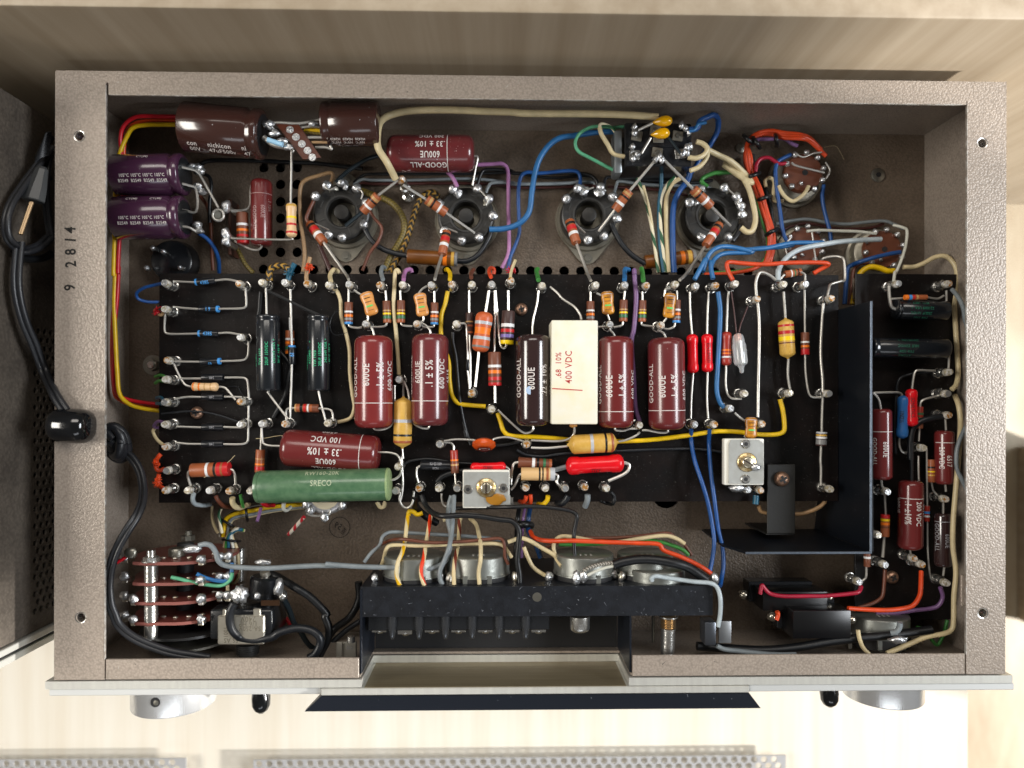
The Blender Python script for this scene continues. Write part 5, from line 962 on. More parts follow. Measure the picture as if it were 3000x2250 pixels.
for i, y in enumerate(ys):
    for s_, xo in ((0, -150), (0, -105), (0, 95), (0, 135), (0, 160)):
        if i < 2 and xo < 0 and xo != -150: continue
        zt = -70 if abs(xo) < 120 else -110; box('contact_clip', cx+xo-8, cx+xo+8, y-12, y+6, zt-26, zt, mat('contact_brass', (.55, .45, .28), .35, .85, var=(.06, .2, (.75, .74, .7))), WFS[i], 2); blob('solder_joint', (cx+xo+3, y+10, zt+6), 10, SOLD, WFS[i], 1.4, 1.3, .9, .3)
    # inner contacts glint on the face
    for k in range(7): a = math.radians(20+k*23); blob('contact_rivet', (cx+math.cos(a)*100, y+2, -212+math.sin(a)*100), 8, mat('contact_brass', (0, 0, 0)), WFS[i], 1.2, .5, 1, .2, 1)
for x_, zz, nm in ((c0, -75, 0), (cx+120, -330, 1)):
    for i in range(4):
        y0 = ys[i]-9.5; y1 = ys[i+1]+.5 if i < 3 else ys[i]-50; cyl('spacer', (x_, y0, zz), (x_, y1, zz), 19, TIN, rs, 24)
    if nm == 0:
        lathe('nut', (x_, ys[0], zz), (x_, ys[0]+15, zz), [(0, .9), (.1, 1), (.9, 1), (1, .9)], 23, TIN, rs, 6, 20); cyl('stud_end', (x_, ys[0]+15, zz), (x_, ys[0]+34, zz), 12, TIN, rs, 16); cyl('washer', (x_, ys[0]+.5, zz), (x_, ys[0]+4, zz), 27, TIN, rs)
cyl('centre_shaft', (cx-10, ys[0]+30, -212), (cx-10, ys[3]-130, -212), 26, BLKM, rs)
lathe('shaft_bush', (cx-10, ys[0]+1, -150), (cx-10, ys[0]+26, -150), [(0, 1), (.8, 1), (1, .85)], 25, OLDTIN, rs, 20)
q = P('J', 940, 1010, -230); lathe('rear_nut', (q.x, ys[0]+30, -260), (q.x, ys[0]+60, -260), [(0, 1), (.5, 1), (.55, .5), (1, .4)], 22, OLDTIN, rs, 8, 20)
cyl('detent_plate', (cx, ys[3]-52, -212), (cx, ys[3]-60, -212), 140, mat('dark_steel', (.07, .07, .07), .4, .7), rs, 40); cyl('detent_plate', (cx, ys[3]-92, -212), (cx, ys[3]-100, -212), 130, OLDTIN, rs, 40)
# toggle (mains) switch
ts_ = thing('mains_switch', 'black and silver mains switch with stamped metal cover beside the rotary switch', 'switch', (*P('N', 1950, 520, -80).xy, -260))
a, b = P('N', 1695, 375, -82), P('O', 135, 620, -82); box('body', a.x, b.x, b.y, a.y, -230, -82, BLKP, ts_, 9, 3)
a, b = P('N', 1760, 425, -72), P('N', 2142, 662, -72); NP = mat('nickel_cover', (.50, .47, .40), .36, .8, bump=(.04, .4, 'n')); box('metal_cover', a.x, b.x, b.y, a.y, -88, -72, NP, ts_, 4)
a, b = P('N', 1800, 375, -73), P('N', 1830, 430, -73); box('cover_tab', a.x, b.x, b.y, a.y, -84, -73, NP, ts_, 2); a, b = P('N', 2050, 370, -73), P('N', 2110, 430, -73); box('cover_tab', a.x, b.x, b.y, a.y, -84, -73, NP, ts_, 2)
for s_, x_, y_, z_ in (('240V', 2010, 452, 24), ('1/6 HP', 2010, 492, 22), ('5A-250V', 2025, 530, 20), ('SS AS', 1870, 625, 20), ('1001', 1830, 560, 18)):
    q = P('N', x_, y_, -71); flat_text(ts_, q.xy, math.pi if s_ != '1001' else math.pi/2, -71.4, s_, z_, C('stamped_print', '6e685a', .5))
for x_, y_ in ((1955, 240), (1960, 265), (1925, 260), (2085, 262)): blob('solder_joint', P('N', x_, y_, -66), 17 if x_ < 2000 else 9, SOLD, ts_, 1.1, 1.2, .9, .35)
q = P('O', 185, 200, -70); blob('solder_joint', q, 17, SOLD, ts_, .8, 1.6, 1, .3); blob('solder_joint', P('O', 215, 260, -80), 12, TIN, ts_, 1, 1.3, 1, .3)
a, b = P('O', 40, 300, -84), P('O', 190, 345, -84); box('terminal_tab', a.x, b.x, b.y, a.y, -88, -83, C('bronze_tab', '4a3424', .35, metal=.7), ts_, 1)
for i in range(9): q = P('N', 1980, 680+i*9, -120); cyl('thread_ring', (q.x, q.y, -150), (q.x, q.y-5, -150), 34 if i % 2 else 31, mat('dark_steel', (0, 0, 0)), ts_, 24)
# fuse holder
fh = thing('fuse_holder', 'black fuse holder with two soldered ends beside the grey wire', 'fuse holder', (*P('J', 1590, 1430, -170).xy, -230))
q0, q1 = P('J', 1600, 1345, -170), P('J', 1585, 1520, -170); lathe('body', q0, q1, [(0, .85), (.1, 1), (.9, 1), (1, .95)], 46, BLKP, fh, 28); cyl('tip', P('J', 1590, 1310, -165), q0, 15, NP, fh); blob('solder_joint', P('J', 1580, 1235, -150), 14, SOLD, fh, 1.8, .8, .8, .3)
# pots
PC = mat('pot_can', (.36, .37, .34), .36, .75, bump=(.05, .35, 'n'), var=(.01, .3, (.24, .25, .23)))
def pot(label, fr, cx, cy, w, y_edge, zt, ln, txt=True, mark=None):
    q = P(fr, cx, cy, zt); Rr = wid(fr, w/2, zt-60); x = q.x; y = q.y; zc = zt-Rr; t = thing('potentiometer', label, 'potentiometer', (x, y, zc-Rr), 'silver potentiometer cans')
    lathe('can', (x, y, zc), (x, y-ln, zc), [(0, .93), (.03, .98), (.07, 1), (.93, 1), (.94, 1.03), (1, 1.03)], Rr, PC, t, 48, 25)
    lathe('base_disc', (x, y-ln-1, zc), (x, y-ln-34, zc), [(0, 1.02), (1, 1.0)], Rr, BLKM, t, 40)
    for s_ in (-1, 1): box('can_tab', x+s_*Rr*.38-7, x+s_*Rr*.38+7, y-ln-30, y-ln+10, zt-18, zt-2, PC, t, 1)
    box('can_skirt', x-Rr*.36, x+Rr*.36, y-ln-38, y-ln+2, zt-14, zt-7, PC, t, 2)
    for k in range(3): v, f = box_geo(-3, 3, -.5, .5, -9, 9, 0); mk('stamped_mark', [Vector((p_.x+x-14+k*16, p_.y+y+.4, p_.z+zc+38)) for p_ in v], f, C('pale_stamp', 'a0a09a', .5), t, smooth=False)
    for s_ in (-1, 1): q2 = (x+s_*(Rr+14), y-ln-10, zt-45); box('terminal_lug', q2[0]-6, q2[0]+6, q2[1]-28, q2[1]+8, q2[2]-4, q2[2]+2, OLDTIN, t, 1); blob('solder_joint', (q2[0]+4*s_, q2[1]+8, q2[2]+3), 11, mat('contact_brass', (0, 0, 0)) if s_ > 0 else SOLD, t, 1, 1.5, 1, .3)
    return t
pot('silver potentiometer can, leftmost behind the bar', 'K', 840, 1078, 500, 0, -42, 62)
pot('silver potentiometer can, second from left behind the bar', 'K', 1378, 1072, 510, 0, -42, 62)
pot('silver potentiometer can, third from left behind the bar', 'L', 608, 1068, 490, 0, -42, 62)
pot('silver potentiometer can, fourth and deepest behind the bar', 'L', 1120, 1060, 450, 0, -60, 60)
pot('silver potentiometer can nearest the bar at its right end', 'L', 1215, 1185, 470, 0, -26, 60)
pot('silver potentiometer can below the orange wire in the lower right corner', 'M', 1285, 1300, 500, 0, -118, 62)
# black relay like boxes lower right
for lab, x0, y0, x1, y1, zt, hh in (('front black rectangular box switch with soldered ends at lower right', 480, 1215, 950, 1440, -95, 120), ('rear black rectangular box switch under the crimson wire', 236, 1062, 760, 1215, -150, 120)):
    a, b = P('M', x0, y0, zt), P('M', x1, y1, zt); t = thing('box_switch', lab, 'switch', ((a.x+b.x)/2, (a.y+b.y)/2, zt-hh), 'black box switches')
    box('cover', a.x, b.x, b.y, a.y, zt-90, zt, C('satin_black', '0c0c0e', .3), t, 3, 2); box('body', a.x-14, b.x-10, b.y+4, a.y+10, zt-150, zt-91, BLKP, t, 2)
    for x_, y_ in ((a.x-46, (a.y+b.y)/2+(10 if hh else 0)), (b.x+26, (a.y+b.y)/2)):
        cyl('terminal', (x_, y_, zt-60), (x_+(25 if x_ < a.x else -22), y_-25, zt-110), 9, OLDTIN, t, 12); blob('solder_joint', (x_, y_, zt-52), 15, mat('aged_solder', (.5, .46, .38), .22, .9, bump=(.1, .5, 'n')), t, 1, 1, 1, .15)
q = P('p', 2640, 1752, -300); tag(lathe('rubber_grommet', (q.x, q.y, ZF+2), (q.x, q.y, ZF+16), [(0, 1), (.5, 1.05), (1, .9)], 36, RUB, seg=28), 'black rubber grommet on the deck above the corner potentiometer', 'grommet')
# ================================================================ wiring
# -- red, orange and yellow trio down the left wall
W('crimson red wire looping from the big brown capacitor down the left wall', 'red', 'A', [(1510, 393), (1300, 388), (1130, 392), (1040, 430), (985, 500), (975, 600), (985, 740), (990, 1000), (980, 1250), (965, 1450), (955, 1659), 'E', (410, 100), (395, 350), (375, 600), (365, 800), (368, 1000), (400, 1120), (520, 1170), (735, 1203)], 32, (-160, -260))
W('orange wire running beside the red and yellow ones down the left wall', 'orange', 'A', [(1510, 428), (1300, 422), (1140, 426), (1060, 470), (1015, 560), (1003, 740), (1000, 1000), (975, 1300), (950, 1659), 'E', (395, 200), (362, 500), (352, 800), (360, 1040), (390, 1140), (500, 1200), (735, 1232)], 28, (-175, -280))
W('bright yellow wire curving from the big brown capacitor down the left wall', 'yellow', 'A', [(1510, 458), (1300, 452), (1180, 455), (1080, 485), (1020, 560), (975, 680), (945, 800), (930, 1000), (930, 1300), (925, 1659), 'E', (374, 150), (370, 400), (380, 700), (392, 950), (420, 1120), (500, 1200), (600, 1232), (745, 1256)], 34, (-170, -250))
W('bright blue wire looping out at the upper left corner of the board', 'blue', 'E', [(760, 222), (700, 235), (610, 262), (555, 300), (570, 345), (640, 368), (745, 372)], 26, (-160, -225))
# -- stubs along the left edge
for c_, pts_, lab in (('green', [(800, 985), (750, 965), (705, 978)], 'upper short green wire at the left board edge'), ('green', [(790, 1015), (740, 1012), (705, 1030)], 'lower short green wire at the left board edge'), ('teal', [(775, 1170), (745, 1145), (715, 1150)], 'upper short teal wire at the left board edge'),
                      ('teal', [(775, 1190), (740, 1200), (715, 1195)], 'lower short teal wire at the left board edge'), ('purple', [(780, 1350), (730, 1340), (695, 1385), (745, 1392)], 'short purple wire loop at the left board edge'), ('cream', [(775, 1535), (720, 1490), (682, 1425), (700, 1395)], 'cream wire curving round the lower left board edge')):
    W(lab, c_, 'E', pts_, 26, (-165, -225))
def FRAY(label, c_, fr, x, y, w, n=9, z=-170, s=1):
    V, F = [], []
    w *= .75
    for i in range(n*3):
        a = random.uniform(0, 6.28); l = w*random.uniform(.4, 1.0); o = (x+random.uniform(-.3, .3)*w, y+random.uniform(-.3, .3)*w)
        g = tube_geo(path(fr, [o, (o[0]+math.cos(a)*l*.5, o[1]+math.sin(a)*l*.5*s, z+8), (o[0]+math.cos(a+.5)*l, o[1]+math.sin(a+.5)*l*s, z+random.uniform(-10, 10))], z), 1.3, 4, 2); V, F = merge((V, F), g[:2])
    tag(mk('frayed_cloth', V, F, WC[c_]), label, 'cloth end')
FRAY('frayed red cloth tuft at the left board edge', 'red', 'E', 712, 445, 55); FRAY('frayed orange cloth at the lower left board edge', 'orange', 'J', 722, 430, 48, 12); FRAY('lowest frayed orange cloth tuft at the board corner', 'orange', 'J', 720, 590, 62, 12)
FRAY('frayed teal cloth tuft on the top edge of the board', 'teal', 'F', 130, 130, 60, 12); FRAY('frayed orange and gold cloth tuft on the top edge of the board', 'orange', 'F', 290, 90, 55, 12); FRAY('frayed red cloth beside a cream wire end on the top board edge', 'red', 'F', 1930, 110, 60, 12)
W('cloth covered gold and black wire hooked onto the board top edge', 'braid', 'F', [(-25, 200), (-30, 130), (10, 90), (80, 80), (130, 110)], 50, -175); W('orange end of cloth wire at the board top edge', 'tan', 'F', [(272, 215), (270, 150), (290, 60), (300, 10)], 34, -175)
W('teal cloth wire rising from the board top edge', 'teal', 'F', [(120, 200), (140, 130), (175, 60)], 42, -180); W('pale tan wire end poking up from the frayed red cloth', 'cream', 'F', [(1920, 200), (1930, 120), (1965, 30)], 26, (-160, -130))
W('small orange wire loop at the left board edge by the second post', 'tan', 'E', [(785, 440), (750, 478), (715, 455), (700, 435)], 26, -175); W('burnt orange wire loop at the lower left board edge', 'orange', 'J', [(780, 480), (730, 490), (705, 430), (735, 380), (750, 360)], 36, -185); W('lowest burnt orange wire stub at the board corner', 'orange', 'J', [(770, 640), (725, 600), (735, 520)], 34, -185)
# -- loops along the top board edge
for c_, pts_, lab, w_ in (('cream', [(468, 205), (462, 150), (495, 112), (530, 130)], 'short cream wire loop over the top board edge beside a long cream wire', 36), ('grey', [(890, 190), (878, 130), (885, 90), (905, 95)], 'pale grey wire loop at the top board edge', 34), ('pink', [(1058, 195), (1060, 150), (1080, 115), (1115, 112), (1125, 135)], 'pink wire loop at the top board edge', 34),
        ('yellow', [(1432, 190), (1432, 140), (1415, 110), (1400, 112)], 'ochre wire loop at the top board edge', 34), ('brown', [(1605, 175), (1605, 140), (1625, 110)], 'brown wire loop at the top board edge', 34), ('orange', [(1765, 170), (1750, 130), (1760, 100), (1790, 110), (1785, 160)], 'orange wire loop at the top board edge', 32),
        ('green', [(2150, 195), (2142, 150), (2130, 115), (2145, 105)], 'green wire loop at the top board edge above the umber capacitor', 36)):
    W(lab, c_, 'F', pts_, w_, (-160, -200, -225, -240))
for c_, pts_, lab in (('sky', [(1188, 195), (1188, 150), (1195, 108), (1225, 112)], 'light blue wire loop at the top board edge'), ('green', [(1340, 200), (1335, 140), (1325, 100)], 'green wire loop at the top board edge above purple wire')): W(lab, c_, 'G', pts_, 38, (-160, -200, -225, -240))
W('long cream wire running from the top board edge past the first red capacitor', 'cream', 'F', [(468, 240), (520, 290), (550, 370), (558, 500), (590, 620), (622, 760), (622, 950), (640, 1120), (658, 1220), (640, 1300), (590, 1330), (525, 1345)], 32, -196)
W('cream wire hooked over the top edge and running down between the red capacitors', 'cream', 'F', [(1025, 140), (1010, 112), (990, 135), (980, 250), (978, 420), (998, 600), (1012, 800), (1020, 960)], 34, (-185, -190))
W('yellow wire running past the second red capacitor to a central post', 'yellow', 'F', [(1415, 285), (1392, 380), (1368, 470), (1358, 560), (1365, 680), (1420, 850), (1432, 1000), (1452, 1120), (1500, 1192), (1600, 1210), (1722, 1218)], 36, -198)
W('long yellow wire crossing the board below the white block capacitor', 'yellow', 'F', [(1820, 1270), (1840, 1340), (1870, 1420), (1940, 1460), 'G', (500, 1468), (740, 1485), (900, 1500), (1130, 1500), (1400, 1488), (1700, 1452), (1900, 1425), (2030, 1420), (2140, 1428), 'I', (355, 1448), (480, 1448), (535, 1425), (550, 1380), (535, 1260), (512, 1160)], 38, -190)
W('dusty purple wire passing behind the maroon capacitor', 'purple', 'G', [(1270, 150), (1270, 115), (1272, 200), (1285, 330), (1275, 500), (1262, 600), (1245, 700), (1262, 1000), (1272, 1180), (1285, 1270), (1310, 1340)], 38, (-170, -198))
W('black wire running down the board left of the grey diode', 'black', 'F', [(1455, 620), (1458, 700), (1478, 820), (1495, 1000), (1510, 1150), (1535, 1300), (1565, 1430), (1605, 1530)], 32, -200)
W('black wire behind the left black capacitor', 'black', 'E', [(1560, 290), (1548, 400), (1560, 600), (1780, 850), (1785, 980), (1760, 1120), (1700, 1240), (1660, 1310)], 34, -203); W('fine dark wire crossing the left cross-head screw', 'dark', 'E', [(755, 1278), (950, 1260), (1100, 1262), (1220, 1290), (1370, 1340)], 16, -196)
W('thin grey wire lying across the lower board', 'dark', 'L', [(40, 190), (120, 230), (260, 240), (420, 215), (850, 195), (1200, 180), (1500, 180), (1730, 210)], 24, -205)
W('black wire looping behind the black resistor at lower middle', 'black', 'K', [(790, 300), (850, 270), (1000, 265), (1200, 290), (1330, 300)], 26, -200); W('thick black sleeve between post and red resistor', 'black', 'K', [(1050, 450), (1100, 400), (1200, 370), (1320, 350)], 50, -190)
W('black wire behind the orange disc capacitor', 'black', 'K', [(1275, 30), (1310, 110), (1450, 150), (1600, 145), (1720, 120)], 34, -200)
# -- blue wires on the right half
W('blue wire running down left of the rust resistor', 'sky', 'G', [(1945, 290), (1962, 420), (1965, 540), (1950, 700), (1942, 900), (1938, 1080), (1955, 1180), (2000, 1235)], 38, (-165, -190))
W('left of two blue wires crossing the lower board edge', 'blue', 'L', [(1452, 25), (1450, 120), (1480, 280), (1540, 450), (1590, 620), (1625, 800), (1640, 930), (1625, 1050), (1600, 1180)], 34, (-175, -200, -170, -150, -150, -150, -140, -130, -110)); W('right of two blue wires crossing the lower board edge', 'blue', 'L', [(1600, 25), (1600, 150), (1615, 380), (1640, 600), (1675, 840), (1705, 980), (1712, 1120), (1695, 1230), (1685, 1290)], 34, (-175, -200, -165, -150, -150, -150, -140, -120, -90))
W('left bright blue wire arching from the top edge toward the right sockets', 'sky', 'G', [(1755, 190), (1800, 100), (1845, 20), 'C', (1830, 1640), (1870, 1510), (1950, 1450), (2060, 1445), (2212, 1478), 'D', (200, 1475), (400, 1455), (600, 1420), (760, 1412), (860, 1412)], 38, (-165, -250))
W('right bright blue wire arching from the top edge toward the right sockets', 'sky', 'G', [(1905, 185), (1890, 110), (1885, 50), 'C', (1890, 1600), (1920, 1545), (2000, 1500), (2212, 1492), 'D', (300, 1468), (500, 1450), (620, 1430)], 38, (-165, -250))
W('vivid orange wire looping over the top board edge at the right', 'orange', 'I', [(130, 195), (95, 130), (82, 75), (105, 50), (200, 55), (380, 68), (600, 55), (830, 52), (900, 62), (890, 85), (840, 105), (785, 140)], 36, (-165, -215))
W('thick pale grey wire sweeping from the right socket to the board', 'pale', 'D', [(1330, 1385), (1200, 1390), (1000, 1405), (850, 1428), (700, 1462), (590, 1515), (520, 1590), (500, 1650), 'I', (498, 120), (495, 200)], 42, (-260, -165))
W('dark orange wire lying under the vivid orange one', 'orange', 'I', [(-100, 150), (100, 140), (250, 120), (330, 90), (420, 30), (450, -20)], 32, -330); W('green wire crossing behind the vivid orange wire', 'green', 'I', [(-50, 135), (100, 130), (250, 110), (350, 70), (400, 10)], 24, -335)
# -- upper area
W('thick cream cable arching along the rear wall', 'cream', 'B', [(1268, 895), (1200, 760), (1130, 640), (1125, 520), (1150, 430), (1230, 375), (1400, 342), (1700, 340), (2000, 350), (2212, 358), 'C', (400, 365), (900, 368), (1200, 375), (1460, 395)], 58, (-190, -150, -140, -150, -170, -190), 'cable', 'cable')
W('thick blue cable snaking from the second socket to the rear connector', 'sky', 'C', [(95, 1305), (200, 1300), (300, 1272), (370, 1230), (420, 1150), (440, 1000), (460, 850), (500, 730), (570, 630), (660, 565), (780, 545), (950, 520), (1105, 512)], 46, -290, 'cable', 'cable')
W('darker blue wire bent above the third socket', 'blue', 'C', [(828, 945), (832, 880), (800, 838), (700, 832), (500, 850), (400, 845), (350, 880), (330, 1000), (330, 1200), (335, 1320), (310, 1420), (265, 1520), (240, 1640)], 30, -345)
W('pink wire bent round right of the second socket', 'pink', 'B', [(1925, 782), (2050, 775), (2130, 778), (2175, 820), (2182, 950), (2185, 1200), (2190, 1350), (2180, 1500), (2130, 1620)], 32, -345); W('short pink wire from the upper red capacitor to the second socket', 'pink', 'B', [(1690, 840), (1730, 880), (1770, 960)], 34, -290)
W('mint green wire looping out left of the rear connector', 'mint', 'C', [(1235, 470), (1100, 478), (950, 470), (840, 515), (792, 600), (815, 670), (900, 725), (1020, 785), (1100, 825)], 28, -260)
W('cream wire curving onto the lower left tag of the rear connector', 'cream', 'C', [(985, 480), (1005, 540), (1050, 620), (1100, 690), (1180, 712), (1250, 708)], 36, -225); W('thin green striped wire left of the rear connector', 'white_green', 'C', [(1120, 530), (1080, 480), (1000, 455), (985, 490), (1010, 560)], 26, -240)
W('bright blue cable looping off the right side of the rear connector', 'blue', 'C', [(1715, 500), (1780, 480), (1800, 430), (1860, 400), (1910, 380), (1945, 410), (1940, 500), (1900, 580), (1860, 650), (1800, 720), (1760, 800), (1700, 860)], 46, (-190, -200, -200, -210, -220, -260, -290, -300), 'cable', 'cable'); W('small light blue wire on the upper right tag of the rear connector', 'sky', 'C', [(1710, 510), (1760, 495), (1790, 455), (1850, 440)], 28, -185)
W('cream wire loop at the lower right tag of the rear connector', 'cream', 'C', [(1700, 720), (1760, 730), (1830, 700), (1860, 650), (1820, 610), (1770, 595)], 42, -200); W('second cream wire curling below the rear connector', 'cream', 'C', [(1860, 650), (1855, 720), (1800, 790), (1720, 830)], 40, -220)
W('thick cream cable sweeping round the right of the rightmost big socket', 'cream', 'C', [(1850, 655), (1950, 705), (2050, 760), (2160, 850), (2212, 930), 'D', (60, 780), (170, 830), (250, 960), (295, 1100), (312, 1220), (290, 1310), (240, 1330), (195, 1290)], 46, (-250, -270, -280, -300), 'cable', 'cable')
W('olive and gold sleeved cable curving right of the leftmost socket', 'gold', 'B', [(990, 990), (1080, 1025), (1180, 1060), (1270, 1120), (1330, 1220), (1335, 1320), (1290, 1430), (1230, 1520), (1180, 1640)], 52, -350, 'cable', 'cable'); W('black and gold braided cable left of the second socket', 'braid', 'B', [(1620, 1040), (1560, 1005), (1490, 1040), (1440, 1130), (1400, 1250), (1360, 1390), (1300, 1520), (1220, 1650)], 46, -350, 'cable', 'cable')
W('thin olive braided cord at the left above the board', 'gold', 'A', [(1870, 1395), (1930, 1480), (1980, 1580), (2050, 1659)], 34, -330)
W('black wire from the leftmost socket to the brown tube resistor', 'dark', 'B', [(1005, 1255), (1030, 1320), (1080, 1400), (1160, 1460), (1260, 1500), (1370, 1520)], 44, -325); W('black wire from the brown tube resistor up to the second socket', 'dark', 'B', [(1768, 1562), (1850, 1560), (1930, 1510), (2000, 1420), (2040, 1330), (2035, 1280)], 42, -335)
W('charcoal wire from the third socket down to the right tube resistor', 'dark', 'C', [(1078, 1255), (1110, 1330), (1160, 1420), (1240, 1510), (1355, 1585)], 44, -325)
W('tan wire bent over the leftmost socket', 'tan', 'B', [(740, 945), (765, 880), (740, 850), (640, 875), (540, 910), (500, 970), (490, 1100), (500, 1250), (520, 1400), (530, 1520), (520, 1650)], 32, -340); W('black coiled sleeve rising from the leftmost socket', 'sleeve', 'B', [(785, 925), (860, 850), (950, 790), (1040, 735), (1140, 705)], 34, -300)
W('brown wire at the left of the leftmost socket', 'brown', 'B', [(605, 1075), (570, 1160), (550, 1220), (575, 1270)], 30, -320); W('maroon wire dropping below the leftmost socket', 'maroon', 'B', [(650, 1430), (690, 1520), (740, 1640)], 36, -370)
W('long black wire low across the rear left of the deck', 'black', 'A', [(1580, 860), (1640, 775), (1720, 745), (1900, 745), (2212, 755), 'B', (300, 755), (600, 768), (850, 795), (1000, 815)], 34, -380); W('black wire curving beside the purple capacitors', 'black', 'A', [(1630, 850), (1690, 880), (1715, 960), (1700, 1100), (1700, 1250)], 30, -340)
W('brown wire running down from the purple capacitors', 'brown', 'A', [(1620, 1030), (1680, 1120), (1705, 1250), (1715, 1450), (1725, 1640)], 28, -360); W('blue wire curving down from the lower purple capacitor', 'blue', 'A', [(1610, 1335), (1680, 1385), (1740, 1460), (1770, 1560), (1775, 1655)], 32, (-220, -330))
for i, (c_, y0, lab) in enumerate((('black', 858, 'black bus wire low behind the sockets'), ('grey', 905, 'grey bus wire low behind the sockets'), ('maroon', 935, 'maroon bus wire low behind the sockets'))):
    W(lab, c_, 'B', [(930, 930+i*15), (1000, 870+i*30), (1080, y0), (1400, y0), (1880, y0-5), (2212, y0+(-15 if i == 0 else 20)), 'C', (300, y0+(-10 if i == 0 else 30)), (600, y0+30), (900, y0+15), (960, 960)], 24, -380)
W('black wire bridging the second and third sockets', 'black', 'B', [(1930, 950), (1955, 870), (1990, 822), (2100, 820), (2212, 830), 'C', (300, 850), (700, 845), (880, 860), (950, 900), (975, 960)], 28, -355); W('grey wire bridging the second and third sockets', 'grey', 'B', [(2000, 1010), (2020, 960), (2060, 928), (2212, 930), 'C', (300, 938), (700, 930), (850, 910)], 26, -360)
W('grey wires running right from the third socket', 'grey', 'C', [(1100, 1030), (1120, 950), (1150, 915), (1300, 935), (1470, 950), (1800, 955), (1900, 980)], 26, -375); W('navy wire running right from the third socket', 'dark', 'C', [(1020, 960), (1050, 885), (1150, 890), (1400, 905), (1700, 930), (1900, 910)], 26, -365); W('maroon wire running right from the third socket', 'maroon', 'C', [(1050, 960), (1250, 970), (1500, 985), (1700, 1030)], 24, -385)
# upright bundle between third and fourth sockets
for c_, pts_, w_, lab in (('white_green', [(1290, 890), (1350, 1050), (1400, 1250), (1435, 1450), (1460, 1655)], 28, 'green and white striped wire, leftmost of the upright bundle'), ('cream', [(1340, 950), (1390, 1150), (1425, 1350), (1470, 1655)], 24, 'cream wire second from left in the upright bundle'),
        ('teal', [(1490, 800), (1485, 950), (1465, 1100), (1475, 1400), (1505, 1655)], 30, 'teal wire in the upright bundle'), ('white_green', [(1600, 880), (1530, 950), (1475, 1080), (1480, 1300), (1520, 1655)], 30, 'striped white wire in the middle of the upright bundle'),
        ('cream', [(1640, 890), (1570, 940), (1530, 1050), (1530, 1300), (1545, 1655)], 38, 'broad cream wire in the upright bundle'), ('blue', [(1730, 800), (1700, 900), (1620, 1010), (1585, 1150), (1580, 1400), (1590, 1655)], 46, 'thick blue wire, rightmost of the upright bundle')): W(lab, c_, 'C', pts_, w_, (-290, -300, -310, -300, -290))
W('green wire curving onto the rightmost big socket', 'green', 'C', [(1860, 960), (1815, 920), (1830, 885), (1920, 850), (2060, 842)], 34, -320); W('black cable below the rightmost big socket', 'dark', 'C', [(2060, 1400), (2110, 1330), (2130, 1270)], 46, -340)
# orange harness
for i, dx in enumerate((-14, 6, 24)):
    W(('outer', 'middle', 'inner')[i]+' orange wire of the laced harness at upper right', 'orange', 'D', [(845, 660) if i < 2 else (885, 710), (760, 580+dx*.6), (680, 550+dx*.8), (540, 535+dx), (430, 505+i*15), (320, 530+i*12), (255, 600+i*6), (245+dx, 720), (270+dx, 850), (320+dx, 960), (355+dx, 1060), (390+dx, 1180), (425+dx, 1290), (435+dx, 1380), (430+dx, 1480), (400+dx, 1590)], 34, (-310, -300, -290, -300, -310-i*8, -330))
W('purple wire of the laced harness ending above the upper right socket', 'purple', 'D', [(655, 630), (600, 600), (540, 565), (440, 575), (330, 580), (270, 610)], 32, -325); W('green wire of the laced harness at upper right', 'green', 'D', [(0, 855), (140, 845), (260, 900), (320, 1010), (345, 1150), (390, 1280), (415, 1400), (400, 1560)], 32, -350)
W('crimson wire looping left of the upper right socket', 'crimson', 'D', [(560, 770), (510, 775), (465, 755), (420, 725), (360, 730), (325, 775), (315, 840)], 30, -320); W('black cable inside the laced harness', 'black', 'D', [(290, 700), (300, 850), (370, 950), (430, 1100), (455, 1300), (480, 1450)], 40, -370)
for i, (x_, y_, a_) in enumerate(((295, 865, -.35), (385, 1050, -.3), (445, 1325, -.5), (480, 575, 1.4), (320, 600, 1.0), (255, 580, .8))):
    c_, s_ = math.cos(a_), math.sin(a_); l = 52; W(('black lacing tie on the orange harness, beside the cream cable', 'black lacing tie on the harness at the middle of its straight run', 'black lacing tie on the harness above the left small socket', 'black lacing tie at the top of the orange harness', 'black lacing tie at the harness bend', 'black lacing tie furthest left on the harness bend')[i], 'black', 'D', [(x_-l*c_, y_-l*s_, -345), (x_-l*.6*c_, y_-l*.6*s_, -300), (x_, y_, -288), (x_+l*.6*c_, y_+l*.6*s_, -300), (x_+l*c_, y_+l*s_, -345)], 34, -300, 'lacing_tie', 'cable tie')
W('blue wire running from the upper right socket down its left side', 'blue', 'D', [(600, 700), (540, 725), (490, 765), (478, 850), (490, 1000), (510, 1150), (530, 1300), (560, 1380), (590, 1415)], 32, -320); W('blue wire running down the right side of the upper right socket', 'blue', 'D', [(868, 945), (855, 1010), (865, 1100), (890, 1220), (915, 1320), (925, 1395)], 32, -340)
W('cream wire looping below the upper right socket', 'cream', 'D', [(745, 955), (710, 1010), (660, 1060), (610, 1075), (560, 1045), (515, 990), (500, 950)], 32, -315); W('cream wire curling at the left of the upper right socket', 'cream', 'D', [(400, 960), (395, 910), (430, 885), (465, 920), (460, 1000), (470, 1070), (540, 1075)], 30, -340)
W('bare wire bridging two tags of the upper right socket', 'silver', 'D', [(605, 765), (640, 785), (750, 820), (870, 845)], 18, -305); W('white wire strung between the two small sockets', 'white', 'D', [(730, 1320), (830, 1312), (1000, 1315), (1150, 1325), (1290, 1340)], 24, -315); W('grey wire arching behind the two small sockets', 'grey', 'D', [(480, 1260), (600, 1235), (740, 1220), (900, 1250), (1060, 1262), (1200, 1245), (1350, 1240), (1440, 1265), (1510, 1300)], 26, -370)
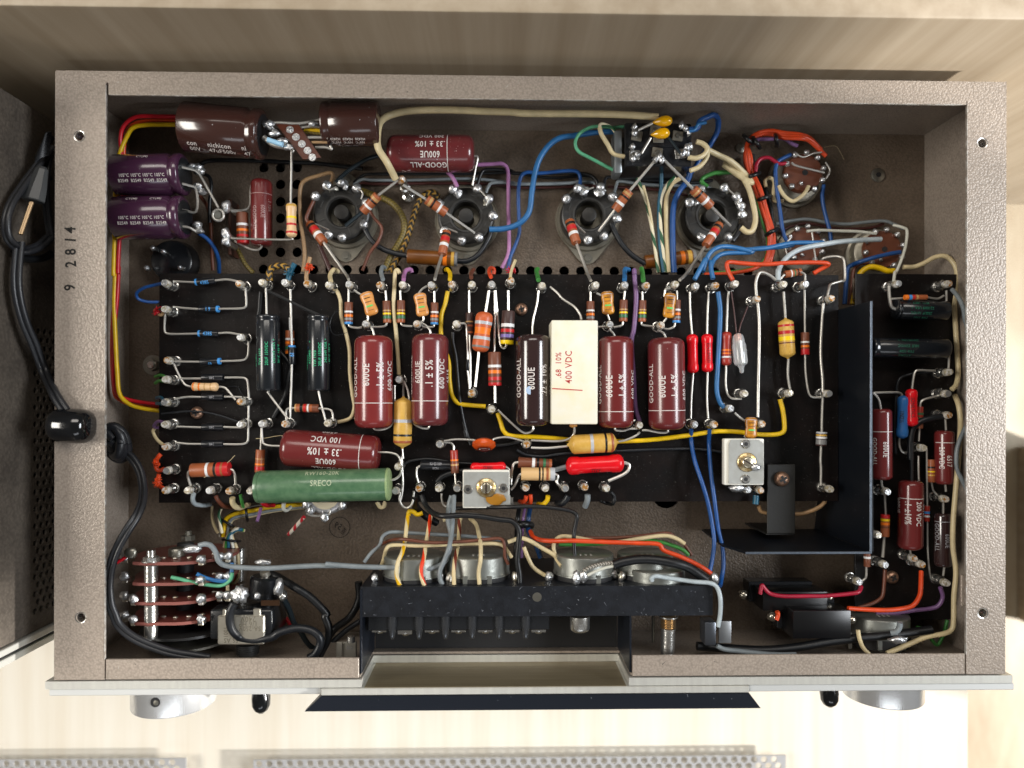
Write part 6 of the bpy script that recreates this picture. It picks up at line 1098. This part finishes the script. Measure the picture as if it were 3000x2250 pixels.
W('cream bare topped wire from the right small socket down to the side board', 'white', 'D', [(1430, 1270), (1510, 1290), (1545, 1320), (1530, 1430), (1500, 1540), (1450, 1659), 'I', (1442, 130), (1432, 215)], 24, (-320, -170)); W('dark brown wire hugging the two small sockets', 'maroon', 'D', [(500, 1330), (620, 1275), (740, 1260), (1000, 1300), (1250, 1290), (1350, 1260)], 26, -385)
W('blue wire leading from the right small socket down to the shield', 'blue', 'D', [(1485, 1490), (1400, 1505), (1280, 1535), (1170, 1568), (1100, 1590), 'I', (1065, 100), (1050, 200), (1035, 390)], 36, (-310, -300, -290, -300, -330)); W('brown wire leading down into the shield beside a blue one', 'brown', 'I', [(1230, 60), (1160, 62), (1110, 110), (1090, 220), (1072, 395)], 30, -330); W('yellow wire leading down into the shield', 'yellow', 'I', [(1438, 120), (1380, 122), (1320, 95), (1240, 92), (1170, 135), (1140, 220), (1118, 310), (1100, 392)], 46, -300)
W('cream wire running from the right small socket down the right wall', 'cream', 'I', [(1510, 90), (1600, 88), (1680, 55), (1760, 15), (1840, 0), (1900, 40), (1942, 130), (1935, 260), (1925, 400), (1935, 600), (1950, 780), (1955, 950), (1935, 1040), (1905, 1080)], 40, (-280, -170)); W('long cream wire running down the right wall and along the front', 'cream', 'I', [(1930, 1130), (1960, 1210), (1972, 1350), (1968, 1500), 'M', (1815, 90), (1795, 300), (1775, 500), (1778, 700), (1795, 900), (1785, 1100), (1775, 1300), (1760, 1370), (1690, 1400), (1560, 1430), (1420, 1490), (1240, 1560)], 42, (-190, -160, -150, -110)); W('grey wire slipping under the right flange at the top', 'grey', 'I', [(1905, 270), (1950, 330), (1995, 420), (2020, 520), (2050, 620)], 36, (-160, -80)); W('grey wire coming back from under the right flange', 'grey', 'I', [(2060, 1300), (2010, 1400), (1960, 1500), (1940, 1600), 'M', (1810, 60), (1840, 150), (1890, 240)], 34, -90)
W('green wire glimpsed beside the side board', 'green', 'M', [(1760, 200), (1765, 400), (1730, 800), (1740, 1100), (1730, 1300), (1690, 1420), (1655, 1500), (1600, 1450)], 26, -280); W('black cable in the right-hand compartment', 'dark', 'I', [(1860, 1295), (1750, 1310), (1650, 1340), (1590, 1400), (1570, 1520), (1570, 1650)], 50, -165); W('thin black wire curving in the right-hand compartment', 'dark', 'I', [(1790, 935), (1650, 945), (1540, 965), (1470, 1010), (1455, 1150), (1445, 1400), (1450, 1600)], 22, -195)
W('bare wire beside the grey cable in the right-hand compartment', 'silver', 'M', [(1495, -40), (1490, 60), (1498, 165)], 18, -175)
# -- lower right leads
W('orange wire from the side board to the black box switch', 'orange', 'M', [(1518, 895), (1518, 1010), (1500, 1090), (1465, 1160), (1400, 1195), (1250, 1212), (1080, 1205), (925, 1195)], 38, (-155, -130, -120, -110)); W('dusky purple wire beside the orange one at lower right', 'purple', 'M', [(1672, 1025), (1688, 1100), (1660, 1165), (1600, 1198), (1450, 1210), (1300, 1235), (1150, 1240)], 34, (-160, -200)); W('brown wire from the side board toward the box switches', 'brown', 'M', [(1225, 880), (1215, 1000), (1200, 1090), (1160, 1140), (1080, 1165), (1010, 1190)], 30, -180); W('crimson wire draped over the rear box switch', 'crimson', 'M', [(1030, 1020), (1005, 1060), (930, 1080), (750, 1092), (600, 1095), (400, 1095), (300, 1080), (250, 1035), (225, 1010), (212, 1080)], 34, (-150, -125, -125, -130))
W('thick black cable running along the front wall at lower right', 'black', 'M', [(-300, 1500), (0, 1525), (250, 1530), (500, 1510), (800, 1465), (1100, 1428), (1350, 1400), (1600, 1368)], 72, -110, 'cable', 'cable'); W('pale grey stub curling over the black cable at lower right', 'grey', 'M', [(1270, 1395), (1310, 1385), (1340, 1350), (1345, 1310)], 44, (-70, -60)); b_ = blob('solder_joint', P('M', 1330, 1448, -78), 13, SOLD, None, 2, .9, .7, .35); tag(b_, 'flattened bright solder lump on the black cable at lower right', 'solder')
W('green wire bent in the lower right corner', 'green', 'M', [(1480, 1350), (1540, 1370), (1600, 1450), (1655, 1495), (1700, 1400), (1730, 1290)], 28, -180); W('grey wire beside the thick black cable at lower right', 'grey', 'Q', [(1660, 670), (1720, 700), (1850, 712), (2100, 735), (2300, 740)], 40, -70); W('cream wire diving under the front flange at lower right', 'cream', 'M', [(1005, 1370), (1015, 1440), (1050, 1520), (1100, 1570)], 34, -90)
W('orange tip of wire on the front box switch', 'orange', 'M', [(350, 1220), (358, 1250), (345, 1290)], 36, -120); W('dark wire under the strap bracket', 'tan', 'M', [(745, 270), (735, 330), (690, 380), (600, 415), (500, 430), (250, 420), (200, 370)], 34, -230); W('teal stub below the right trimmer', 'teal', 'M', [(180, 280), (175, 350)], 48, -190)
# -- bottom edge wires of the board
for c_, pts_, w_, lab in (('orange', [(115, 560), (108, 595), (85, 612), (62, 605)], 36, 'orange wire stub at the bottom board edge'), ('rust', [(150, 550), (155, 590), (145, 625), (120, 630)], 32, ''), ('yellow', [(292, 560), (285, 600), (255, 628), (212, 625)], 38, 'yellow wire stub at the bottom board edge'), ('dark', [(455, 560), (435, 600), (395, 622), (365, 618)], 52, 'dark brown sleeve at the bottom board edge'), ('grey', [(612, 550), (612, 600), (590, 650)], 48, 'grey wire stub at the bottom board edge'), ('black', [(800, 530), (825, 570), (820, 620), (770, 622), (715, 600)], 30, 'black wire loop at the right end of the bottom post row')):
    W(lab or 'reddish orange wire stub at the bottom board edge', 'orange' if c_ == 'rust' else c_, 'L', pts_, w_, (-165, -170, -180, -220))
for c_, pts_, w_, lab in (('pale', [(1015, 680), (1005, 730), (1035, 770), (1100, 778), (1155, 765)], 36, 'pale grey wire curling under the board at lower left'), ('brown', [(1195, 700), (1215, 740), (1260, 780), (1320, 795)], 32, 'brown wire curling under the board at lower left'), ('cream', [(1330, 715), (1335, 760), (1370, 792), (1430, 785), (1465, 755)], 44, 'cream wire curling under the board at lower left'), ('green', [(1395, 690), (1405, 740), (1418, 790)], 26, 'green and white wire end beside the cream one at lower left'), ('red', [(1542, 695), (1565, 745), (1605, 778), (1665, 775)], 34, 'crimson wire curling under the green resistor'), ('white', [(1745, 755), (1742, 800), (1765, 818), (1800, 790)], 30, 'white wire loop under the green resistor'), ('purple', [(1530, 905), (1545, 860), (1560, 800)], 26, 'pale purple wire end in the harness at lower left')):
    W(lab, c_, 'J', pts_, w_, (-165, -175, -200, -240))
W('red and white twisted wire end beside the round silver socket', 'white_red', 'J', [(1910, 870), (1870, 920), (1820, 970), (1785, 1010)], 30, (-265, -330)); W('cream loop under the right end of the green resistor', 'cream', 'K', [(630, 600), (620, 645), (590, 650), (565, 610)], 34, -220)
W('bare looped jumper between posts below the yellow resistor', 'silver', 'K', [(752, 530), (750, 590), (765, 635), (800, 655), (840, 640), (858, 590), (865, 520)], 20, -165); W('bare wire running down from a post left of the trimmer', 'silver', 'K', [(1088, 540), (1090, 600), (1110, 645), (1160, 655)], 18, -170)
W('thick black cable curving from the board past the bar', 'black', 'K', [(925, 560), (960, 630), (1010, 690), (1100, 722), (1250, 715), (1400, 725), (1550, 750), (1660, 770), (1720, 840), (1712, 950), (1700, 1080), (1720, 1200), (1722, 1280)], 46, (-165, -150, -110, -60), 'cable', 'cable'); W('black wire running across below the left trimmer to the bar', 'black', 'K', [(1180, 665), (1400, 655), (1640, 650), (1850, 648), (2000, 655), (2130, 680), (2180, 720), (2175, 800), (2160, 880), (2170, 1050), (2185, 1180)], 34, (-200, -150, -90)); W('black cable low behind the pots', 'black', 'K', [(870, 560), (880, 640), (950, 720), (1050, 780)], 60, (-165, -260), 'cable', 'cable')
W('grey wire running straight down from the trimmer post to the bar', 'grey', 'K', [(1190, 560), (1180, 700), (1170, 850), (1150, 980), (1110, 1080), (1078, 1170), (1080, 1230), (1098, 1285)], 38, (-150, -110, -80, -50)); W('long pale grey wire from the rotary switch to the trimmer post', 'grey', 'J', [(1060, 1100), (1110, 1085), (1160, 1105), (1195, 1160), (1220, 1225), (1270, 1265), (1400, 1278), (1600, 1288), (1800, 1275), (2000, 1262), (2212, 1262), 'K', (150, 1115), (400, 1130), (700, 1145), (950, 1150), (1060, 1130), (1120, 1080), (1155, 980), (1165, 870), (1145, 760), (1150, 640), (1170, 560)], 42, (-60, -60, -60, -60, -60, -70, -70, -70, -70, -70, -60, -60, -60, -60, -60, -70, -80, -90, -110, -130, -150))
for c_, pts_, lab in (('cream_yellow', [(820, 700), (805, 800), (795, 930), (770, 1020), (735, 1090), (722, 1160), (725, 1220), (750, 1285)], 'cream wire with yellow stripe crossing the leftmost pot'), ('cream_orange', [(1000, 720), (985, 800), (965, 950), (945, 1060), (925, 1150), (930, 1220), (950, 1285)], 'cream wire with orange stripe crossing the leftmost pot'), ('cream_brown', [(1235, 755), (1225, 880), (1215, 980), (1195, 1080), (1190, 1180), (1190, 1280)], 'cream wire with brown stripe left of the second pot'), ('cream', [(1320, 745), (1365, 790), (1390, 870), (1405, 960), (1402, 1080), (1392, 1180), (1395, 1275)], 'plain cream wire crossing the second pot')):
    W(lab, c_, 'K', pts_, 34, (-200, -160, -110, -60, -40, -35, -35, -40))
W('yellow wire looping under the board above the leftmost pot', 'yellow', 'K', [(820, 720), (830, 685), (860, 690), (890, 715), (935, 700)], 36, -190); W('cream wire looping under the board above the second pot', 'cream', 'K', [(1240, 760), (1250, 735), (1210, 725), (1100, 760)], 32, -210)
W('dark grey wire looping behind the two left pots', 'grey', 'K', [(460, 1100), (520, 1020), (590, 960), (615, 890), (680, 858), (850, 862), (1100, 880), (1300, 890), (1500, 905), (1560, 920)], 30, (-100, -200)); W('brown wire looping behind the two left pots', 'brown', 'K', [(545, 985), (620, 945), (750, 915), (1000, 935), (1250, 935), (1450, 912), (1570, 905), (1595, 960), (1605, 1050), (1630, 1115)], 28, (-160, -170, -80)); W('cream wire looping behind the two left pots', 'cream', 'K', [(590, 1150), (620, 1080), (645, 990), (700, 958), (900, 965), (1100, 960), (1400, 948), (1560, 955), (1620, 1000), (1655, 1060)], 32, (-80, -120, -90))
W('cream wire from the centre harness to the third pot lug', 'cream', 'K', [(1625, 935), (1720, 908), (1800, 925), (1900, 985), (2000, 1045), (2050, 1115)], 36, -110); W('shorter cream wire dropping to a lug left of the third pot', 'cream', 'K', [(1755, 975), (1790, 1060), (1830, 1140), (1900, 1185), (1975, 1225)], 34, -100); W('long cream wire looping over the third and fourth pots', 'cream', 'L', [(400, 1130), (360, 1060), (335, 980), (350, 920), (410, 890), (520, 898), (700, 930), (850, 935), (1050, 905), (1230, 885), (1330, 905), (1400, 950)], 34, (-80, -110, -120))
W('long orange wire looping behind the right pots to the bar end', 'orange', 'L', [(150, 850), (180, 900), (280, 925), (500, 925), (800, 935), (1000, 938), (1180, 950), (1230, 1000), (1350, 1050), (1450, 1090), (1540, 1140), (1612, 1190)], 38, (-180, -130, -100, -60)); W('brown wire looping behind the right pots', 'brown', 'L', [(270, 985), (380, 930), (520, 905), (800, 905), (1050, 885), (1250, 862), (1320, 900), (1400, 960), (1455, 1040)], 28, -160); W('green wire looping behind the right pots', 'green', 'L', [(380, 955), (700, 950), (1000, 925), (1180, 925), (1300, 960), (1380, 1000), (1430, 1040)], 32, -150)
W('thick black shielded cable arching over the right pots', 'black', 'L', [(825, 1118), (900, 1090), (1020, 1075), (1150, 1080), (1300, 1100), (1420, 1140), (1500, 1185), (1575, 1240)], 78, -18, 'cable', 'cable'); W('frayed braid shield end left of the thick black cable', 'shieldbraid', 'L', [(820, 1105), (760, 1110), (660, 1130), (590, 1160), (570, 1210)], 32, -18, 'braid_shield', 'shield'); W('clear inner conductor end of the thick black cable', 'white', 'L', [(820, 1130), (760, 1145), (680, 1175), (610, 1205)], 26, -14)
W('pale grey wire hooked over the right end of the bar', 'pale', 'L', [(1135, 1250), (1125, 1225), (1165, 1208), (1230, 1220), (1350, 1240), (1480, 1255), (1600, 1262), (1660, 1300), (1688, 1380), (1685, 1500), (1670, 1620)], 36, 2)
for x_, y_ in ((580, 1205), (520, 1220), (1640, 1225)): blob('x', P('L', x_, y_, -20), 12, SOLD, None, 1, 1.6, .8, .3)['label'] = {580: 'solder lump at the shielded cable end', 520: 'solder lump on the lug beside the black wire end', 1640: 'amber tinted solder lump at the right end of the bar'}[x_]
for o in list(bpy.data.objects):
    if o.name.startswith('x') and o.type == 'MESH' and o.parent is None and 'label' in o: o.name = 'solder_joint'; o['category'] = 'solder'
for x_, c_, w_, lab in ((1745, 'purple', 26, 'purple wire in the centre harness'), (1790, 'navy', 40, 'navy wire in the centre harness'), (1700, 'black', 40, 'black wire in the centre harness')): W(lab, c_, 'K', [(x_+20, 640), (x_+5, 740), (x_, 840), (x_-5+(60 if c_ == 'navy' else 0), 940), (x_-10+(110 if c_ == 'navy' else 0), 1060)], w_, (-240, -260, -230, -160)); 
W('black tie round the centre harness', 'black', 'K', [(1700, 800, -270), (1730, 790, -235), (1780, 795, -235), (1815, 800, -270)], 60, -240, 'lacing_tie', 'cable tie')
# -- harness at lower left
hc = ['white', 'maroon', 'yellow', 'cream_brown', 'orange', 'grey', 'cream']
for i, c_ in enumerate(hc):
    k = i*13; W(('white', 'dark red', 'yellow', 'striped', 'orange', 'grey', 'cream')[i]+' wire of the fan harness leaving the board at lower left', c_, 'J', [(1232+k*.9, 1030), (1240+k*.9, 930), (1270+k*.9, 870+k*.25), (1350+k*.5, 825+k*.6), (1480, 795+k*.9), (1650, 770+k*.7), (1900, 755+k*.55), (2212, 740+k*.4)], 26 if c_ != 'yellow' else 34, -310+i%3*8)
for i, c_ in enumerate(['cream', 'green', 'teal', 'blue', 'purple', 'white', 'orange', 'cream']):
    k = i*16; W(('cream', 'green', 'teal', 'blue', 'purple', 'white', 'orange', 'outermost cream')[i]+' wire of the lower harness bending down beside the rotary switch', c_, 'J', [(1430-k*.6, 960-k*.2+20), (1360-k*.2, 980), (1290+k*.35, 1030), (1265+k*.9, 1120), (1265+k, 1220), (1260+k, 1300+k*.6), (1240+k*.6, 1390+k*.4)], 26, -290+i%3*8)
for x_, y_, a_, lab in ((1440, 830, 1.4, 'black tie on the fan harness near the board'), (1290, 920, .5, 'black tie on the fan harness at its bend'), (1320, 1060, .1, 'black tie on the lower harness above the rotary switch'), (1330, 1130, .15, 'lower black tie on the harness beside the rotary switch')):
    l = 70; c_, s_ = math.cos(a_), math.sin(a_); W(lab, 'black', 'J', [(x_-l*c_, y_-l*s_, -320), (x_-l*.5*c_, y_-l*.5*s_, -278), (x_+l*.5*c_, y_+l*.5*s_, -272), (x_+l*c_, y_+l*s_, -320)], 22, -290, 'lacing_tie', 'cable tie')
W('mint green wire from the second wafer of the rotary switch', 'mint', 'J', [(835, 1358), (900, 1375), (1000, 1398), (1150, 1420), (1250, 1420), (1310, 1385), (1330, 1320)], 30, (-70, -70, -80, -100)); W('blue wire from the second wafer of the rotary switch', 'sky', 'J', [(1040, 1330), (1090, 1360), (1180, 1385), (1270, 1385), (1320, 1340), (1328, 1240)], 32, (-90, -110)); W('white green wire hanging at the harness left', 'white_green', 'J', [(1240, 800), (1222, 850), (1230, 920), (1245, 1000)], 26, -280); W('cream wire hanging left of the fan harness', 'cream', 'J', [(1165, 780), (1165, 880), (1190, 960), (1215, 1000)], 24, -300)
W('red wire at the first wafer of the rotary switch', 'red', 'J', [(390, 1240), (430, 1215), (480, 1185)], 28, -70); W('cream wire dropping below the rotary switch harness', 'cream', 'J', [(1290, 1420), (1290, 1500), (1270, 1540)], 28, -140)
t = bpy.data.objects['rotary_switch']; blob('solder_joint', P('J', 1000, 1130, -52), 13, SOLD, t, 2.2, .9, .8, .25); blob('solder_joint', P('J', 505, 1165, -62), 15, OLDTIN, t, 1.3, 1.2, .6, .2)
# -- mains switch leads
W('thick charcoal lead looping from the mains switch', 'dark', 'N', [(1895, 330), (1868, 380), (1862, 470), (1885, 550), (1950, 605), (2060, 625), (2160, 610), (2212, 595), 'O', (200, 555), (330, 530), (440, 545), (510, 595), (520, 660), (480, 730), (430, 770)], 66, (-50, -50, -55, -60, -80), 'cable', 'cable'); W('black cable running from the fuse holder down past the mains switch', 'black', 'J', [(1620, 1320), (1720, 1365), (1830, 1430), (1950, 1510), (2040, 1590), (2090, 1659), 'O', (560, 430), (590, 520), (580, 620), (540, 700), (510, 760)], 62, (-190, -170, -110), 'cable', 'cable')
W('black wire bundle lying on the deck left of the bracket', 'black', 'O', [(830, 150), (830, 300), (760, 440), (640, 530), (560, 640)], 60, -300, 'cable', 'cable'); W('braided black lead right of the mains switch', 'sleeve', 'O', [(210, 260), (270, 370), (310, 480), (360, 560), (420, 650), (480, 700)], 44, (-110, -250)); W('red wire glimpsed behind the mains switch', 'red', 'O', [(240, 440), (270, 480), (300, 530)], 30, -240); W('small black wire left of the bracket end', 'dark', 'O', [(840, 470), (740, 540), (620, 640), (590, 700)], 46, -310)
# -- mains cord
def cord(label, fr, pts, w, z, gap=.5, name='power_cord'):
    pp = catmull(path(fr, pts, z), 4); zz = sum(p.z for p in pp)/len(pp); rr = wid(fr, w/2, zz)*.56; t = thing(name, label, 'power cord', pp[0])
    for s in (-1, 1):
        q = []
        for i, p in enumerate(pp):
            d = (pp[min(i+1, len(pp)-1)]-pp[max(i-1, 0)]); n = Vector((-d.y, d.x, 0)); n = n.normalized() if n.length > 1e-6 else Vector((1, 0, 0)); q.append(p+n*s*rr*.86+Vector((0, 0, s*rr*.25)))
        tube('conductor', q, rr, RUB, t, 12, 1)
    return t
cord('black two-core mains cord inside the chassis curving down the left wall', 'J', [(440, 330), (520, 400), (580, 500), (605, 620), (600, 740), (560, 850), (490, 960), (420, 1080), (370, 1190), (335, 1320), (325, 1450), (340, 1580), (370, 1659), 'N', (960, 500), (1060, 590), (1200, 660), (1380, 720), (1560, 752), (1700, 775)], 78, (-160, -150, -140, -120, -90, -60, -40, -30, -25, -22, -22, -22, -25, -28, -32, -34, -36, -38, -40))
t = thing('cord_knot', 'black knotted mains cord just inside the left wall', 'knot', P('J', 390, 270, -150))
for rr_, ph in ((52, 0), (46, .8), (40, 1.7)):
    tube('cord_loop', [P('J', 390, 270, -150)+Vector((math.cos(a*math.pi/8)*rr_*.62, math.sin(a*math.pi/8)*rr_, math.sin(a*math.pi/8+ph)*22)) for a in range(17)], 14, RUB, t, 12, 3)
blob('knot_core', P('J', 385, 265, -160), 36, RUB, t, .9, 1.1, .8, .04, 3); tube('cord_tail', path('J', [(288, 170), (330, 200), (370, 240)], -130), 15, RUB, t); tube('cord_tail', path('J', [(285, 225), (330, 250), (380, 280)], -140), 15, RUB, t)
# strain relief boot on the flange and the cord outside
t = thing('strain_relief', 'glossy black rubber strain relief boot on the left flange', 'strain relief', P('U', 425, 1445, 0)); GB = C('glossy_rubber', '0b0d10', .14, coat=.5)
a = P('U', 430, 1445, 24); lathe('boot', (a.x-60, a.y+2, 16), (a.x+60, a.y-4, 24), [(0, .3), (.015, .5), (.05, .72), (.1, .86), (.18, .95), (.3, 1), (.72, 1), (.84, .95), (.92, .84), (.97, .65), (1, .35)], 50, GB, t, 48, 80)
def cz(fr, pts, off=0): return [(x, y, 62-((x*FR[fr][2])-18)*1.12+off) for x, y in pts]
cord('black two-core mains cord outside running up from the strain relief', 'U', [(400, 1360, 30), (345, 1280, 22), (315, 1220, 5)]+cz('U', [(270, 1120), (210, 960), (150, 820), (112, 680), (100, 560), (108, 430), (118, 330)], 5), 58, 0)
cord('coiled loop of black mains cord beside the left case', 'A', cz('A', [(420, 640), (300, 800), (180, 960), (90, 1100), (50, 1230), (60, 1360), (120, 1440), (210, 1475), (320, 1440), (400, 1370)]), 80, 0)
cord('inner coil of mains cord behind the left flange', 'A', cz('A', [(400, 700), (375, 850), (370, 1000), (380, 1150), (400, 1300), (420, 1400)], -10), 66, 0)
W('outer turn of coiled black cord along the flange', 'black', 'A', cz('A', [(410, 560), (350, 650), (320, 740), (330, 830), (400, 900)], -20), 60, 0, 'cable', 'cable'); W('lower turn of coiled black cord by the left case', 'black', 'A', cz('A', [(110, 1470), (200, 1540), (330, 1540), (415, 1500)], -25), 60, 0, 'cable', 'cable')
t = thing('mains_plug', 'black mains plug with two tarnished brass pins held in the coiled cord', 'plug', P('A', 300, 950, -40)); PG = mat('plug_plastic', (.035, .037, .038), .42)
A_, B_2 = P('A', 345, 800, -20), P('A', 265, 1075, -5); lathe('plug_body', A_, B_2, [(0, .5), (.08, .8), (.3, .95), (.6, 1.25), (.97, 1.45), (1, 1.35)], 24, PG, t, 8, 20, flat=.6)
for dx in (0, 14): v0 = P('A', 250+dx, 1085, 0); v1 = P('A', 160+dx, 1345, 30); tube('pin', [v0, v0+(v1-v0)*.5, v1], 4.5, mat('tarnished_brass', (.42, .30, .18), .35, .85), t, 6, 0)
for i in range(14): q0 = P('A', 290+i*6, 760-i*16, -30); q1 = P('A', 395+i*1.5, 700-i*14, -45); tube('velcro_rib', [q0, (q0+q1)/2+Vector((0, 0, 8)), q1], 3.2, WC['dark'], t, 6, 2)

# ================================================================ small stray leads, flux and lint
for nm, fr, pts, lab in (('B', 'B', [(690, 950), (730, 985), (790, 960)], 'bare wire end curled on the top lug of the leftmost socket'), ('B', 'B', [(930, 955), (1000, 1000), (990, 1060)], 'bare jumper between two right lugs of the leftmost socket'), ('B', 'B', [(1900, 960), (1950, 990), (2010, 1060), (2000, 1110)], 'bare jumper between two upper right lugs of the second socket'),
        ('B', 'B', [(1055, 1150), (1100, 1220), (1155, 1290), (1130, 1400), (1060, 1500), (1000, 1640)], 'grey brown wire running down right of the leftmost socket'), ('C', 'C', [(830, 960), (870, 985), (940, 965)], 'bare jumper between the two top lugs of the third socket'), ('C', 'C', [(2010, 960), (2060, 1010), (2110, 1050), (2100, 1110)], 'bare jumper down the right lugs of the rightmost socket'),
        ('D', 'D', [(640, 690), (700, 720), (780, 690), (850, 680)], 'bare jumper across the top lugs of the upper right socket'), ('D', 'D', [(880, 760), (915, 830), (880, 900)], 'bare jumper down the right side of the upper right socket'), ('D', 'D', [(600, 1370), (560, 1430), (570, 1520)], 'pale wire curled round the left small socket'), ('D', 'D', [(770, 1330), (785, 1450), (800, 1560)], 'bare wire crossing the left small socket')):
    W(lab, 'silver' if 'grey' not in lab else 'brown', fr, pts, 15 if 'grey' not in lab else 26, -300)
FL = C('dark_flux', '3a1c06', .25, coat=.4)
for i, (fr, x, y) in enumerate((('B', 760, 975), ('B', 860, 950), ('B', 1770, 1010), ('B', 2010, 1090), ('C', 850, 990), ('C', 990, 1000), ('C', 2020, 990), ('C', 2110, 1080), ('C', 1770, 1090))):
    q = P(fr, x, y, -312); so = blob('solder_joint', q, random.uniform(7, 12), SOLD if i % 3 else OLDTIN, None, random.uniform(.8, 1.6), random.uniform(.8, 1.6), .7, .4)
    tag(so, ['extra solder lump at the upper left lug of the leftmost socket', 'extra solder lump at the top lug of the leftmost socket', 'extra solder lump at the upper left lug of the second socket', 'extra solder lump at the right lug of the second socket', 'extra solder lump at the top left lug of the third socket', 'extra solder lump at the top right lug of the third socket', 'extra solder lump at the top lug of the rightmost socket', 'extra solder lump at the right lug of the rightmost socket', 'extra solder lump at the left lug of the rightmost socket'][i], 'solder', 'extra solder lumps on the big sockets')
for i, (fr, pts, lab) in enumerate((('F', [(600, 620), (500, 640), (460, 560), (490, 470), (540, 440)], 'fine dark hair lying on the board beside the cream wire'), ('J', [(1100, 550), (1180, 500), (1290, 430), (1350, 370)], 'fine pale fibre lying across the brown resistor at lower left'), ('D', [(870, 640), (960, 630), (1000, 680), (1030, 740)], 'fine pale hair on the deck right of the upper right socket'), ('E', [(1300, 1055), (1370, 1060), (1400, 1110), (1440, 1150)], 'fine dark fibre beside the striped tan resistor'), ('J', [(1520, 235), (1600, 230), (1680, 215), (1750, 208)], 'fine pale fibre beside the left end of the long maroon capacitor'))):
    tag(tube('lint_fibre', path(fr, pts, -160 if fr != 'D' else -395), .8, WC['cream' if 'pale' in lab else 'dark'], None, 5, 4), lab, 'lint')
